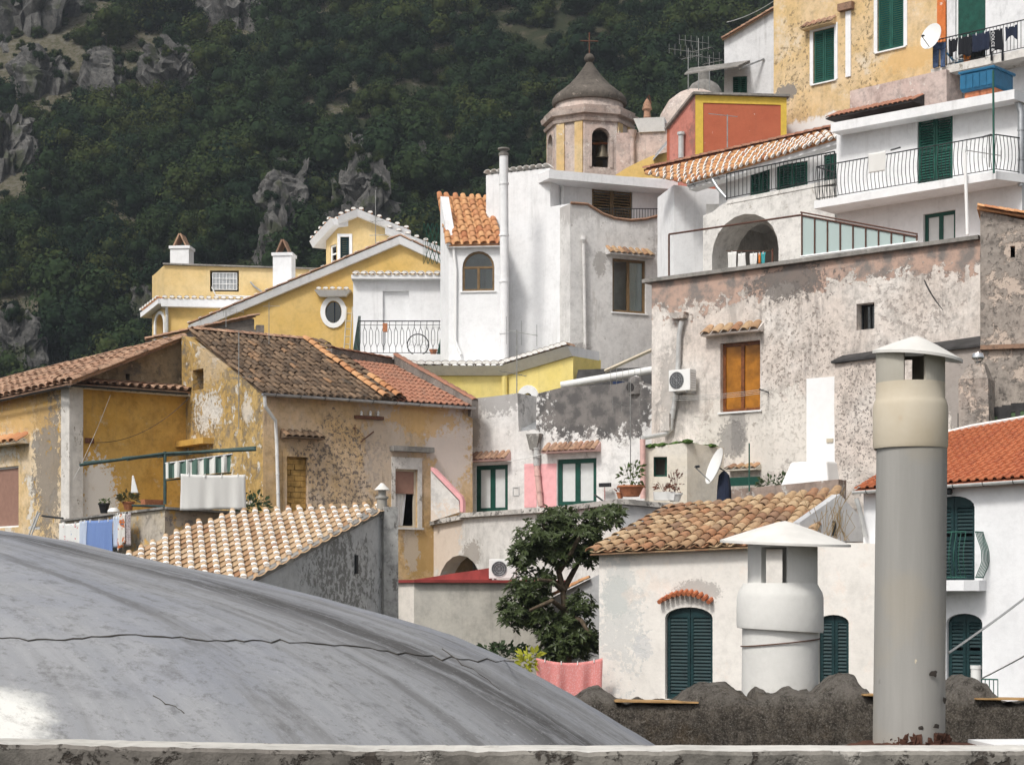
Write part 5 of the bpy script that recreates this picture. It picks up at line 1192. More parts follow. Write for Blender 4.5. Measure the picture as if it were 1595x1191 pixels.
for (pl_, pts_) in ((ET, ((670, 812), (722, 802))), (ET, ((722, 799), (856, 790))), (ET, ((856, 791), (967, 777))), (ET2, ((966, 777), (1078, 787)))):
    m = MB(); p, q = pl_.sz(*pts_[0]), pl_.sz(*pts_[1]); m.hexa([pl_.w(p[0], p[1] - .13, .14), pl_.w(q[0], q[1] - .13, .14), pl_.w(q[0], q[1] - .13, -.5), pl_.w(p[0], p[1] - .13, -.5), pl_.w(p[0], p[1], .14), pl_.w(q[0], q[1], .14), pl_.w(q[0], q[1], -.5), pl_.w(p[0], p[1], -.5)]); m.build('ledge', 'ledge_mix', et)
# pink edged stair parapet
SP = PL(670, 56.0, .3); m = MB(); pts_ = [SP.at(*q) for q in ((671, 727), (676, 729), (718, 772), (721, 780), (721, 797), (717, 797), (716, 779), (671, 732))]; m.prism(pts_, SP.n * -.25); o = m.build('stair_parapet', 'pink_wash', None); tag(o, 'steep stair parapet painted flaking pink beside the ivy', 'parapet')
m = MB(); m.prism([SP.off(-.06).at(*q) for q in ((671, 733), (715, 780), (716, 797), (671, 812))], SP.n * -.12); m.build('infill', 'terrace_white', o)
m = MB()
for k in range(26):
    t_ = k / 25; c = E.off(.25).at(720 - 8 * math.sin(t_ * 3), 705 + 92 * t_); leaves(m, c, 9, .22 * (1.2 - t_), .11, k)
tv = m.build('ivy', 'ivy_leaf', None); tag(tv, 'thin ivy climbing beside the pink stair parapet', 'ivy')
m = MB()
for k in range(7): m.tube([E.off(.15).at(692 + k * 4, 742 + k * 2), E.off(.15).at(712 + k * 3, 727 + k * 7)], .012, 4); m.tube([E.off(.17).at(692 + k * 3.4, 735 + k * 8), E.off(.17).at(716, 738 + k * 8)], .012, 4)
tag(m.build('trellis', 'pink_pipe', None), 'faded wooden trellis between the pink parapet and the ivy', 'trellis')
lt = ET.off(-.25)
pot('terracotta bowl with a leggy green plant on the terrace ledge', lt.at(983, 773), .33, .28, 'terracotta', 'pot_leaf', 110, .55, .34, .15, seed=3)
pot('small terracotta pot at the end of the ledge beside the big bowl', lt.at(966, 776), .10, .16, 'terracotta', 'reddish_leaf', 30, .12, .12, .08, seed=4)
l2 = ET2.off(-.2)
pot('white trough of reddish succulents on the ledge by the hut', l2.at(1034, 779), .2, .22, 'white_plastic', 'reddish_leaf', 70, .22, .26, .11, seed=5, rect=(.55, .25), name='planter')
pot('white pot with tall dark stems near the hut corner', l2.at(1051, 781), .2, .22, 'white_plastic', 'reddish_leaf', 60, .55, .22, .10, seed=6)
m = MB(); m.tube([E.off(1.0).at(926, 770), E.off(1.7).at(948, 786)], .025, 6); tag(m.build('pole', 'dark_metal', None), 'dark pole leaning over the ledge below the right green door', 'pole')
br = thing('broom', 'broom standing head up against the white wall by the right green door', 'broom', E.off(.4).at(942, 790)); m = MB(); m.tube([E.off(.25).at(942, 758), E.off(.4).at(942, 790)], .012, 6); m.build('handle', 'red_paint', br); m = MB(); a = E.off(.25).r(934, 752, 951, 758); m.pbox(E, a[0], a[1], a[2], a[3], .2, .3); m.build('brush', 'black_plastic', br)
aerial('tall television aerial in front of the blackened upper wall', E.off(.9).at(982, 735), 2.6, [(.97, (-.9, -.4, .12), 1.0, 6, .9, True), (.72, (-.85, -.4, .05), .9, 4, .5, True)])
wire('clothes_line', 'white cable sagging along the door lintels of the terrace house', [E.off(.2).at(722, 722), E.off(.25).at(860, 702)], .010, 'pvc_white', 'cable', .12)
ac_unit('white air conditioner on the red-edged flat roof', PL(764, 47.6, .1), 764, 871, 806, 901, .35, 'left', .0)
# ==== red-edged flat roof building
Hh = PL(645, 46.5, -.18); Hl = PL(645, 46.5, 1.1)
plaster('low_plaster', (.56, .53, .47), (.45, .43, .39), [dict(k='n', s=.9, t=.55, w=.2, col=(.35, .33, .30), op=.6)], fine=.4, streak=.35); plaster('low_plaster_light', (.68, .63, .57), (.60, .56, .50), [], fine=.3, streak=.4)
hH = thing('outbuilding', 'plain grey rendered outbuilding with a dark red painted flat roof edge', 'building', Hh.w(1, BOT))
wall('wall', hH, Hh, [(645, None), (860, None), (860, 908), (645, 907)], 'low_plaster', depth=3.5, bottom=BOT); wall('side_wall', hH, Hl, [(597, None), (645, None), (645, 907), (597, 907)], 'low_plaster_light', depth=.35, bottom=BOT)
m = MB(); zt = Hh.sz(645, 907)[1]; c0, c1, c2 = Hl.w(Hl.sz(594, 0)[0], zt, .1), Hh.w(Hh.sz(644, 0)[0], zt, .12), Hh.w(Hh.sz(880, 0)[0], zt, .12); m.prism([c0, c1, c2, c2 - Hh.n * 3.6, c0 - Hh.n * 2.5], Vector((0, 0, .07))); m.build('roof_edge', 'red_paint', hH)
rp = PL(648, 48.3, .35); wall('parapet', hH, rp, [(640, 912), (762, 912), (762, 884), (640, 903)], 'red_paint', depth=.2)
# ==== loquat tree
tree = thing('loquat_tree', 'dark leafy loquat tree with long glossy leaves beside the white house', 'tree', P(884, 1040, 45)); rt = random.Random(21)
def TPt(px, py, dy=0): return P(px, py, 45 + dy)
limbs = [[TPt(884, 1060), TPt(882, 1000), TPt(880, 945), TPt(876, 915)], [TPt(876, 918), TPt(860, 905, -.3), TPt(838, 902, -.6)], [TPt(877, 920), TPt(893, 890, .3), TPt(915, 850, .4), TPt(935, 815, .2)], [TPt(877, 918), TPt(868, 880), TPt(852, 840), TPt(846, 815)], [TPt(880, 950), TPt(860, 935, -.5), TPt(825, 950, -.8)], [TPt(870, 890), TPt(890, 860, -.6), TPt(905, 830, -.9)], [TPt(881, 960), TPt(905, 965, -.4), TPt(920, 990, -.6)], [TPt(882, 985), TPt(860, 990, .3), TPt(838, 1010, .2)]]
m = MB()
for k, L in enumerate(limbs): m.tube(L, [(.13 if k == 0 else .075) * (1 - .55 * i / (len(L) - 1)) for i in range(len(L))], 8)
m.build('trunk', 'bark', tree, smooth=True)
blobs = [(845, 835, 44, 30), (898, 832, 44, 28), (940, 806, 32, 20), (958, 795, 16, 11), (870, 803, 36, 14), (818, 866, 26, 24), (905, 866, 30, 20), (925, 852, 14, 30), (818, 915, 30, 26), (803, 952, 28, 30), (838, 960, 26, 22), (890, 992, 38, 32), (858, 985, 28, 20), (915, 1002, 22, 28), (868, 1016, 32, 16), (842, 932, 20, 16), (868, 860, 30, 24), (902, 942, 24, 22), (850, 900, 20, 14), (880, 962, 24, 14)]
m = MB()
for (bx_, by_, rx, ry) in blobs:
    nr = int(rx * ry / 7)
    for k in range(nr):
        while True:
            u, v, w_ = rt.uniform(-1, 1), rt.uniform(-1, 1), rt.uniform(-1, 1)
            if u * u + v * v + w_ * w_ < 1: break
        c = TPt(bx_ + u * rx, by_ + v * ry, w_ * rx / 45); up = Vector((u * .5 + rt.gauss(0, .3), w_ * .5 + rt.gauss(0, .3) - .2, .7 + rt.gauss(0, .25))).normalized(); s0 = up.orthogonal().normalized(); nl = rt.randrange(6, 10)
        for j in range(nl):          # a rosette of long drooping leaves
            a = 6.283 * j / nl + rt.gauss(0, .3); d = (Matrix.Rotation(a, 3, up) @ s0) ; ax = (d * rt.uniform(.7, 1.1) + up * rt.uniform(.05, .6)).normalized(); L = rt.uniform(.11, .20); sd2 = ax.cross(up).normalized() * L * .21; dr = Vector((0, 0, -L * .25))
            m.add([c, c + ax * L * .5 + sd2 + dr * .2, c + ax * L + dr, c + ax * L * .5 - sd2 + dr * .2, c + ax * L * .5 + dr * .2 - up * .012], [(0, 1, 4), (1, 2, 4), (2, 3, 4), (3, 0, 4)])
m.build('crown', 'loquat_leaf', tree, kind='stuff')
cloth('tablecloth', 'pink patterned tablecloth hung between the tree and the white house', 'cloth', PL(838, 42.6, .1), 836, 1024, 938, 1090, 'pink_net', .09, 3, .11, pegs=4, seed=3)
sh = MB(); leaves(sh, P(822, 1030, 42.8), 90, .25, .22, 8); tag(sh.build('shrub', 'yellow_leaf', None), 'small bright yellow-green shrub at the edge of the dome', 'shrub')
sh = MB(); leaves(sh, P(790, 1016, 45.5), 200, .5, .18, 9, squash=.5); leaves(sh, P(770, 1012, 45.5), 120, .4, .18, 10, squash=.5); tag(sh.build('shrub', 'ivy_leaf', None), 'low dark green shrub behind the dome, below the grey outbuilding', 'shrub')
yd = thing('yard_shed', 'shaded shed with a tiled verge behind the loquat tree', 'shed', P(870, 1000, 48) + Vector((0, 0, -4))); YS = PL(860, 48.5, .3); wall('wall', yd, YS, [(850, None), (1000, None), (1000, 860), (915, 903), (850, 935)], 'gable_grey', depth=2, bottom=BOT)
tile_line(yd, YS.w(YS.sz(850, 0)[0], YS.sz(850, 934)[1], .08), YS.w(YS.sz(915, 0)[0], YS.sz(915, 902)[1], .08), 6, tile_mesh(.2, .3, 'verge_tile', ['tile_sun']), along=True)
# ------------------------------------------------------------------ old yellow house and the near tile roof (left)
FF = PL(410, 53.5, -.65); FG = PL(410, 53.5, 1.356); W2 = PL(105, 54.8, -.845); W1 = PL(105, 54.8, 1.1)
def fb(pl, px, py, r, **k): return dict(k='blob', c=tuple(pl.at(px, py)), r=r, **k)
plaster('ochre_front', (.57, .385, .19), (.63, .47, .31), [
    dict(k='n', s=.8, zs=.35, t=.52, w=.2, col=(.56, .47, .39), op=.7), fb(FF, 700, 690, (1.0, 1.3), amp=1.3, s=1.1, col=(.62, .55, .51), w=.25, op=.85),
    fb(FF, 530, 740, (1.5, 1.5), amp=1.2, s=.9, col=(.13, .11, .10), w=.1, brk=(10, .505), op=.85), fb(FF, 600, 700, (.9, 1.8), amp=1.5, s=1.1, zs=.5, col=(.52, .44, .37), w=.3, op=.7),
    fb(FF, 660, 650, (1.2, .6), amp=1.4, s=1.2, col=(.62, .38, .14), w=.25, op=.7), fb(FF, 660, 860, (.8, .9), amp=1.4, s=1.1, col=(.42, .27, .10), w=.2, op=.8),
    fb(FF, 640, 850, (.25, .8), amp=1.6, s=1.6, col=(.50, .46, .42), w=.1, op=.6), dict(k='n', s=2.4, zs=.3, t=.60, w=.12, col=(.24, .19, .15), op=.45)], fine=.6, streak=.55, scol=(.16, .12, .09), bump=.6)
plaster('ochre_gable', (.46, .30, .105), (.52, .36, .15), [
    dict(k='n', s=1.4, t=.54, w=.10, col=(.24, .20, .15), op=.8), dict(k='n', s=2.4, t=.58, w=.03, col=(.64, .60, .53), o=(4, 1, 7)), dict(k='n', s=3.2, t=.53, w=.08, col=(.20, .17, .13), op=.7, o=(2, 8, 3)), fb(FG, 325, 640, (.8, .55), amp=2.4, s=2.2, col=(.66, .62, .56), w=.06),
    fb(FG, 385, 640, (.3, .4), amp=2.2, s=2.2, col=(.62, .57, .50), w=.06, op=.8), fb(FG, 330, 560, (1.2, .9), amp=1.6, s=1.2, col=(.56, .44, .30), w=.2, op=.6), dict(k='n', s=5, t=.62, w=.04, col=(.14, .115, .09), op=.6)], fine=.8, streak=.5, bump=.7)
plaster('ochre_court', (.55, .32, .075), (.59, .37, .11), [
    dict(k='n', s=1.6, t=.585, w=.08, col=(.56, .46, .31), op=.6), fb(W2, 150, 770, (.6, 1.0), amp=1.8, s=1.6, col=(.64, .60, .55), w=.06), dict(k='n', s=.6, t=.56, w=.2, col=(.38, .21, .05), op=.6)], fine=.5, streak=.35, bump=.5)
plaster('ochre_left', (.64, .46, .24), (.68, .57, .43), [
    dict(k='n', s=1.5, t=.53, w=.05, col=(.67, .62, .54)), fb(W1, 75, 720, (.8, 2.4), amp=1.8, s=1.5, col=(.22, .19, .16), w=.06, op=.85), dict(k='n', s=1.9, t=.62, w=.04, col=(.52, .31, .07), o=(3, 3, 3)), fb(W1, 40, 640, (2.0, .8), amp=1.5, s=1, col=(.58, .36, .12), w=.3, op=.7)], fine=.7, streak=.5, bump=.7)
plaster('pillar_white', (.60, .57, .53), (.66, .63, .59), [dict(k='n', s=3, t=.60, w=.03, col=(.30, .27, .23), zs=.6)], fine=.4, streak=.4)
plaster('upper_wall', (.36, .28, .18), (.30, .25, .19), [dict(k='n', s=1.2, t=.52, w=.15, col=(.16, .14, .12)), dict(k='n', s=1.5, t=.58, w=.08, col=(.50, .41, .29), o=(5, 5, 5))], fine=.8, streak=.6)
hF = thing('old_house', 'old ochre plaster house with a brown tile roof, a walled-up door and a roller-blind window', 'house', FF.w(1, BOT))
fd = FF.r(447, 704, 480, 800); fw = FF.r(615, 731, 650, 821); gw = FG.r(300, 575, 317, 607)
wall('front_wall', hF, FF, [(410, None), (736, None), (736, 637), (410, 616)], 'ochre_front', [fd, fw], depth=4.5, reveal=.22, bottom=BOT)
wall('gable_wall', hF, FG, [(283, None), (409.5, None), (409.5, 612), (346, 566), (283, 523)], 'ochre_gable', [gw], depth=.5, reveal=.4, bottom=BOT, hollow=True)
# walled-up door: courses of tuff blocks
wd = MB(); frame_ring(wd, FF, (fd[0] - .14, fd[1] + .10, fd[2], fd[3] + .0, 0), .13, -.02, .02, bottom=False); dd = wd.build('door', 'ochre_front', hF)
plain('tuff_block', (.42, .26, .085), .95, var=.3, scale=5, bump=.5); rt = random.Random(2); z = fd[2]; row = 0; bme = {}
while z < fd[3] - .02:
    hgt = .155; a = fd[0] - (.12 if row % 2 else 0)
    while a < fd[1]:
        b = min(fd[1], a + .30); a_ = max(a, fd[0])
        if b - a_ > .04: m = MB(); m.pbox(FF, a_ + .006, b - .006, z + .006, min(z + hgt, fd[3]) - .006, -.24, -.13 + rt.uniform(-.02, .015)); m.build('block', 'tuff_block', dd)
        a += .30
    z += hgt; row += 1
m = MB(); m.pbox(FF, fd[0], fd[1], fd[2], fd[3], -.26, -.20); m.build('mortar', 'ochre_gable', dd)
hood(hF, FF, 436, 670, 498, 684, 'tile_brown', .35, 6, 'tile_brown'); 
w = roller(hF, FF, fw, 'roller_blind', .42, -.12, frame='beige_concrete')
m = MB(); n = 10; top = [FF.w(lerp(fw[0] + .06, fw[0] + .55, k / n), fw[3] - .3, -.24 + .02 * math.sin(k * 2)) for k in range(n + 1)]; bot = [FF.w(lerp(fw[0] + .06, fw[0] + .38, k / n), fw[2] + .02, -.24 + .03 * math.sin(k * 2)) for k in range(n + 1)]; m.add(top + bot, [(k, k + 1, n + 2 + k, n + 1 + k) for k in range(n)]); m.build('curtain', 'curtain', w)
m = MB(); m.pbox(FF, fw[0] - .12, fw[0] - .002, fw[2] - .05, fw[3] + .35, .002, .04); m.pbox(FF, fw[1] + .002, fw[1] + .14, fw[2] - .05, fw[3] + .35, .002, .04); m.pbox(FF, fw[0] - .001, fw[1] + .001, fw[3] + .01, fw[3] + .35, .002, .036); m.build('surround', 'pillar_white', w)
m = MB(); m.pbox(FF, fw[0] - .15, fw[1] + .18, fw[2] - .06, fw[2] - .002, -.1, .08); m.build('sill', 'pillar_white', w)
m = MB(); a = FF.r(607, 696, 670, 704); m.pbox(FF, *a[:4], .0, .25); m.build('hood_slab', 'coping_grey', hF)
# brown tile roof
bF = -FF.n; eL, eR = FF.off(.25).at(413, 612), FF.off(.25).at(614, 624); tl = PL(pt=eL, d=bF).at(299, 515); tr = PL(pt=eR, d=bF).at(487, 532)
tile_roof(hF, eL, eR, tr, tl, 20, 14, ['tile_brown'], base='tile_brown', jit=2.2, label='dark weathered brown tile roof')
# pale hip row and brown hip row over the joint with the red roof
hr = MB(); hr.tube([eR + Vector((0, 0, -.05)), tr + Vector((0, 0, -.05))], .05, 5); hro = hr.build('hip', 'tile_brown', hF)
tm1 = tile_mesh(.24, .46, 'hip_tile', ['tile_sun'], flat=.8); tm2 = tile_mesh(.27, .5, 'hip_tile', ['tile_brown'], flat=.7)
up = (eR - eL).cross(tr - eR).normalized(); up = up if up.z > 0 else -up
for (off, me, n_) in ((-.28, tm1, 13), (.02, tm2, 11), (.26, tm2, 11)): tile_line(hro, eR + FF.d * off + up * (.10 if me is tm1 else .05), tr + FF.d * off + up * (.10 if me is tm1 else .05), n_, me, up=up, along=True)
# bright tiles near the eave on the hip
tile_line(hro, eR + FF.d * .14 + up * .14, eR.lerp(tr, .33) + FF.d * .14 + up * .14, 5, tm1, up=up, along=True)
rm = MB(); rm.tube([tl, tr], .06, 5); ro = rm.build('ridge', 'tile_brown', hF); tmr = tile_mesh(.26, .42, 'ridge_tile', ['tile_edge'], flat=.7); tile_line(ro, tl + Vector((0, 0, .03)), tr + Vector((0, 0, .03)), 15, tmr, along=True)
# red interlocking roof and its surrounding parapet
rl, rr2 = FF.off(.22).at(618, 625), FF.off(.22).at(734, 633); rtl = PL(pt=rl, d=bF).at(531, 560); rtr = PL(pt=rr2, d=bF).at(612, 569)
tile_roof(hF, rl, rr2, rtr, rtl, 13, 11, ['tile_red'], base='tile_red', flat=True, jit=.4, label='red interlocking tile roof')
plaster('roof_parapet', (.20, .175, .155), (.27, .235, .21), [dict(k='n', s=2, t=.56, w=.1, col=(.36, .32, .28))], fine=.8, streak=.3)
m = MB(); h_ = Vector((0, 0, .34)); q0, q1, q2 = rtl + FF.d * -.3, rtr + FF.d * .02, rr2 + FF.d * .02
for (a, b) in ((q0, q1), (q1, q2)):
    o_ = Vector((b.y - a.y, a.x - b.x, 0)).normalized() * -.22; m.hexa([a - h_, b - h_, b - h_ + o_, a - h_ + o_, a + h_ * .95, b + h_ * .6, b + h_ * .6 + o_, a + h_ * .95 + o_])
pp_ = m.build('parapet', 'roof_parapet', hF); tmc = tile_mesh(.26, .4, 'coping_tile', ['tile_red'], flat=.4)
tile_line(pp_, q0 + h_ * .97 + Vector((0, .1, 0)), q1 + h_ * .62 + Vector((0, .1, 0)), 8, tmc, along=True); tile_line(pp_, q1 + h_ * .97 + FF.d * .1, q2 + h_ * .62 + FF.d * .1, 13, tmc, along=True)
gutter(hF, FF.off(.36).at(409, 612), FF.off(.36).at(740, 634), .075, 'zinc', FF.n, 9)
pipe(hF, [FF.off(.33).at(412, 616), FF.off(.32).at(413, 632), FF.off(.08).at(429, 655), FF.off(.08).at(431, 690), FF.off(.08).at(434, 802)], .05, 'pvc_white', clips=3)
m = MB(); a = FF.r(551, 648, 595, 653); m.pbox(FF, *a[:4], .02, .12); m.tube([FF.off(.08).at(562, 688), FF.off(.1).at(582, 672)], .02, 6); m.tube([FF.off(.05).at(549, 667), FF.off(.05).at(556, 667)], .012, 5); m.tube([FF.off(.05).at(553, 661), FF.off(.05).at(553, 674)], .012, 5); ib = m.build('insulator_bar', 'rust_metal', hF)
for px in (563, 577, 589): m = MB(); m.lathe(FF.off(.07).at(px, 648), [(.02, 0), (.045, .03), (.03, .07), (.045, .10), (.015, .15)], 10); m.build('insulator', 'white_plastic', ib, smooth=True)
# wing with the corner pillar
hW = thing('old_house', 'ochre wing with a white corner pillar, peeling left face and a low tiled eave', 'house', W2.w(.5, BOT))
lw = W1.r(-30, 728, 29, 822)
wall('left_wall', hW, W1, [(-120, None), (98, None), (98, 603), (-120, 650)], 'ochre_left', [lw], depth=3.0, reveal=.2, bottom=BOT)
wall('court_wall', hW, W2, [(128, None), (291, None), (291, 612), (128, 602)], 'ochre_court', depth=.4, bottom=BOT)
m = MB(); P0 = W2.w(0, 0); zt = W2.sz(106, 598)[1]
quad = [W1.w(W1.sz(98, 0)[0], 0, .06), W2.w(0.02, 0, .08), W2.w(W2.sz(128, 0)[0], 0, .06), W2.w(W2.sz(128, 0)[0], 0, -.5), W1.w(W1.sz(98, 0)[0], 0, -.5)]
m.prism([Vector((q.x, q.y, BOT)) for q in quad], Vector((0, 0, zt - BOT))); m.build('corner_pillar', 'pillar_white', hW)
roller(hW, W1, lw, 'roller_blind', 1.0, -.10); hood(hW, W1, -40, 680, 46, 696, 'tile_sun', .4, 8, 'ochre_left')
m = MB(); a = W2.r(132, 682, 145, 690); m.pbox(W2, *a[:4], 0, .06); m.build('bracket_box', 'rust_metal', hW)
W3 = W2.off(-.7); wall('upper_wall', hW, W3, [(120, 600), (292, 612), (292, 523), (282, 524), (134, 578)], 'upper_wall', [W3.r(196, 582, 202, 592)], depth=1.0, reveal=.3)
e0, e1 = W2.off(.35).at(110, 595), W2.off(.35).at(296, 608); g0 = PL(pt=e0, d=-W2.n).at(126, 590); 
t0 = e0 - W2.n * 1.05 + Vector((0, 0, .22)); t1 = e1 - W2.n * 1.05 + Vector((0, 0, .22))
tile_roof(hW, e0, e1, t1, t0, 14, 3, ['tile_edge'], base='tile_edge', jit=1.6, name='eave_roof')
gutter(hW, W2.off(.42).at(112, 599), W2.off(.42).at(292, 612), .06, 'dark_metal', W2.n, 5)
m = MB(); q = [W2.w(.0, 0, .30), W2.w(W2.sz(292, 0)[0], 0, .30), W2.w(W2.sz(292, 0)[0], 0, -.3), W2.w(0, 0, -.3)]; zs_ = W2.sz(200, 606)[1]; m.prism([Vector((p_.x, p_.y, zs_ - .1)) for p_ in q], Vector((0, 0, .09))); m.build('soffit', 'pillar_white', hW)
b0, b1 = W1.off(.3).at(-150, 652), W1.off(.3).at(110, 594); u1 = W3.off(.12).at(282, 526); u0 = b0 + (u1 - b1)
tile_roof(hW, b0, b1, u1, u0, 26, 9, ['tile_edge'], base='tile_edge', jit=1.6, label='pinkish old tile roof seen edge-on')
vt2 = tile_mesh(.22, .42, 'verge_tile', ['tile_edge'], flat=.8); vm = MB(); vm.tube([b1, u1], .05, 5); vo_ = vm.build('verge', 'tile_edge', hW); tile_line(vo_, b1 + Vector((0, 0, .05)), u1 + Vector((0, 0, .05)), 14, vt2, along=True)
gutter(hW, W1.off(.36).at(-150, 655), W1.off(.36).at(108, 600), .06, 'dark_metal', W1.n, 6)
# sloping ridge wall behind, with a tiled coping
RW = PL(228, 60.5, -.2); wall('ridge_wall', hF, RW, [(215, 545), (410, 545), (410, 528), (396, 512), (396, 497), (386, 494), (345, 505), (228, 532)], 'roof_parapet', depth=.4)
rc0, rc1 = RW.off(.02).at(226, 529), RW.off(.02).at(398, 492); vm = MB(); vm.tube([rc0, rc1], .05, 5); vo_ = vm.build('coping', 'tile_edge', hF); tile_line(vo_, rc0, rc1, 13, tile_mesh(.3, .42, 'coping_tile', ['tile_edge'], flat=.45), along=True)
m = MB(); a = RW.r(399, 507, 411, 530); m.pbox(RW, *a[:4], -.3, .15); m.build('chimney_stub', 'roof_parapet', hF)
m = MB(); a = FG.r(275, 686, 333, 695); m.pbox(FG, *a[:4], -.1, .35); m.build('ledge', 'ochre_court', hF)
aerial('old aerial on a long thin mast against the ochre gable', FG.off(.15).at(372, 660), 2.6, [(.50, (.8, -.6, 0), .8, 5, .35, False)], r=.014); aerial('thin bare mast aerial beyond the ridge of the brown roof', P(419, 528, 58), 1.1, [(.9, (1, 0, 0), .5, 3, .2, False)], r=.012)
aerial('small comb aerial above the tiled coping of the ridge wall', P(352, 502, 60), .35, [(.9, (1, -.2, 0), .9, 5, .25, True)], r=.012)
# ---- terrace with pergola, washing and pots
TP = PL(257, 49.6, .95); TR_ = PL(257, 49.6, -.75); tzt = TP.sz(257, 790)[1]
tr_ = thing('terrace', 'peeling ochre terrace wall of the old house, with pots along its top', 'terrace', TP.w(0, BOT))
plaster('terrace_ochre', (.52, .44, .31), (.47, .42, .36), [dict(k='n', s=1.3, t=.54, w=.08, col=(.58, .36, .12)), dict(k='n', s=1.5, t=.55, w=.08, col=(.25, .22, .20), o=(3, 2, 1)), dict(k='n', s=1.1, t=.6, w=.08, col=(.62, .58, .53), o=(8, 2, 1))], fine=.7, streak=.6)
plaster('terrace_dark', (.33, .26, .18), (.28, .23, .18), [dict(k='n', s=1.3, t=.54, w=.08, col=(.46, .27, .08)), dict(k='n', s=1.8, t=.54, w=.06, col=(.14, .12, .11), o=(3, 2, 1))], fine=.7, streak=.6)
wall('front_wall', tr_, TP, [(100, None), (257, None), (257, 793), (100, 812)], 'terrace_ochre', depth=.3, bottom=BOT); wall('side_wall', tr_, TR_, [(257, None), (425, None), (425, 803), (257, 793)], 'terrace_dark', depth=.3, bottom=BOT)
for (pl_, x0, y0, x1, y1) in ((TP, 98, 809, 257.5, 789), (TR_, 257, 789, 425, 800)):
    m = MB(); p, q = pl_.sz(x0, y0), pl_.sz(x1, y1); m.hexa([pl_.w(p[0], p[1] - .06, .08), pl_.w(q[0], q[1] - .06, .08), pl_.w(q[0], q[1] - .06, -.34), pl_.w(p[0], p[1] - .06, -.34), pl_.w(p[0], p[1], .08), pl_.w(q[0], q[1], .08), pl_.w(q[0], q[1], -.34), pl_.w(p[0], p[1], -.34)]); m.build('coping', 'coping_grey', tr_)
m = MB(); fl = [TP.w(TP.sz(105, 0)[0], 0, -.3), TP.w(-.2, 0, -.3), TR_.w(TR_.sz(420, 0)[0], 0, -.3), FG.w(FG.sz(290, 0)[0], 0, .1), W2.w(.3, 0, .1)]; zf_ = tzt - 1.0; m.prism([Vector((p_.x, p_.y, zf_ - .15)) for p_ in fl], Vector((0, 0, .15))); m.build('floor', 'coping_grey', tr_)
pg = thing('pergola', 'dark green pipe pergola over the terrace of the ochre house', 'pergola', P(257, 785, 50)); PG = PL(257, 50, -.2)
for (pts_, nm, r_) in (([PG.at(257, 785), PG.at(257, 703)], 'post', .045), ([PG.off(.6).at(124, 724), PG.at(257, 706), PG.off(.0).at(399, 700)], 'beam', .04), ([PG.off(-.9).at(130, 720), PG.off(-1.0).at(395, 698)], 'beam', .03), ([PG.off(-.4).at(150, 719), PG.off(-.4).at(340, 700)], 'beam', .025), ([PG.off(-1.8).at(190, 713), PG.off(-1.6).at(399, 696)], 'beam', .03), ([PG.at(257, 788), PG.at(205, 787)], 'rail', .03), ([PG.off(.2).at(258, 748), PG.off(.2).at(360, 736)], 'rail', .02)):
    m = MB(); m.tube(pts_, r_, 7); m.build(nm, 'pergola_green', pg)
for k in range(5): m = MB(); m.tube([PG.off(.35).at(150 + k * 48, 721 - k * 4.5), PG.off(-1.8).at(195 + k * 45, 713 - k * 3.5)], .02, 6); m.build('cross_bar', 'pergola_green', pg)
aw = thing('awning', 'green and white striped awning valance under the pergola', 'awning', PG.off(.25).at(310, 745)); APl = PG.off(.25); vs = []; n = 40
m = MB(); tp = [APl.at(lerp(258, 360, k / n), lerp(720, 708, k / n)) + APl.n * .03 * math.sin(k * 1.1) for k in range(n + 1)]; bt = [APl.at(lerp(258, 358, k / n), lerp(746, 735, k / n)) + APl.n * (.12 + .05 * math.sin(k * 1.1)) for k in range(n + 1)]
m.add(tp + bt + [q - APl.n * .004 for q in tp] + [q - APl.n * .004 for q in bt], [(k, k + 1, n + 2 + k, n + 1 + k) for k in range(n)] + [(2 * n + 2 + k + 1, 2 * n + 2 + k, 3 * n + 3 + k, 3 * n + 4 + k) for k in range(n)]); m.build('fabric', 'awning_stripes', aw)
m = MB(); m.tube([APl.at(257, 722), APl.at(362, 707)], .025, 6); m.build('roller_tube', 'zinc', aw)
cloth('bed_sheet', 'large plain white sheet hung under the striped awning', 'cloth', PG.off(.45), 281, 738, 383, 794, 'sheet_white', .035, 3, .03, pegs=4, seed=5, hem=.02)
LP = TP.off(.35)
m = MB(); m.tube([LP.at(92, 813), LP.at(201, 798)], .010, 5); m.tube([TP.at(66, 803), LP.at(98, 807)], .03, 6); tag(m.build('clothes_line', 'dark_metal', None), 'washing line along the peeling ochre terrace wall', 'line')
cloth('towel', 'white cloth with red and blue flowers on the terrace line', 'cloth', LP, 93, 814, 126, 858, 'sheet_flowers', .06, 2, .02, seed=7, hem=.05)
cloth('towel', 'narrow pale cloth between the flowered cloth and the blue sheet', 'cloth', LP, 124, 811, 135, 856, 'towel_pale', .05, 1, .01, seed=8)
cloth('sheet', 'blue sheet hung on the terrace line', 'cloth', LP, 134, 809, 176, 864, 'sheet_blue', .07, 4, .02, seed=9, pegs=3)
cloth('towel', 'pale bluish towel next to the blue sheet', 'cloth', LP, 176, 804, 186, 852, 'towel_pale', .05, 1, .01, seed=10)
cloth('shirt', 'orange, teal and white garment at the end of the terrace line', 'clothing', LP, 180, 799, 195, 852, 'cloth_orange_white', .06, 2, .01, seed=11, hem=.1)
cloth('towel', 'grey dotted towel last on the terrace line', 'cloth', LP, 193, 798, 204, 850, 'towel_dots', .05, 1, .01, seed=12)
lt2 = TP.off(-.12)
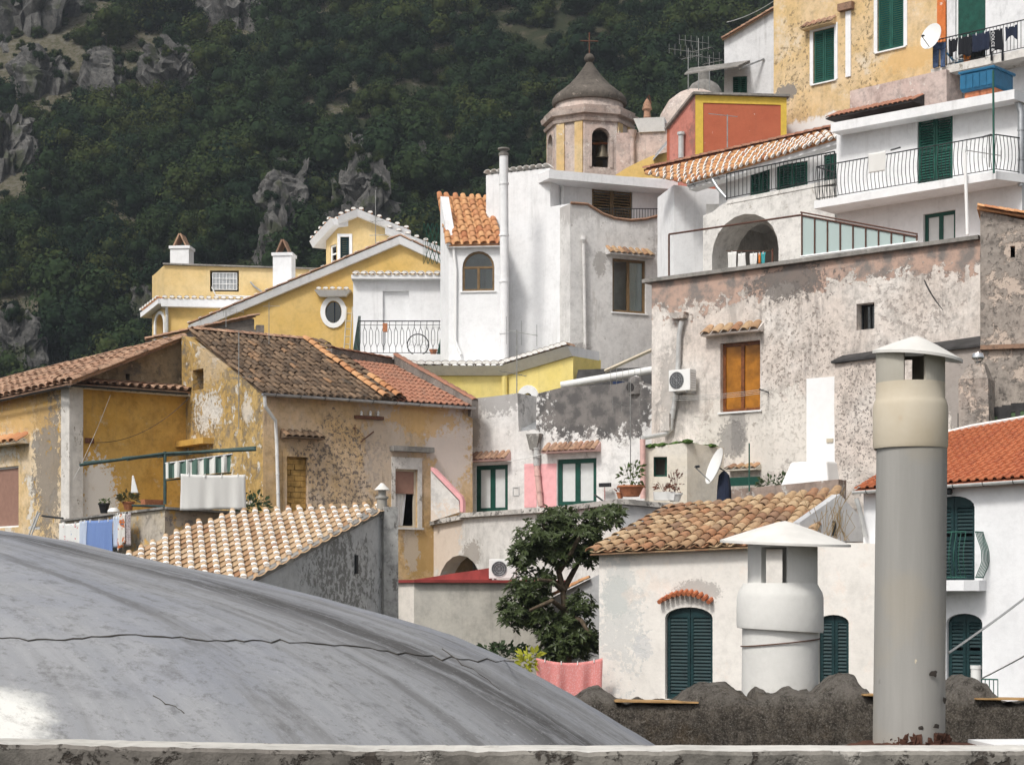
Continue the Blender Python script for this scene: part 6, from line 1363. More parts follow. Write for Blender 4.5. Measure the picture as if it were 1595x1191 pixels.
pot('black plastic pot on the ochre terrace wall', lt2.at(162, 799), .15, .27, 'black_plastic', 'pot_leaf', 30, .12, .14, .1, seed=13); pot('terracotta pot with spiky plant on the ochre terrace wall', lt2.at(200, 794), .16, .22, 'terracotta', 'pot_leaf', 90, .25, .22, .16, seed=14)
pot('long terracotta trough beside the pergola post', TP.off(-.3).at(238, 790), .2, .2, 'terracotta', 'pot_leaf', 0, rect=(.6, .24), rz=.7, name='planter')
m = MB(); m.add([v for v in MB().lathe(lt2.at(175, 797), [(.01, .12), (.10, .11), (.16, .03), (.17, 0)], 12).v], []); m = MB(); m.lathe(lt2.at(177, 797), [(.17, 0), (.15, .06), (.08, .11), (.01, .12)], 12); tag(m.build('basin', 'white_plastic', None, smooth=True), 'white upturned basin between the black pot and the spiky pot', 'basin')
sh = MB(); leaves(sh, TR_.off(-.4).at(392, 790), 260, .5, .16, 15, squash=.8); tag(sh.build('shrub', 'ivy_leaf', None), 'leafy shrub in the terrace corner beside the white downpipe', 'shrub')
m = MB(); q = PG.off(.3).at(208, 740); m.hexa([q + Vector(v) for v in ((-.07, 0, -.45), (.12, 0, -.45), (.12, .06, -.45), (-.07, .06, -.45), (-.04, 0, 0), (.0, 0, 0), (.0, .03, 0), (-.04, .03, 0))]); tag(m.build('plastic_bag', 'white_plastic', None, bevel=.02), 'white plastic bag hung beneath the pergola', 'bag')
chn = thing('folding_chair', 'folded grey garden chair leaning by the peeling left wall', 'chair', P(52, 840, 49.5)); CPl = PL(50, 49.5, .3)
for (pts_, nm) in (([CPl.at(43, 838), CPl.at(59, 796)], 'leg'), ([CPl.off(.25).at(47, 838), CPl.off(.25).at(62, 798)], 'leg')): m = MB(); m.tube(pts_, .02, 6); m.build(nm, 'pvc_grey', chn)
m = MB(); m.hexa([CPl.at(44, 824), CPl.at(62, 824), CPl.off(-.35).at(63, 822), CPl.off(-.35).at(46, 822), CPl.at(44, 821), CPl.at(62, 821), CPl.off(-.35).at(63, 819), CPl.off(-.35).at(46, 819)]); m.build('seat', 'pvc_grey', chn); m = MB(); m.hexa([CPl.at(51, 818), CPl.at(60, 798), CPl.off(-.3).at(61, 798), CPl.off(-.3).at(52, 818), CPl.at(53, 819), CPl.at(62, 799), CPl.off(-.3).at(63, 799), CPl.off(-.3).at(54, 819)]); m.build('backrest', 'pvc_grey', chn)
wire('cable', 'thin cable sagging across the ochre court wall', [W2.off(.1).at(150, 689), FG.off(.1).at(296, 618)], .008, 'dark_metal', 'cable', .35); wire('cable', 'thin pale cord hanging from the eave of the ochre court', [W2.off(.4).at(172, 615), W2.off(.25).at(115, 745)], .006, 'pvc_white', 'cable', .1)
# ==== near tile roof with white mortar tips
G1, G2, G3 = P(356, 801, 40.2), P(597, 788, 40.8), P(495, 843, 38.1); gN = (G2 - G1).cross(G3 - G1).normalized(); gN = gN if gN.z > 0 else -gN
def on_g(px, py): r = P(px, py, 1.0); return r * (gN.dot(G1) / gN.dot(r))
hG = thing('low_house', 'near low building with tan tiles tipped in white mortar and a grey stained side wall', 'house', P(480, 940, 39) + Vector((0, 0, -4)))
gpoly = [(120, 882), (171, 864), (356, 800), (599, 787), (601, 790), (340, 927), (200, 960), (100, 930)]
def inG(p): return in_poly(CX + F * p.x / p.y, H - F * p.z / p.y, gpoly)
bdir = (on_g(495, 843) - on_g(480, 797)).normalized(); evec = on_g(597, 790) - on_g(380, 904); udir = evec.normalized(); cw_ = evec.length / 13.5
ubl = on_g(380, 904) + bdir * .25 - udir * cw_ * 26; ubr = ubl + udir * cw_ * 42; L_ = .37 * 16; utr = ubr - bdir * L_; utl = ubl - bdir * L_
tile_roof(hG, ubl, ubr, utr, utl, 42, 16, ['tile_tan', 'mortar_white'], base='tile_tan', keep=inG, mortar=.12, jit=.9, w=cw_ * abs(udir.cross(bdir).length) * .56)
plaster('side_grey', (.54, .54, .54), (.60, .595, .585), [fbx for fbx in (dict(k='blob', c=tuple(P(550, 900, 38.9)), r=(1.7, 1.0), amp=1.7, s=1.5, zs=.6, col=(.16, .155, .14), w=.3, brk=(8, .46), op=.75),)], fine=.4, streak=.3)
q0, q1 = on_g(340, 926), on_g(599, 790); GW = PL(pt=q0, d=(q1 - q0))
wall('side_wall', hG, GW, [(330, None), (601, None), (601, 794), (335, 934)], 'side_grey', depth=.35, bottom=BOT)
m = MB(); e0, e1 = GW.off(.06).at(335, 931), GW.off(.06).at(601, 790); m.hexa([e0 + Vector((0, 0, -.10)), e1 + Vector((0, 0, -.10)), e1 - GW.n * .4 + Vector((0, 0, -.10)), e0 - GW.n * .4 + Vector((0, 0, -.10)), e0, e1, e1 - GW.n * .4, e0 - GW.n * .4]); m.build('verge', 'coping_grey', hG)
m = MB(); dn = gN * .12; cs4 = [on_g(*q) for q in ((171, 868), (356, 803), (598, 791), (340, 925), (200, 955))]; m.prism([q - gN * .14 for q in cs4], gN * .08); m.build('roof_deck', 'tile_mixed', hG)
GP = PL(pt=GW.off(.12).at(600, 800), d=(GW.d + Vector((.5, -.55, 0)))); plaster('pillar_grey', (.36, .355, .345), (.44, .43, .41), [dict(k='n', s=3, t=.55, w=.1, col=(.16, .15, .14))], fine=.8, streak=.4)
m = MB(); m.hexa(ring4(GP, 598, 621, 1010, -.4, .0) + ring4(GP, 598, 620, 789, -.4, .0)); m.build('pillar', 'pillar_grey', hG)
m = MB(); m.pbox(GW, *GW.r(552, 864, 555, 893)[:4], 0, .05); m.build('cable_cover', 'dark_metal', hG)
fl_ = thing('flue', 'small grey cement flue with a pointed hat beside the near tile roof', 'chimney', P(596, 792, 40.6)); q = P(595, 800, 40.6); s_ = 40.6 / F; m = MB(); m.lathe(q, [(8 * s_, -.1), (8 * s_, 23 * s_), (10 * s_, 24 * s_), (10 * s_, 27 * s_), (6 * s_, 28 * s_), (6 * s_, 38 * s_)], 14); m.build('pipe', 'flue_cement', fl_, smooth=True); m = MB(); m.lathe(q, [(12 * s_, 37 * s_), (11 * s_, 39 * s_), (2 * s_, 48 * s_)], 14); m.build('hat', 'cap_sheet', fl_, smooth=True)
# ------------------------------------------------------------------ upper town
FB = -3.0
plaster('yellow_wash', (.63, .42, .135), (.66, .46, .18), [dict(k='n', s=.8, t=.57, w=.2, col=(.53, .35, .12), op=.5)], fine=.25, streak=.15)
plaster('pale_yellow', (.66, .48, .22), (.69, .53, .28), [dict(k='n', s=.8, t=.57, w=.2, col=(.58, .42, .20), op=.5)], fine=.25, streak=.15)
plaster('lemon_wash', (.75, .61, .20), (.77, .64, .25), [dict(k='n', s=.9, t=.60, w=.15, col=(.60, .46, .14), op=.5)], fine=.2, streak=.15)
plaster('white_wash', (.80, .80, .805), (.765, .77, .775), [dict(k='n', s=.7, t=.62, w=.15, col=(.62, .62, .61), op=.4), dict(k='n', s=1.3, zs=.14, t=.57, w=.16, col=(.50, .49, .475), op=.45)], fine=.16, streak=.22)
mt = tile_mesh(.22, .30, 'eave_tile', ['tile_sun', 'mortar_white'], mortar=.10)
mt2 = tile_mesh(.30, .42, 'eave_tile', ['mortar_white'], flat=.7)
# ==== yellow gabled house
I = PL(314, 76, .0)
hI = thing('yellow_house', 'big ochre-yellow gabled house with white cornices and an oval window', 'house', P(500, H, 76) + Vector((0, 0, FB)))
ov = I.r(506, 469, 532, 504, 'oval')
wall('gable_wall', hI, I, [(300, None), (700, None), (700, 414), (692, 411), (623, 377), (450, 446), (314, 505), (300, 512)], 'yellow_wash', [ov], depth=6, reveal=.3, bottom=FB)
m = MB(); a = I.r(499, 461, 540, 511, 'oval'); frame_ring(m, I, (a[0], a[1], a[2], a[3], 'oval'), .19, -.05, .07); wv = m.build('window', 'white_paint', hI)
m = MB(); m.pbox(I, ov[0] + .35, ov[0] + .40, ov[2], ov[3], -.16, -.12); m.build('mullion', 'dark_metal', wv); g = MB(); g.pbox(I, *ov[:4], -.15, -.14); g.build('pane', 'glass', wv)
# white raking cornice
for (x0, y0, x1, y1) in ((295, 509, 623, 371), (623, 371, 700, 407)):
    m = MB(); p, q = I.sz(x0, y0), I.sz(x1, y1); t_ = .26; m.hexa([I.w(p[0], p[1] - t_, .22), I.w(q[0], q[1] - t_, .22), I.w(q[0], q[1] - t_, -.3), I.w(p[0], p[1] - t_, -.3), I.w(p[0], p[1] + .02, .3), I.w(q[0], q[1] + .02, .3), I.w(q[0], q[1] + .02, -6), I.w(p[0], p[1] + .02, -6)]); c_ = m.build('cornice', 'white_wash', hI)
    n_ = int(abs(x1 - x0) / 17); tile_line(c_, I.w(p[0], p[1] + .06, .2), I.w(q[0], q[1] + .06, .2), n_, tile_mesh(.3, .5, 'verge_tile', ['tile_edge', 'mortar_white'], flat=.5, mortar=.12), along=True)
# projecting hood over the oval window
m = MB(); a = I.r(491, 454, 548, 463); m.hexa([I.w(a[0] + .2, a[2], .3), I.w(a[1] - .2, a[2], .3), I.w(a[1] - .2, a[2], -.01), I.w(a[0] + .2, a[2], -.01), I.w(a[0], a[3], .45), I.w(a[1], a[3], .45), I.w(a[1], a[3], -.01), I.w(a[0], a[3], -.01)]); hd_ = m.build('hood', 'white_wash', hI); tile_line(hd_, I.w(a[0] + .05, a[3] + .02, .46), I.w(a[1] - .05, a[3] + .02, .46), 5, mt, out=I.n)
# rear flat block
I2 = PL(256, 81, -.05); wall('rear_wall', hI, I2, [(256, None), (510, None), (510, 422), (496, 420), (256, 413)], 'pale_yellow', [I2.r(327, 421, 372, 454)], depth=5, reveal=.4, bottom=FB)
I2s = PL(256, 81, 2.2); wall('side_wall', hI, I2s, [(237, None), (256, None), (256, 413), (237, 430)], 'pale_yellow', depth=.4, bottom=FB)
m = MB(); p, q = I2.sz(254, 410), I2.sz(500, 418); m.hexa([I2.w(p[0], p[1] - .06, .12), I2.w(q[0], q[1] - .06, .12), I2.w(q[0], q[1] - .06, -5), I2.w(p[0], p[1] - .06, -5), I2.w(p[0], p[1], .12), I2.w(q[0], q[1], .12), I2.w(q[0], q[1], -5), I2.w(p[0], p[1], -5)]); m.build('roof_slab', 'coping_grey', hI)
gr = thing('air_conditioner', 'air conditioner behind a barred grate in the flat yellow wall', 'air conditioner', I2.off(-.1).at(350, 453)); m = MB(); a = I2.r(331, 425, 369, 451); m.pbox(I2, *a[:4], -.36, -.06); m.build('casing', 'zinc', gr)
for k in range(8): m = MB(); x = lerp(a[0], a[1], k / 7); m.tube([I2.w(x, a[2], -.02), I2.w(x, a[3], -.02)], .013, 5); m.build('bar', 'white_paint', gr)
for k in range(4): m = MB(); z = lerp(a[2], a[3], k / 3); m.tube([I2.w(a[0], z, -.015), I2.w(a[1], z, -.015)], .013, 5); m.build('bar', 'white_paint', gr)
pipe(hI, [I2.off(.1).at(330, 447), I2.off(.1).at(336, 460), I2.off(.1).at(394, 462)], .035, 'pvc_white', 'hose', 0); pipe(hI, [I2.off(.1).at(390, 439), I2.off(.12).at(396, 446), I2.off(.1).at(410, 456)], .04, 'zinc', 'hose', 0)
# lower front wing with white cornice, tiles and an arched opening
I3 = PL(258, 77.5, -.08); wall('lower_wall', hI, I3, [(260, None), (420, None), (420, 478), (260, 474)], 'yellow_wash', depth=3, bottom=FB)
m = MB(); p, q = I3.sz(252, 468), I3.sz(400, 470); m.pbox(I3, p[0], q[0], p[1] - .28, p[1] + .04, -3, .3); cn = m.build('cornice', 'white_wash', hI); tile_line(cn, I3.w(p[0], p[1] + .06, .34), I3.w(q[0], p[1] + .06, .34), 13, mt, out=I3.n)
I4 = PL(258, 77.6, 1.5); ar_ = I4.r(243, 489, 256, 560, 1.0); wall('wing_wall', hI, I4, [(237, None), (259, None), (259, 474), (237, 487)], 'pale_yellow', [ar_], depth=.4, reveal=.35, bottom=FB)
m = MB(); frame_ring(m, I4, (ar_[0] - .12, ar_[1] + .12, ar_[2], ar_[3] + .12, 1.0), .13, -.01, .05, bottom=False); m.build('arch_surround', 'white_wash', hI)
m = MB(); p, q = I4.sz(231, 488), I4.sz(259, 466); m.hexa([I4.w(p[0], p[1] - .2, .35), I4.w(q[0], q[1] - .2, .35), I4.w(q[0], q[1] - .2, -.6), I4.w(p[0], p[1] - .2, -.6), I4.w(p[0], p[1], .35), I4.w(q[0], q[1], .35), I4.w(q[0], q[1], -.6), I4.w(p[0], p[1], -.6)]); cn = m.build('cornice', 'white_wash', hI); tile_line(cn, I4.w(p[0], p[1] + .04, .4), I4.w(q[0], q[1] + .04, .4), 7, mt, out=I4.n)
m = MB(); m.tube([I3.off(.25).at(259, 474), I3.off(.1).at(260, 490), I3.off(.1).at(260, 540)], .06, 8); m.build('downpipe', 'pvc_grey', hI)
# chimneys with little tile hats
for (px0, px1, pyt, pyb, Y_, lab) in ((265, 294, 387, 412, 83.5, 'white chimney with a tent of two tiles at the corner of the flat yellow roof'), (425, 454, 398, 465, 77.4, 'taller white chimney with a tent of two tiles beside the yellow gable slope')):
    pc = PL((px0 + px1) / 2, Y_, .1); ct = thing('chimney', lab, 'chimney', pc.at((px0 + px1) / 2, pyb)); a = pc.r(px0, pyt, px1, pyb); dpt = (a[1] - a[0])
    m = MB(); m.pbox(pc, a[0], a[1], a[2] - .8, a[3], -dpt, 0); m.build('stack', 'white_wash', ct); m = MB(); m.pbox(pc, a[0] - .05, a[1] + .05, a[3] + .002, a[3] + .12, -dpt - .05, .05); m.build('crown', 'white_wash', ct)
    cxm = (a[0] + a[1]) / 2; zt_ = a[3] + .12; hh_ = .52
    for sg in (-1, 1):
        b0, b1 = pc.w(cxm + sg * dpt * .30, zt_, -.02), pc.w(cxm + sg * dpt * .30, zt_, -dpt); t0_, t1_ = pc.w(cxm - sg * .01, zt_ + hh_, -.02), pc.w(cxm - sg * .01, zt_ + hh_, -dpt); n_ = pc.d * sg * .06
        m = MB(); m.hexa([b0, b1, t1_, t0_, b0 + n_, b1 + n_, t1_ + n_ + Vector((0, 0, .03)), t0_ + n_ + Vector((0, 0, .03))]); m.build('tile', 'tile_edge', ct)
# dormer
ID = PL(508, 79, -.05); dw1 = ID.r(530, 369, 544, 404); hd1 = thing('dormer', 'yellow rooftop dormer with white tiled eaves and one dark shutter', 'house', ID.at(560, 420))
wall('wall', hd1, ID, [(527, 440), (660, 440), (660, 378), (556, 337), (527, 352)], 'pale_yellow', [dw1], depth=4, reveal=.2); IDs = PL(527, 79, 1.6); dw2 = IDs.r(514, 381, 524, 410)
wall('side_wall', hd1, IDs, [(508, 440), (526.5, 440), (526.5, 352), (508, 374)], 'pale_yellow', [dw2], depth=.4, reveal=.15)
shutters(hd1, ID, dw1, 'dark_green_shutter', -.03, 1, False, frame='white_paint'); casement(hd1, IDs, dw2, 'white_paint', 1, .5, -.05, None, 'glass', None, t=.08)
m = MB(); frame_ring(m, ID, (dw1[0] - .12, dw1[1] + .12, dw1[2] - .1, dw1[3] + .12, 0), .12, .002, .04); m.build('surround', 'white_wash', hd1)
for (pl_, x0, y0, x1, y1) in ((IDs, 497, 378, 530, 342), (ID, 527, 341, 556, 330), (ID, 556, 329, 640, 363), (ID, 600, 357, 698, 392)):
    p, q = pl_.sz(x0, y0), pl_.sz(x1, y1); m = MB(); m.hexa([pl_.w(p[0], p[1] - .24, .3), pl_.w(q[0], q[1] - .24, .3), pl_.w(q[0], q[1] - .24, -.5), pl_.w(p[0], p[1] - .24, -.5), pl_.w(p[0], p[1] + .02, .45), pl_.w(q[0], q[1] + .02, .45), pl_.w(q[0], q[1] + .02, -3), pl_.w(p[0], p[1] + .02, -3)]); c_ = m.build('cornice', 'white_wash', hd1)
    n_ = max(3, int((q[0] - p[0]) / .34)); tile_line(c_, pl_.w(p[0], p[1] + .05, .46), pl_.w(q[0], q[1] + .05, .46), n_, mt, out=pl_.n); tile_line(c_, pl_.w(p[0], p[1] + .1, .1), pl_.w(q[0], q[1] + .1, .1), n_, mt, out=pl_.n)
aerial('tall aerial rising beside the yellow dormer', ID.off(.5).at(585, 384), 2.3, [(.45, (1, -.3, 0), .5, 4, .4, False), (.2, (1, -.2, 0), .7, 4, .3, False)], r=.02)
# ==== white terrace house
JT = PL(551, 71, 0.0); hJT = thing('white_annex', 'white terrace annex with a walled-in doorway and a row of white mortared tiles', 'house', P(620, H, 71) + Vector((0, 0, FB)))
wall('wall', hJT, JT, [(550, None), (705, None), (705, 432), (550, 432)], 'white_wash', [JT.r(596, 453, 637, 545)], depth=4, reveal=.12, bottom=FB, hollow=False)
m = MB(); p, q = JT.sz(548, 436), JT.sz(700, 430); m.pbox(JT, p[0], q[0], p[1], p[1] + .14, -4, .3); cn = m.build('cornice', 'white_wash', hJT); tile_line(cn, JT.w(p[0], p[1] + .16, .36), JT.w(q[0], p[1] + .16, .36), 12, mt, out=JT.n); tile_line(cn, JT.w(p[0], p[1] + .24, -.1), JT.w(q[0], p[1] + .24, -.1), 12, mt2, out=JT.n)
TS = PL(555, 68, 0.0); ts = thing('terrace_slab', 'white terrace slab edged with pale tiles above the lemon yellow wall', 'terrace', TS.at(620, 570)); m = MB(); a = TS.r(552, 552, 706, 563); m.pbox(TS, *a[:4], -3, .1); m.build('slab', 'white_wash', ts)
railing(ts, TS.w(a[0] + .15, a[3], 0), TS.w(a[1] - .05, a[3], 0), TS.sz(600, 500)[1] - a[3], 'dark_metal', 15, .010, .022, mid=.88, pattern='loop')
m = MB(); m.hexa([TS.at(549, 551), TS.off(-.6).at(561, 551), TS.off(-.62).at(561, 551), TS.off(-.02).at(549, 551), TS.at(558, 492), TS.off(-.6).at(562, 492), TS.off(-.62).at(562, 492), TS.off(-.02).at(558, 492)]); tag(m.build('parasol', 'green_frame', None), 'folded dark green parasol at the terrace railing corner', 'parasol')
bk_ = thing('bicycle_wheel', 'spare bicycle wheel leaning behind the terrace railing', 'wheel', TS.off(-.6).at(651, 553)); c = TS.off(-.6).at(651, 537); R_ = .38; m = MB(); m.tube([c + Vector((R_ * math.cos(k * .2618), -.02, R_ * math.sin(k * .2618))) for k in range(25)], .022, 6, caps=False); m.build('tyre', 'black_plastic', bk_); m = MB()
for k in range(12): m.tube([c, c + Vector((R_ * math.cos(k * .5236), 0, R_ * math.sin(k * .5236)))], .004, 3)
m.build('spokes', 'aerial_metal', bk_)
m = MB(); a = TS.off(-.1).r(597, 505, 604, 518); m.pbox(TS, *a[:4], .03, .18); tag(m.build('letter_box', 'terracotta', None), 'small terracotta box hooked onto the terrace railing', 'box')
dr = thing('drying_rack', 'white drying rack folded on the annex terrace', 'rack', TS.off(-.8).at(672, 553)); 
for k in range(5): m = MB(); m.tube([TS.off(-.8).at(655 + k * 6, 553), TS.off(-.9).at(662 + k * 5, 508)], .015, 5); m.build('bar', 'white_plastic', dr)
m = MB(); m.tube([TS.off(-.85).at(655, 530), TS.off(-.85).at(690, 528)], .015, 5); m.tube([TS.off(-.85).at(656, 509), TS.off(-.85).at(690, 509)], .015, 5); m.build('cross_bar', 'white_plastic', dr)
pot('small terracotta pot on the annex terrace by the drying rack', TS.off(-.4).at(675, 553), .14, .2, 'terracotta', 'pot_leaf', 0); 
m = MB(); m.tube([TS.off(-.5).at(683, 553), TS.off(-.6).at(694, 506)], .07, 7); tag(m.build('parasol', 'green_metal', None), 'rolled green parasol leaning in the annex terrace corner', 'parasol')
ld = thing('ladder', 'weathered wooden ladder against the yellow gable beside the terrace', 'ladder', TS.off(-.2).at(540, 556)); 
for px in (538, 547): m = MB(); m.tube([TS.off(-.2).at(px - 3, 556), TS.off(-.7).at(px + 2, 478)], .025, 5); m.build('rail', 'beige_concrete', ld)
for k in range(6): m = MB(); m.tube([TS.off(-.25 - k * .08).at(536 + k * .8, 548 - k * 12), TS.off(-.25 - k * .08).at(545 + k * .8, 548 - k * 12)], .018, 5); m.build('rung', 'beige_concrete', ld)
# lattice
m = MB(); LT = PL(659, 69, 0)
for k in range(-3, 6): m.tube([LT.at(660 + k * 7, 411), LT.at(660 + k * 7 + 20, 348)], .012, 4); m.tube([LT.off(.02).at(660 + k * 7 + 20, 411), LT.off(.02).at(660 + k * 7, 348)], .012, 4)
for v in m.v: v.x = max(LT.at(659, 400).x, min(LT.at(692, 400).x, v.x))
tag(m.build('lattice', 'green_metal', None), 'green diamond lattice screen beside the white tower roof', 'lattice')
# ==== lemon yellow lower wall with tile cornice
LW = PL(640, 64.5, .0); LW2 = PL(789, 64.5, .75); hL = thing('yellow_wall', 'lemon yellow wall with a white moulded cornice, pale tiles and an arched shutter', 'building', P(780, H, 64.6) + Vector((0, 0, FB)))
aw_ = LW2.r(818, 611, 838, 660, 1.0)
wall('front_wall', hL, LW, [(600, None), (789, None), (789, 584), (600, 582)], 'lemon_wash', depth=2, bottom=FB); wall('right_wall', hL, LW2, [(789.5, None), (893, None), (893, 553), (789.5, 584)], 'lemon_wash', [aw_], depth=1.6, reveal=.25, bottom=FB)
shutters(hL, LW2, aw_, 'dark_green_shutter', -.12, 1, False, frame=None); m = MB(); frame_ring(m, LW2, (aw_[0] - .32, aw_[1] + .05, aw_[2], aw_[3] + .25, 1.0), .26, .002, .05, bottom=False); m.build('arch_surround', 'white_wash', hL)
for (pl_, x0, y0, x1, y1, n_) in ((LW, 600, 571, 789, 571, 15), (LW2, 788, 571, 893, 540, 12)):
    p, q = pl_.sz(x0, y0), pl_.sz(x1, y1); m = MB(); m.hexa([pl_.w(p[0], p[1] - .30, .06), pl_.w(q[0], q[1] - .30, .06), pl_.w(q[0], q[1] - .30, -1.5), pl_.w(p[0], p[1] - .30, -1.5), pl_.w(p[0], p[1], .35), pl_.w(q[0], q[1], .35), pl_.w(q[0], q[1], -1.5), pl_.w(p[0], p[1], -1.5)]); c_ = m.build('cornice', 'white_wash', hL); tile_line(c_, pl_.w(p[0], p[1] + .03, .40), pl_.w(q[0], q[1] + .03, .40), n_, tile_mesh(.30, .5, 'eave_tile', ['tile_edge', 'mortar_white'], mortar=.2), out=pl_.n)
m = MB(); m.tube([LW.off(.1).at(786, 586), LW.off(.1).at(786, 640)], .10, 8); m.build('downpipe', 'lemon_wash', hL)
aerial('double aerial on a tall mast in front of the lemon yellow cornice', PL(805, 62, 0).at(805, 625), 2.3, [(.97, (1, -.35, -.22), 1.1, 3, .9, True), (.38, (-1, -.3, .15), .9, 6, .3, False)], r=.02)
# ==== tall white house
J1 = PL(757, 68, .53); J2 = PL(888, 65.9, -.45)
plaster('stained_white', (.66, .645, .625), (.60, .585, .57), [
    dict(k='band', c=tuple(J2.at(940, 352)), sl=0, sg=1, s=1.6, zs=.5, amp=1.6, col=(.40, .38, .365), w=.4, op=.7), dict(k='blob', c=tuple(J2.at(935, 410)), r=(.25, .4), amp=1.5, s=2.2, col=(.30, .28, .26), w=.1, op=.7), dict(k='blob', c=tuple(J2.at(1060, 375)), r=(1.3, .8), amp=1.6, s=1.3, col=(.36, .34, .32), w=.3, op=.8),
    dict(k='blob', c=tuple(J2.at(905, 555)), r=(.5, .4), amp=1.6, s=2.2, col=(.28, .26, .25), w=.1, op=.7), dict(k='n', s=1.2, zs=.3, t=.59, w=.1, col=(.42, .39, .365), op=.6), dict(k='n', s=4, t=.66, w=.03, col=(.25, .23, .21), op=.7)], fine=.4, streak=.6)
hJ = thing('white_tower_house', 'tall white house with a stained right side, brown shutters and a scalloped roof terrace', 'house', J1.w(1, FB))
wall('left_wall', hJ, J1, [(757, None), (888, None), (888, 317), (857, 322), (857, 262), (757, 273)], 'white_wash', depth=1.2, bottom=FB)
jw = J2.r(954, 404, 1006, 487)
wall('right_wall', hJ, J2, [(888, None), (1125, None), (1125, 337), (1043, 332), (1029, 336), (1006, 342), (982, 344), (958, 341), (939, 334), (915, 320), (888, 317)], 'stained_white', [jw], depth=.9, reveal=.22, bottom=FB)
casement(hJ, J2, jw, 'brown_frame', 2, None, -.08, ['-', 'c'], 'glass', 'white_paint', t=.085, cdepth=.10); hood(hJ, J2, 943, 386, 1014, 400, 'tile_mixed', .32, 8, 'stained_white')
m = MB(); m.tube([J2.off(.02).at(*q) for q in ((889, 316), (915, 318), (939, 333), (958, 340), (982, 343), (1006, 341), (1029, 335), (1043, 331), (1125, 336))], .05, 5); m.build('coping', 'tile_edge', hJ)
pipe(hJ, [J2.off(.1).at(909, 372), J2.off(.1).at(912, 560)], .06, 'stained_white', clips=2); m = MB(); m.lathe(J2.off(.12).at(909, 378), [(.06, 0), (.11, .1), (.11, .22)], 10); m.build('hopper', 'stained_white', hJ)
rj = railing(hJ, J2.off(-.3).at(925, 350), J2.off(-.3).at(1040, 350), J2.sz(980, 322)[1] - J2.sz(980, 347)[1], 'dark_metal', 26, .010, .018)
# tile coping along the top of the left wall
tile_line(hJ, J1.w(J1.sz(756, 0)[0], J1.sz(757, 271)[1], .1), J1.w(J1.sz(857, 0)[0], J1.sz(857, 260)[1], .1), 10, mt2, out=J1.n)
J3 = J2.off(-1.6); jb = J3.r(922, 283, 985, 345)
wall('loggia_wall', hJ, J3, [(850, 360), (1140, 360), (1140, 285), (856, 268)], 'white_wash', [jb], depth=3, reveal=.15); shutters(hJ, J3, jb, 'brown_shutter', -.03, 2, False, pitch=.10, frame='brown_frame')
m = MB(); p, q = J2.off(-.6).sz(855, 264), J2.off(-.6).sz(1062, 283); JS = J2.off(-.6); m.hexa([JS.w(p[0], p[1] - .30, .0), JS.w(q[0], q[1] - .30, 0), JS.w(q[0], q[1] - .30, -4), JS.w(p[0], p[1] - .30, -4), JS.w(p[0], p[1], 0), JS.w(q[0], q[1], 0), JS.w(q[0], q[1], -4), JS.w(p[0], p[1], -4)]); m.build('roof_slab', 'white_wash', hJ)
m = MB(); m.tube([J3.off(.1).at(876, 279), J3.off(.1).at(876, 320)], .06, 8); m.build('downpipe', 'white_paint', hJ); m = MB(); m.lathe(J3.off(.1).at(888, 284), [(.02, 0), (.1, .04), (.1, .12), (.02, .16)], 10); m.build('lamp', 'pvc_grey', hJ)
# tower part with a small steep roof and arched window
J4 = PL(699, 66.3, .12); ja = J4.r(720, 391, 770, 453, 1.0)
hT = thing('white_tower', 'narrow white stair tower with a small steep tile roof and an arched brown window', 'tower', J4.w(.9, FB))
wall('front_wall', hT, J4, [(699, None), (783, None), (783, 381), (699, 382)], 'white_wash', [ja], depth=2.8, reveal=.2, bottom=FB)
J5 = PL(699, 66.3, 3.2); wall('side_wall', hT, J5, [(686, None), (698.8, None), (698.8, 382), (686, 306)], 'white_wash', depth=.3, bottom=FB)
casement(hT, J4, ja, 'brown_frame', 2, None, -.06, None, 'glass', 'white_paint', t=.075)
dj = Vector((-.15, 1, 0)).normalized(); eL, eR = J4.off(.25).at(699, 381), J4.off(.25).at(781, 379); tl = PL(pt=eL, d=dj).at(685, 304); tr = PL(pt=eR, d=dj).at(757, 307)
tile_roof(hT, eL, eR, tr, tl, 6, 9, ['tile_sun'], base='tile_sun', jit=1.2, label='small steep roof of broad tan tiles')
m = MB(); m.tube([eL, tl], .07, 6); m.build('verge', 'white_wash', hT); m = MB(); m.pbox(J4, J4.sz(697, 0)[0], J4.sz(783, 0)[0], J4.sz(740, 386)[1], J4.sz(740, 382)[1], -.1, .2); m.build('cornice', 'white_wash', hT)
fp = thing('flue_pipe', 'long thin white flue pipe running up the tall white house', 'chimney', P(786, 560, 65.6)); m = MB(); m.tube([P(785.5, 560, 65.4), P(785.5, 400, 65.4), P(784.5, 240, 65.4)], .15, 12); 
for py in (288, 368, 440, 520): m.tube([P(785, py, 65.4), P(785, py - 3, 65.4)], .17, 12)
m.build('pipe', 'white_wash', fp, smooth=True); m = MB(); m.lathe(P(784.5, 243, 65.4), [(.17, 0), (.17, .1), (.12, .11), (.12, .2), (.2, .21), (.2, .26), (.02, .28)], 12); m.build('cowl', 'coping_grey', fp)
pipe(hT, [J4.off(.08).at(706, 385), J4.off(.08).at(710, 420), J4.off(.08).at(709, 530), J4.off(.08).at(718, 552)], .05, 'white_paint', clips=1)
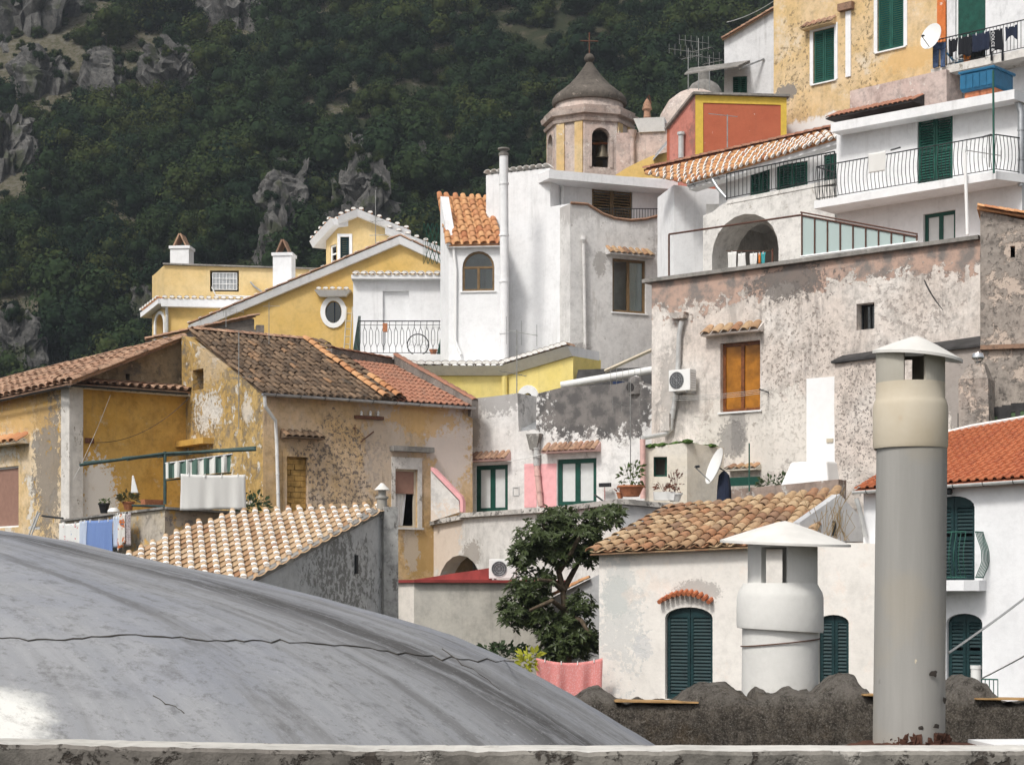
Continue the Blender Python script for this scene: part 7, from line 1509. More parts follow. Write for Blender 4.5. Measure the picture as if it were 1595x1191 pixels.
# dark shed below the stained wall, with its pipe and plank
sb = thing('shed', 'dark tarred shed roof below the stained white wall', 'shed', P(950, 600, 60) + Vector((0, 0, -1))); SB = PL(890, 62, .3); m = MB(); m.hexa(ring4(SB, 885, 1020, 640, -2.5, .0) + ring4(SB, 893, 1016, 570, -2.5, -.6)); m.build('roof', 'bitumen', sb)
m = MB(); a = SB.off(.3).r(955, 594, 990, 606); m.pbox(SB, *a[:4], .0, .35); plain('tarp_blue', (.02, .045, .13), .6); m.build('tarpaulin', 'tarp_blue', sb)
m = MB(); m.tube([SB.off(1.2).at(874, 600), SB.off(1.0).at(1016, 576)], .12, 12); tag(m.build('pipe', 'pvc_white', None, smooth=True), 'thick pale pipe lying over the dark tarred shed', 'pipe')
m = MB(); m.tube([SB.off(.7).at(942, 578), SB.off(.7).at(1015, 545)], .06, 4); tag(m.build('plank', 'beige_concrete', None), 'pale plank leaning over the dark tarred shed', 'plank')
# ==== bell tower
plaster('tower_stone', (.50, .40, .35), (.56, .48, .43), [dict(k='n', s=1.1, t=.53, w=.12, col=(.34, .28, .26), op=.8), dict(k='n', s=1.7, t=.58, w=.06, col=(.64, .58, .53), o=(2, 5, 1)), dict(k='n', s=5, t=.62, w=.05, col=(.22, .19, .17), op=.6)], fine=.6, streak=.5)
plaster('tower_ochre', (.62, .43, .20), (.64, .49, .28), [dict(k='n', s=1.6, t=.60, w=.05, col=(.66, .60, .54))], fine=.4, streak=.4)
plaster('tower_cap', (.095, .082, .070), (.13, .112, .095), [dict(k='n', s=1.2, t=.56, w=.15, col=(.10, .085, .07)), dict(k='n', s=2.5, t=.62, w=.06, col=(.36, .31, .26), op=.7)], fine=.8, streak=.5)
by = 88.0; bs = by / F; bc = P(918, H, by); zb = lambda py: (H - py) * bs
hK = thing('bell_tower', 'octagonal plaster bell tower with a dark bell-shaped cap, ball and cross', 'bell tower', Vector((bc.x, by, FB)))
oct_a = [math.radians(-90 + 14 + 45 * k - 22.5) for k in range(8)]; Rb = 67 * bs
def bp(k, r, z): return bc + Vector((r * math.cos(oct_a[k % 8]), r * math.sin(oct_a[k % 8]), z))
# walls of the eight sides, openings on alternate sides
for k in range(8):
    a_, b_ = bp(k, Rb, 0), bp(k + 1, Rb, 0); mid = (a_ + b_) / 2; pl = PL(pt=mid, d=(b_ - a_)); hlf = (b_ - a_).length / 2
    out = Vector((mid.x - bc.x, mid.y - bc.y, 0)).normalized()
    if pl.n.dot(out) < 0: pl.n = -pl.n
    op = (-.43, .43, zb(264) - .3, zb(214), 1.0) if k % 2 == 0 else None
    co = [(-hlf, FB), (hlf, FB), (hlf, zb(192)), (-hlf, zb(192))]; loops = [co] + ([loop_of(op)] if op else []); cc = []; ee = []
    for lp in loops: o_ = len(cc); cc += [Vector(q) for q in lp]; ee += [(o_ + i, o_ + (i + 1) % len(lp)) for i in range(len(lp))]
    vo, eo, fo_, *_ = geometry.delaunay_2d_cdt(cc, ee, [], 1, 1e-5); m = MB()
    m.add([pl.w(q.x, q.y) for q in vo], [tuple(f) for f in fo_ if not (op and in_poly(*(sum((vo[i] for i in f), Vector((0, 0))) / 3), loops[1]))])
    if op: lp = loops[1]; n_ = len(lp); m.add([pl.w(*q) for q in lp] + [pl.w(q[0], q[1], -.35) for q in lp], [(i, (i + 1) % n_, n_ + (i + 1) % n_, n_ + i) for i in range(n_)])
    wl_ = m.build('wall', 'tower_stone', hK)
    if k % 2 == 1:
        for sg in (-1, 1): m = MB(); m.pbox(pl, sg * hlf * .62 - .20, sg * hlf * .62 + .20, FB, zb(203), .0, .06); m.build('pilaster', 'tower_ochre', wl_)
    else: m = MB(); frame_ring(m, pl, (op[0] - .12, op[1] + .12, op[2], op[3] + .12, 1.0), .12, -.01, .05, bottom=False); m.build('arch_surround', 'tower_stone', wl_)
for (pt_, pb_, ro, nm) in ((186, 193, 75, 'cornice'), (200, 204, 70.5, 'string_course'), (180, 186, 70, 'cornice')):
    m = MB(); n_ = 8; vs = [bp(k, ro * bs, zb(pb_)) for k in range(8)] + [bp(k, (ro + 2) * bs, zb(pt_)) for k in range(8)] + [bp(k, 55 * bs, zb(pt_)) for k in range(8)] + [bp(k, 55 * bs, zb(pb_)) for k in range(8)]; m.add(vs, [(i * 8 + j, i * 8 + (j + 1) % 8, ((i + 1) % 4) * 8 + (j + 1) % 8, ((i + 1) % 4) * 8 + j) for i in range(4) for j in range(8)]); m.build(nm, 'tower_stone', hK)
m = MB(); m.lathe(bc, [(56 * bs, zb(190)), (55 * bs, zb(176)), (53.5 * bs, zb(174)), (52.5 * bs, zb(162))], 40); m.build('drum', 'tower_stone', hK, smooth=True)
m = MB(); m.lathe(bc, [(50 * bs, zb(166)), (57 * bs, zb(165)), (58.5 * bs, zb(161)), (57.5 * bs, zb(156)), (53 * bs, zb(150)), (44 * bs, zb(143)), (32 * bs, zb(133)), (21 * bs, zb(121)), (12.5 * bs, zb(110)), (7 * bs, zb(102)), (5 * bs, zb(98)), (4.2 * bs, zb(95))], 40); m.build('cap', 'tower_cap', hK, smooth=True)
m = MB(); m.lathe(bc, [(.3 * bs, zb(100)), (5 * bs, zb(98)), (8.4 * bs, zb(92.5)), (8.2 * bs, zb(90)), (5 * bs, zb(85)), (.3 * bs, zb(83))], 20); m.build('ball', 'tower_cap', hK, smooth=True)
m = MB(); m.tube([bc + Vector((0, 0, zb(86))), bc + Vector((0, 0, zb(51)))], .035, 6); m.tube([bc + Vector((-14 * bs, 0, zb(64))), bc + Vector((14 * bs, 0, zb(64.5)))], .03, 6); m.build('cross', 'rust_metal', hK)
bell = thing('bell', 'dark bronze bell hanging in the arched tower opening', 'bell', bc + Vector((.55, -1.2, zb(252)))); q = bc + Vector((.55, -1.2, zb(256))); m = MB(); m.lathe(q, [(.34, 0), (.30, .08), (.2, .3), (.17, .5), (.1, .6), (.02, .62)], 18); m.build('body', 'bronze', bell, smooth=True); m = MB(); m.tube([q + Vector((-.6, 0, .66)), q + Vector((.6, 0, .66))], .06, 6); m.build('yoke', 'varnished_wood', bell)
# church walls to the right of the tower
plaster('pink_church', (.50, .38, .34), (.55, .45, .41), [dict(k='n', s=1.1, t=.54, w=.12, col=(.33, .28, .26), op=.8), dict(k='n', s=4, t=.62, w=.05, col=(.62, .56, .52))], fine=.6, streak=.6)
CH = PL(985, 84, .2); hc = thing('church_wall', 'pinkish stained church wall beside the bell tower', 'wall', CH.w(1, FB)); wall('wall', hc, CH, [(960, None), (1060, None), (1060, 192), (1036, 192), (1036, 200), (985, 207), (960, 207)], 'pink_church', depth=2, bottom=FB)
m = MB(); a = CH.r(990, 181, 1030, 206); m.hexa(ring4(CH, 996, 1036, 206, -.8, .1) + ring4(CH, 988, 1036, 186, -.8, .3)); m.build('bracket_cornice', 'white_wash', hc); m = MB(); m.tube([CH.off(.15).at(985, 212), CH.off(.15).at(985, 262)], .1, 8); m.lathe(CH.off(.15).at(985, 216), [(.1, 0), (.2, .3), (.22, .36)], 10); m.build('downpipe', 'pink_church', hc)
st = thing('finial', 'small rusty bell-cote finial on the church wall', 'finial', CH.off(-.3).at(1008, 182)); m = MB(); m.lathe(CH.off(-.3).at(1008, 183), [(.16, 0), (.14, .3), (.22, .34), (.16, .6), (.08, .75), (.02, .82)], 12); m.build('body', 'tile_edge', st); m = MB(); m.tube([CH.off(-.3).at(1005, 160), CH.off(-.3).at(1011, 148), CH.off(-.3).at(1014, 162)], .04, 5); m.build('hood', 'rust_metal', st)
CD = P(1085, 215, 92); hd2 = thing('church_dome', 'old stone half-dome with a grey cement lantern base behind the red house', 'dome', Vector((CD.x, CD.y, FB))); s9 = 92 / F; m = MB(); m.lathe(Vector((CD.x, CD.y, 0)), [(62 * s9, FB), (62 * s9, (H - 200) * s9), (56 * s9, (H - 178) * s9), (44 * s9, (H - 158) * s9), (28 * s9, (H - 146) * s9), (18 * s9, (H - 142) * s9)], 30); m.build('shell', 'tower_stone', hd2, smooth=True); m = MB(); qd = Vector((P(1097, H, 92).x, CD.y, 0)); m.lathe(qd, [(28 * s9, (H - 150) * s9), (27 * s9, (H - 142) * s9), (20 * s9, (H - 132) * s9), (10 * s9, (H - 126) * s9), (9 * s9, (H - 112) * s9)], 16); m.build('lantern_base', 'coping_grey', hd2, smooth=True)
# ==== red and yellow box house
RB = PL(1083, 67.5, -.12); RBs = PL(1083, 67.5, 1.5)
plaster('red_wash', (.47, .135, .072), (.44, .12, .065), [dict(k='n', s=6, t=.70, w=.02, col=(.7, .6, .55))], fine=.15, streak=.1); plaster('red_side', (.46, .17, .13), (.50, .22, .18), [dict(k='n', s=1.3, zs=.6, t=.53, w=.12, col=(.22, .12, .10), op=.8)], fine=.5, streak=.6); plain('yellow_band', (.66, .46, .08), .9, var=.08)
hR = thing('red_house', 'brick-red box house framed in bright yellow bands below the yellow apartment house', 'house', RB.w(1, FB))
wall('front_wall', hR, RB, [(1083, None), (1225, None), (1225, 152), (1083, 148)], 'red_wash', depth=5, bottom=FB); wall('side_wall', hR, RBs, [(1043, None), (1082.6, None), (1082.6, 149), (1043, 198)], 'red_side', depth=.4, bottom=FB)
m = MB(); p, q = RB.sz(1083, 148), RB.sz(1225, 152); x12 = RB.sz(1095, 0)[0] - p[0]
m.pbox(RB, p[0] + .002, p[0] + x12, FB, p[1] - x12, .002, .03); m.pbox(RB, q[0] - x12 * .75, q[0] - .002, FB, q[1] - x12, .002, .03); m.hexa([RB.w(p[0] + .002, p[1] - x12 + .002, .028), RB.w(q[0] - .002, q[1] - x12 + .002, .028), RB.w(q[0] - .002, q[1] - x12 + .002, .002), RB.w(p[0] + .002, p[1] - x12 + .002, .002), RB.w(p[0] + .002, p[1] - .01, .028), RB.w(q[0] - .002, q[1] - .01, .028), RB.w(q[0] - .002, q[1] - .01, .002), RB.w(p[0] + .002, p[1] - .01, .002)]); m.build('yellow_band', 'yellow_band', hR)
m = MB(); c = [RB.w(p[0] - .1, p[1], .15), RB.w(q[0] + .1, q[1], .15), RB.w(q[0] + .1, q[1], -5), RB.w(p[0] - .1, p[1], -5)]; m.prism(c, Vector((0, 0, .08))); m.build('roof_slab', 'coping_grey', hR)
p, q = RBs.sz(1041, 201), RBs.sz(1082, 149); m = MB(); m.hexa([RBs.w(p[0], p[1], .12), RBs.w(q[0], q[1], .12), RBs.w(q[0], q[1], -.4), RBs.w(p[0], p[1], -.4), RBs.w(p[0], p[1] + .1, .12), RBs.w(q[0], q[1] + .1, .12), RBs.w(q[0], q[1] + .1, -.4), RBs.w(p[0], p[1] + .1, -.4)]); m.build('verge', 'roof_parapet', hR)
m = MB(); m.tube([RBs.off(.15).at(1061, 246), RBs.off(.15).at(1061, 208)], .10, 8); m.tube([RBs.off(.15).at(1061, 210), RBs.off(.15).at(1061, 206)], .14, 8); m.build('flue', 'pvc_grey', hR)
YV = PL(960, 82, .3); vv = thing('vault_roof', 'curved ochre-yellow vaulted roof between tower and red house', 'roof', YV.w(1, FB)); m = MB(); m.prism([YV.at(*q_) for q_ in ((955, 275), (975, 262), (995, 252), (1015, 243), (1035, 238), (1048, 236), (1048, 285), (955, 285))], YV.n * -2); m.build('vault', 'yellow_wash', vv)
m = MB(); m.hexa([YV.off(.4).at(1017, 250), YV.off(.4).at(1042, 222), YV.off(-.6).at(1042, 217), YV.off(-.6).at(1017, 246), YV.off(.4).at(1017, 248), YV.off(.4).at(1042, 220), YV.off(-.6).at(1042, 215), YV.off(-.6).at(1017, 244)]); m.build('canopy', 'zinc', vv)
for (px, hh_, lab) in ((1088, 3.4, 'tallest of the cluster of aerials above the church dome'), (1072, 2.7, 'aerial with a broad comb left in the dome-top cluster, beside the tallest'), (1105, 2.2, 'short aerial at the dome-top cluster near the white gable house')): aerial(lab, P(px, 135, 84), hh_ * .62, [(.92, (-.9, -.4, 0), 1.5, 6, .6, True), (.75, (.8, -.5, .05), 1.0, 5, .6, False)], r=.022)
aerial('single-arm aerial standing in front of the red house wall', PL(1132, 62, 0).at(1133, 268), 1.85, [(.98, (-1, -.1, .08), .95, 2, .1, False)], r=.022)
# ==== white gable house and yellow apartment house (top right)
Lp = PL(1128, 76, .2); lg = Lp.r(1141, 119, 1164, 160)
plaster('grey_streak_white', (.74, .74, .745), (.68, .68, .69), [dict(k='n', s=.9, zs=.4, t=.54, w=.2, col=(.40, .40, .41), op=.7)], fine=.25, streak=.7)
hLg = thing('white_house', 'white streaked gable house with one green shutter beside the yellow apartment house', 'house', Lp.w(1, FB)); wall('wall', hLg, Lp, [(1128, None), (1215, None), (1215, 12), (1202, 17), (1128, 62)], 'grey_streak_white', [lg], depth=4, reveal=.15, bottom=FB); shutters(hLg, Lp, lg, 'green_shutter', -.04, 2, False)
p, q = Lp.off(.1).at(1125, 62), Lp.off(.1).at(1206, 14); m = MB(); m.tube([p, q], .06, 5); v_ = m.build('verge', 'tile_edge', hLg); tile_line(v_, p, q, 13, tile_mesh(.28, .36, 'verge_tile', ['tile_edge'], flat=.7), along=True)
Mp = PL(1205, 70, .95); 
def mb_(px, py, r, **k): return dict(k='blob', c=tuple(Mp.at(px, py)), r=r, **k)
plaster('apartment_yellow', (.62, .44, .22), (.66, .50, .31), [dict(k='n', s=.8, t=.53, w=.2, col=(.68, .60, .49), op=.8), mb_(1345, 60, (.9, 2.6), amp=1.3, s=1, col=(.20, .15, .08), w=.15, brk=(6.5, .53), op=.85), mb_(1240, 110, (.9, 2.2), amp=1.3, s=1, col=(.22, .16, .09), w=.15, brk=(6.5, .54), op=.85), mb_(1225, 145, (.5, .35), amp=1.5, s=2, col=(.25, .22, .19), w=.15), dict(k='band', c=tuple(Mp.at(1260, 183)), sl=.0, sg=-1, s=1, amp=.8, col=(.74, .72, .69), w=.15), mb_(1420, 90, (1.2, .5), amp=1.5, s=1.2, col=(.62, .40, .17), w=.3, op=.7)], fine=.5, streak=.3)
hM = thing('apartment_house', 'peeling pale yellow apartment house with green louvred shutters', 'house', Mp.w(1, FB)); w1 = Mp.r(1267, 46, 1300, 128); w2 = Mp.r(1367, -12, 1408, 77)
wall('wall', hM, Mp, [(1205, None), (1474, None), (1474, -70), (1205, -70)], 'apartment_yellow', [w1, w2], depth=6, reveal=.2, bottom=FB); 
for w_ in (w1, w2):
    sw = shutters(hM, Mp, w_, 'green_shutter', -.03); m = MB(); frame_ring(m, Mp, (w_[0] - .14, w_[1] + .14, w_[2], w_[3] + .14, 0), .14, .002, .03, bottom=False); m.build('surround', 'white_wash', sw)
hood(hM, Mp, 1255, 30, 1303, 44, 'tile_edge', .35, 6, 'apartment_yellow'); m = MB(); a = Mp.r(1309, 6, 1331, 17); m.pbox(Mp, *a[:4], 0, .2); m.build('vent_box', 'tile_edge', hM); m = MB(); a = Mp.r(1318, 18, 1326, 120); m.pbox(Mp, *a[:4], .002, .05); m.build('chase', 'white_wash', hM)
m = MB(); a = Mp.r(1461, -70, 1474, 66); m.pbox(Mp, *a[:4], .002, .06); plaster('orange_band', (.58, .15, .04), (.62, .20, .06), [dict(k='n', s=4, t=.58, w=.03, col=(.7, .6, .52))]); m.build('orange_band', 'orange_band', hM)
M2 = PL(pt=Mp.at(1474, 60), d=(1, -.95)); hN2 = thing('apartment_house', 'whitish apartment wall with a laundry balcony and a roller shutter beside the orange band', 'house', M2.w(1, FB)); dn_ = M2.r(1488, -30, 1535, 100)
wall('wall', hN2, M2, [(1475, None), (1700, None), (1700, -90), (1475, -90)], 'grey_streak_white', [dn_], depth=5, reveal=.25, bottom=FB); roller(hN2, M2, dn_, 'green_shutter', .66, -.12, 'balcony_door')
bb = thing('balcony', 'concrete balcony with iron bars and washing under the roller shutter', 'balcony', M2.w(M2.sz(1520, 110)[0], M2.sz(1520, 110)[1], .5)); bz = M2.off(1.0).sz(1450, 108)[1]; BP = M2.off(1.0); x0_, x1_ = BP.sz(1450, 0)[0], BP.sz(1690, 0)[0]
m = MB(); m.pbox(M2, x0_, x1_, bz - .25, bz, -.02, 1.0); m.build('slab', 'pillar_white', bb); railing(bb, BP.w(x0_ + .05, bz, -.05), BP.w(x1_, bz, -.05), .95, 'dark_metal', 44, .011, .02); railing(bb, M2.w(x0_ + .05, bz, .95), M2.w(x0_ + .05, bz, .1), .95, 'dark_metal', 7, .011, .02)
BL_ = BP.off(.08)
jn = thing('jeans', 'blue jeans pegged on the upper balcony rail', 'clothing', BL_.at(1464, 105)); 
def leg_shape(poly, th=.05): m = MB(); m.prism([BL_.at(*q_) for q_ in poly], BL_.n * th); return m
leg_shape([(1454, 68), (1474, 66), (1473.5, 76), (1464.5, 78), (1454.5, 77)]).build('waist', 'denim', jn, bevel=.02); leg_shape([(1454.5, 77), (1463.5, 78), (1462, 105), (1454, 107)]).build('trouser_leg', 'denim', jn, bevel=.02); leg_shape([(1465, 78), (1473.5, 76), (1473, 104), (1466, 106)]).build('trouser_leg', 'denim', jn, bevel=.02)
cloth('trousers', 'dark crumpled trousers hung next to the jeans', 'clothing', BL_, 1478, 60, 1492, 84, 'black_cloth', .06, 2, .02, seed=21, hem=.08); cloth('shirt', 'black shirt hung in front of the open balcony door', 'clothing', BL_, 1493, 56, 1513, 86, 'black_cloth', .05, 2, .02, seed=22, hem=.06); cloth('towel', 'navy blue towel hung right of the black shirt', 'cloth', BL_, 1514, 51, 1541, 80, 'navy_cloth', .04, 2, .02, seed=23)
ts_ = cloth('shirt', 'black shirt with white lettering down its front', 'clothing', BL_, 1542, 46, 1562, 80, 'black_cloth', .02, 1, .01, seed=24, hem=.04)
for sx in (1543, 1560): m = MB(); a = BL_.r(sx, 68, sx + 3, 95); m.pbox(BL_, *a[:4], -.02, .02); m.build('sleeve', 'black_cloth', ts_, bevel=.01)
cu = bpy.data.curves.new('lettering', 'FONT'); cu.body = 'DOLCE &'; cu.size = .15; cu.extrude = .002; cu.materials.append(M['print_white']); tmp = bpy.data.objects.new('lettering', cu); lm = bpy.data.meshes.new_from_object(tmp); bpy.data.objects.remove(tmp); lm.materials.clear(); lm.materials.append(M['print_white']); to = bpy.data.objects.new('lettering', lm); COL.objects.link(to); to.parent = ts_; p = BL_.off(.06).at(1544.5, 50.5); yv = BL_.d; xv = Vector((0, 0, -1)); to.matrix_basis = mat3(xv, yv, xv.cross(yv), p)
cloth('shorts', 'dark grey shorts thrown over the upper balcony rail', 'clothing', BL_, 1566, 40, 1585, 60, 'navy_cloth', .05, 1, .03, seed=25, hem=.1)
m = MB(); q = BP.off(-.3).at(1506, 92); m.lathe(q, [(.02, -.35), (.10, -.1), (.12, .1), (.05, .25), (.09, .32), (.05, .42)], 12); tag(m.build('soft_toy', 'orange_cloth', None, smooth=True), 'small orange soft toy dangling behind the black shirt', 'toy')
fc_ = thing('folding_chair', 'blue folding garden chair with white frame on the upper balcony', 'chair', BP.off(-.45).at(1490, 104)); 
for (a, b) in (((1477, 103), (1500, 84)), ((1480, 84), (1497, 103)), ((1484, 92), (1503, 92))): m = MB(); m.tube([BP.off(-.45).at(*a), BP.off(-.45).at(*b)], .022, 5); m.build('frame_bar', 'white_plastic', fc_)
m = MB(); m.hexa([BP.off(-.4).at(1474, 84), BP.off(-.4).at(1484, 96), BP.off(-.8).at(1485, 95), BP.off(-.8).at(1475, 83), BP.off(-.4).at(1475, 82), BP.off(-.4).at(1486, 94), BP.off(-.8).at(1487, 93), BP.off(-.8).at(1476, 81)]); m.build('backrest', 'tank_blue', fc_); m = MB(); m.hexa([BP.off(-.4).at(1487, 100), BP.off(-.4).at(1504, 96), BP.off(-.8).at(1504, 94), BP.off(-.8).at(1487, 98), BP.off(-.4).at(1487, 98), BP.off(-.4).at(1504, 94), BP.off(-.8).at(1504, 92), BP.off(-.8).at(1487, 96)]); m.build('seat', 'tank_blue', fc_)
dish('white satellite dish on the upper balcony corner by the orange band', BP.off(.3).at(1452, 58), .42, (-.75, -.6, .25), BP.off(-.05).at(1456, 108))
# grey stub wall with a tile awning
GS = Mp.off(1.2); hg = thing('stub_wall', 'grey stained wall box with a red tile awning below the yellow apartments', 'wall', GS.w(GS.sz(1400, 0)[0], FB)); wall('wall', hg, GS, [(1324, None), (1478, None), (1474, 108), (1324, 142)], 'pink_church', depth=1.0, bottom=FB)
hood(hg, GS, 1304, 160, 1440, 178, 'tile_red', .7, 18, 'bitumen', name='awning')
# ==== white balcony house at right
N = PL(1300, 56, .92); hN = thing('white_house', 'bright white house with a flat white roof slab and a long bowed balcony', 'house', N.w(1, FB)); nd = N.r(1429, 178, 1484, 287); nw = N.r(1438, 330, 1488, 385)
wall('wall', hN, N, [(1303, None), (1592, None), (1592, 150), (1303, 205)], 'white_wash', [nd, nw], depth=5, reveal=.2, bottom=FB)
shutters(hN, N, nd, 'green_shutter', -.03, 2, False, name='balcony_door', mid=True, frame='green_frame'); casement(hN, N, nw, 'green_frame', 2, None, -.10, None, 'white_pane', 'white_paint', t=.10)
NS = N.off(.55); p, q = NS.sz(1294, 192), NS.sz(1580, 139); m = MB(); m.hexa([NS.w(p[0], p[1] - .26, 0), NS.w(q[0], q[1] - .26, 0), NS.w(q[0], q[1] - .26, -5.5), NS.w(p[0], p[1] - .26, -5.5), NS.w(p[0], p[1], 0), NS.w(q[0], q[1], 0), NS.w(q[0], q[1], -5.5), NS.w(p[0], p[1], -5.5)]); m.build('roof_slab', 'white_wash', hN)
nb = thing('balcony', 'long white balcony with bowed wavy iron bars and a towel', 'balcony', N.w(N.sz(1420, 300)[0], N.sz(1420, 300)[1], .5)); NB = N.off(1.05); x0_, x1_ = NB.sz(1268, 0)[0], NB.sz(1552, 0)[0]; zf1, zf2 = NB.sz(1268, 313)[1], NB.sz(1552, 266)[1]
m = MB(); m.hexa([N.w(x0_, zf1 - .22, 1.05), N.w(x1_, zf2 - .22, 1.05), N.w(x1_ + .4, zf2 - .22, -.02), N.w(x0_, zf1 - .22, -.02), N.w(x0_, zf1, 1.05), N.w(x1_, zf2, 1.05), N.w(x1_ + .4, zf2, -.02), N.w(x0_, zf1, -.02)]); m.build('slab', 'white_wash', nb)
rA_, rB_ = NB.w(x0_ + .04, zf1, -.06), NB.w(x1_ - .04, zf2, -.06); hr_ = .98; railing(nb, rA_, rB_, hr_, 'dark_metal', 46, .010, .018, belly=.09, nrm=N.n); railing(nb, N.w(x0_ + .04, zf1, .95), N.w(x0_ + .04, zf1, .05), hr_, 'dark_metal', 7, .010, .018); railing(nb, rB_, N.w(x1_ + .30, zf2, .05), hr_, 'dark_metal', 8, .010, .018, belly=.06, nrm=N.d)
for (px, py) in ((1388, 225), (1530, 205)): m = MB(); m.tube([NB.off(.05).at(px, py + 9), NB.off(.5).at(px + 14, py + 5)], .025, 5); m.build('line_arm', 'dark_metal', nb)
cloth('towel', 'white striped towel over the long wavy balcony rail', 'cloth', NB.off(.12), 1353, 237, 1379, 268, 'sheet_white', .02, 1, .01, seed=31, pegs=0)
m = MB(); m.tube([NB.off(.1).at(1503, 238), NB.off(.1).at(1507, 366)], .045, 8); tag(m.build('pole', 'white_paint', None), 'white pole standing in front of the long wavy balcony', 'pole')
m = MB(); m.tube([NB.off(.2).at(1548, 270), NB.off(.2).at(1547, 110)], .03, 6); tag(m.build('aerial_mast', 'green_metal', None), 'dark green mast rising past the balcony corner to the blue tank', 'mast')
aerial('small aerial with an arm beside the balcony corner mast', NB.off(.25).at(1541, 252), .7, [(.3, (-1, -.2, .1), 1.0, 3, .3, True)], r=.02)
pipe(hN, [N.off(.15).at(1582, 152), N.off(.15).at(1590, 175), N.off(.15).at(1590, 290)], .08, 'zinc', clips=2)
# blue water tank on bricks
TKp = PL(1530, 54.5, .9); tk = thing('water_tank', 'blue plastic water tank with ribs standing on red blocks', 'water tank', TKp.at(1525, 143)); a = TKp.r(1495, 108, 1548, 140); zt_ = TKp.sz(1500, 108)[1]; m = MB(); m.pbox(TKp, a[0], a[1], a[2], a[3], -1.2, 0); m.build('body', 'tank_blue', tk, bevel=.08)
for k in range(5): m = MB(); x = lerp(a[0], a[1], (k + .5) / 5); m.pbox(TKp, x - .09, x + .09, a[2] + .08, a[3] - .1, .0, .025); m.build('rib', 'tank_blue', tk, bevel=.01)
m = MB(); m.pbox(TKp, a[0] - .04, a[1] + .04, a[3] - .06, a[3] + .02, -1.24, .04); m.build('rim', 'tank_blue', tk, bevel=.02)
for k in range(4): m = MB(); x = lerp(a[0] + .1, a[1] - .3, k / 3); m.pbox(TKp, x, x + .28, a[2] - .28, a[2] - .002, -.9, -.1); tag(m.build('block', 'brick_red', None), 'red hollow block under the blue water tank', 'block', 'blocks under the water tank')
# ==== tile roof, windows terrace and arch between the houses
Op = PL(1122, 60, .77)
plaster('arch_white', (.70, .68, .645), (.64, .62, .59), [dict(k='n', s=4, t=.62, w=.03, col=(.38, .35, .31), op=.8), dict(k='n', s=1.1, t=.58, w=.15, col=(.56, .53, .49), op=.6)], fine=.5, streak=.4)
hO = thing('arched_house', 'white house with a deep arched loggia below a green-shuttered terrace and tile roof', 'house', Op.w(1, FB)); oa = Op.r(1109, 333, 1213, 470, 1.0)
wall('arch_wall', hO, Op, [(1095, None), (1300, None), (1300, 290), (1265, 292), (1132, 315), (1125, 318), (1110, 330), (1095, 336)], 'arch_white', [oa], depth=4, reveal=1.4, bottom=FB)
OI = Op.off(-1.42); oi_ = OI.r(1136, 346, 1212, 470, 1.0); wall('inner_arch_wall', hO, OI, [(1100, 470), (1235, 470), (1235, 318), (1100, 318)], 'arch_white', [oi_], depth=2.4, reveal=.4)
OW = Op.off(-1.3); ws3 = [OW.r(1168, 262, 1199, 305), OW.r(1209, 254, 1258, 296), OW.r(1283, 240, 1305, 280)]
wall('terrace_wall', hO, OW, [(1120, 330), (1320, 330), (1320, 205), (1120, 278)], 'white_wash', ws3, depth=3, reveal=.2)
for w_ in ws3: shutters(hO, OW, w_, 'green_shutter', -.04, 2, False, frame='brown_frame')
rz0, rz1 = Op.off(.02).at(1132, 312), Op.off(.02).at(1300, 279); railing(hO, rz0, rz1, Op.sz(1200, 256)[1] - Op.sz(1200, 298)[1], 'dark_metal', 26, .012, .022, posts=True, pattern=None); m = MB(); m.hexa([rz0 - Vector((0, 0, .12)), rz1 - Vector((0, 0, .12)), rz1 - Op.n * 1.2 - Vector((0, 0, .12)), rz0 - Op.n * 1.2 - Vector((0, 0, .12)), rz0, rz1, rz1 - Op.n * 1.2, rz0 - Op.n * 1.2]); m.build('terrace_floor', 'arch_white', hO)
OE = PL(1074, 61.5, .9); eL, eR = OE.at(1073, 284), OE.at(1305, 214); tl = PL(pt=eL, d=-OE.n).at(1008, 270); tr = PL(pt=eR, d=-OE.n).at(1303, 200)
tl = PL(pt=eL, d=(-.75, 1)).at(1004, 268); tr = PL(pt=eR, d=(-.35, 1)).at(1298, 203)
tile_roof(hO, eL, eR, tr, tl, 24, 6, ['tile_sun', 'mortar_white'], base='tile_sun', jit=1.4, mortar=.035, label='orange tile roof with white mortar dabs')
m = MB(); m.tube([tl + Vector((0, 0, .05)), tr + Vector((0, 0, .05))], .05, 5); rdg = m.build('ridge', 'tile_red', hO); tile_line(rdg, tl + Vector((0, 0, .08)), tr + Vector((0, 0, .08)), 22, tile_mesh(.26, .5, 'ridge_tile', ['tile_red']), along=True)
gutter(hO, OE.off(.08).at(1072, 288), OE.off(.08).at(1130, 272), .07, 'zinc', OE.n, 3); pipe(hO, [OE.off(.1).at(1110, 280), OE.off(.1).at(1118, 293), OE.off(.1).at(1131, 308)], .06, 'zinc', clips=0)
m = MB(); p, q = OE.off(-.1).sz(1073, 296), OE.off(-.1).sz(1305, 224); OEb = OE.off(-.1); m.hexa([OEb.w(p[0], p[1], 0), OEb.w(q[0], q[1], 0), OEb.w(q[0], q[1], -.4), OEb.w(p[0], p[1], -.4), OEb.w(p[0], p[1] + .16, 0), OEb.w(q[0], q[1] + .16, 0), OEb.w(q[0], q[1] + .16, -.4), OEb.w(p[0], p[1] + .16, -.4)]); m.build('fascia', 'white_wash', hO)
OL = PL(1060, 63, -.2); wall('left_wall', hO, OL, [(1050, None), (1128, None), (1128, 296), (1050, 288)], 'white_wash', depth=2, bottom=FB)
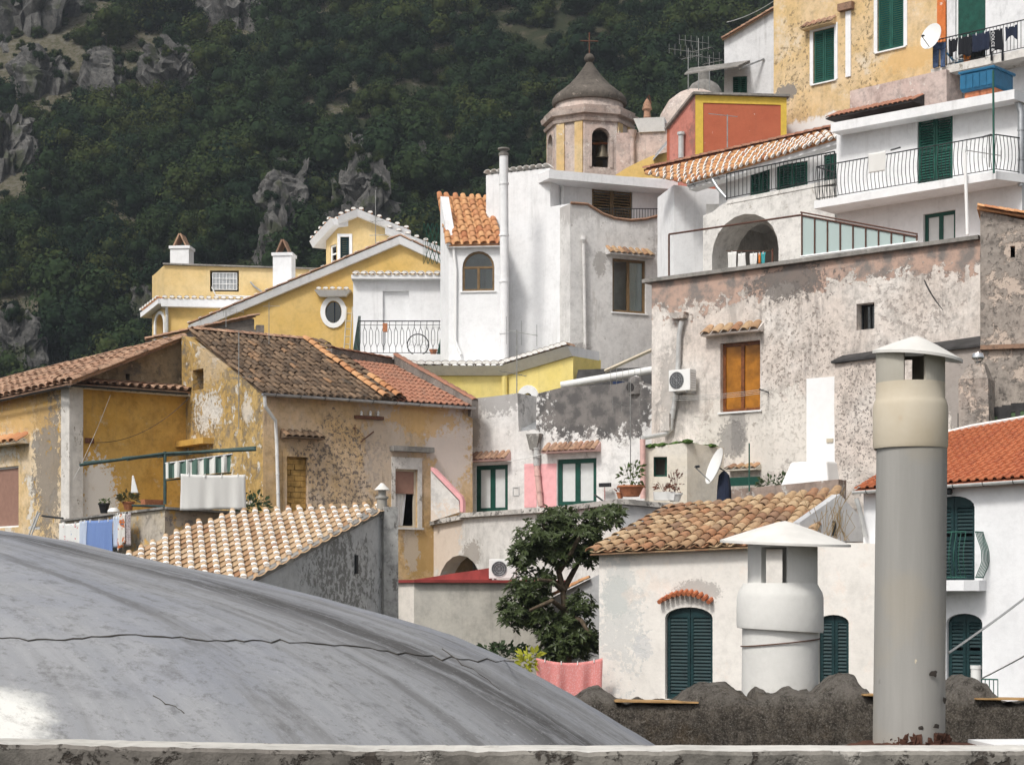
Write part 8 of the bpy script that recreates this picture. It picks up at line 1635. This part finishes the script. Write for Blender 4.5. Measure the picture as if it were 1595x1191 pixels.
# washing in the arch
AL = Op.off(.15); m = MB(); m.tube([AL.at(1131, 391), AL.at(1204, 391)], .012, 5); m.tube([AL.at(1203, 388), AL.at(1203, 420)], .03, 5); tag(m.build('clothes_line', 'rust_metal', None), 'washing line across the arched loggia', 'line')
for (x0, y0, x1, y1, mt_, lab, sd_) in ((1134, 392, 1147, 420, 'sheet_white', 'white undershirt on the loggia line, wider of the two', 41), (1149, 394, 1161, 419, 'sheet_white', 'white vest on the loggia line next to the undershirt', 42), (1168, 394, 1179, 413, 'sheet_white', 'small white garment with straps on the loggia line', 43), (1181, 394, 1185, 410, 'orange_cloth', 'small orange cloth on the loggia line', 44), (1186, 393, 1192, 412, 'teal_cloth', 'small teal cloth at the end of the loggia line', 45)): cloth('garment', lab, 'clothing', AL, x0, y0, x1, y1, mt_, .03, 1, .01, seed=sd_, pegs=1, nx=12, nz=6)
# glass fence along the old wall, rusty rail to its left
GFp = C.off(-.12); gf = thing('glass_fence', 'sloping frosted glass fence in a brown metal frame on the old wall', 'fence', GFp.at(1250, 400)); n_ = 9
for k in range(n_):
    x0, x1 = lerp(1249, 1428, k / n_), lerp(1249, 1428, (k + 1) / n_); yt0, yt1 = lerp(336, 369, k / n_), lerp(336, 369, (k + 1) / n_); yb0, yb1 = lerp(400, 377, k / n_), lerp(400, 377, (k + 1) / n_)
    m = MB(); m.prism([GFp.at(x0 + .8, yb0), GFp.at(x1 - .8, yb1), GFp.at(x1 - .8, yt1), GFp.at(x0 + .8, yt0)], GFp.n * -.012); m.build('pane', 'frosted_glass', gf); m = MB(); m.tube([GFp.off(.02).at(x0, yb0 + 1), GFp.off(.02).at(x0, yt0 - (4 if k == 0 else 0))], .022, 5); m.build('post', 'brown_rail', gf)
for (dy, r_) in ((0, .025), (-4.5, .022)): m = MB(); m.tube([GFp.off(.02).at(1247, 335 + dy), GFp.off(.02).at(1429, 369 + dy)], r_, 5); m.build('top_rail', 'brown_rail', gf)
m = MB(); m.tube([GFp.off(.02).at(1428, 366), GFp.off(.02).at(1428, 378)], .025, 5); m.build('post', 'brown_rail', gf); m = MB(); m.tube([GFp.off(.03).at(1247, 400), GFp.off(.03).at(1430, 377)], .03, 5); m.build('bottom_rail', 'white_paint', gf)
rr9 = thing('handrail', 'thin rusty pipe rail in front of the arched loggia', 'rail', GFp.at(1042, 436)); m = MB(); m.tube([GFp.at(1042, 436), GFp.at(1042, 365)], .03, 6); m.build('post', 'brown_rail', rr9); m = MB(); m.tube([GFp.at(1042, 365), GFp.at(1247, 335)], .028, 6); m.build('rail', 'brown_rail', rr9)
wire('cable', 'cable stretched from the wooded slope to the white gable house', [P(1132, 35, 73), P(1205, 2, 71)], .015, 'pvc_grey', 'cable', .1)
cnp = thing('canopy', 'dark sheet canopy projecting from the white gable house', 'canopy', Lp.off(.8).at(1140, 110)); m = MB(); m.hexa([Lp.off(1.4).at(1066, 117), Lp.off(1.2).at(1150, 104), Lp.off(.0).at(1168, 96), Lp.off(.2).at(1075, 108), Lp.off(1.4).at(1066, 115), Lp.off(1.2).at(1150, 102), Lp.off(0).at(1168, 94), Lp.off(.2).at(1075, 106)]); m.build('sheet', 'coping_grey', cnp); m = MB(); m.tube([Lp.off(.02).at(1190, 92), Lp.off(.9).at(1150, 108)], .04, 5); m.build('bracket', 'zinc', cnp)
# ------------------------------------------------------------------ thin haze over the valley
hz = MB(); hz.hexa([Vector(q) for q in ((-332, -32, -46), (422, -32, -46), (422, 642, -46), (-332, 642, -46), (-332, -32, 420), (422, -32, 420), (422, 642, 420), (-332, 642, 420))])
hm = bpy.data.materials.new('haze_air'); hm.use_nodes = True; hn = hm.node_tree.nodes; hn.clear(); ho_ = hn.new('ShaderNodeOutputMaterial'); hv = hn.new('ShaderNodeVolumePrincipled'); hv.inputs['Color'].default_value = (.80, .88, .98, 1); hv.inputs['Density'].default_value = .00022; hv.inputs['Anisotropy'].default_value = .2
hm.node_tree.links.new(hv.outputs[0], ho_.inputs['Volume']); M['haze_air'] = hm
hz.build('haze', 'haze_air', None, kind='stuff')
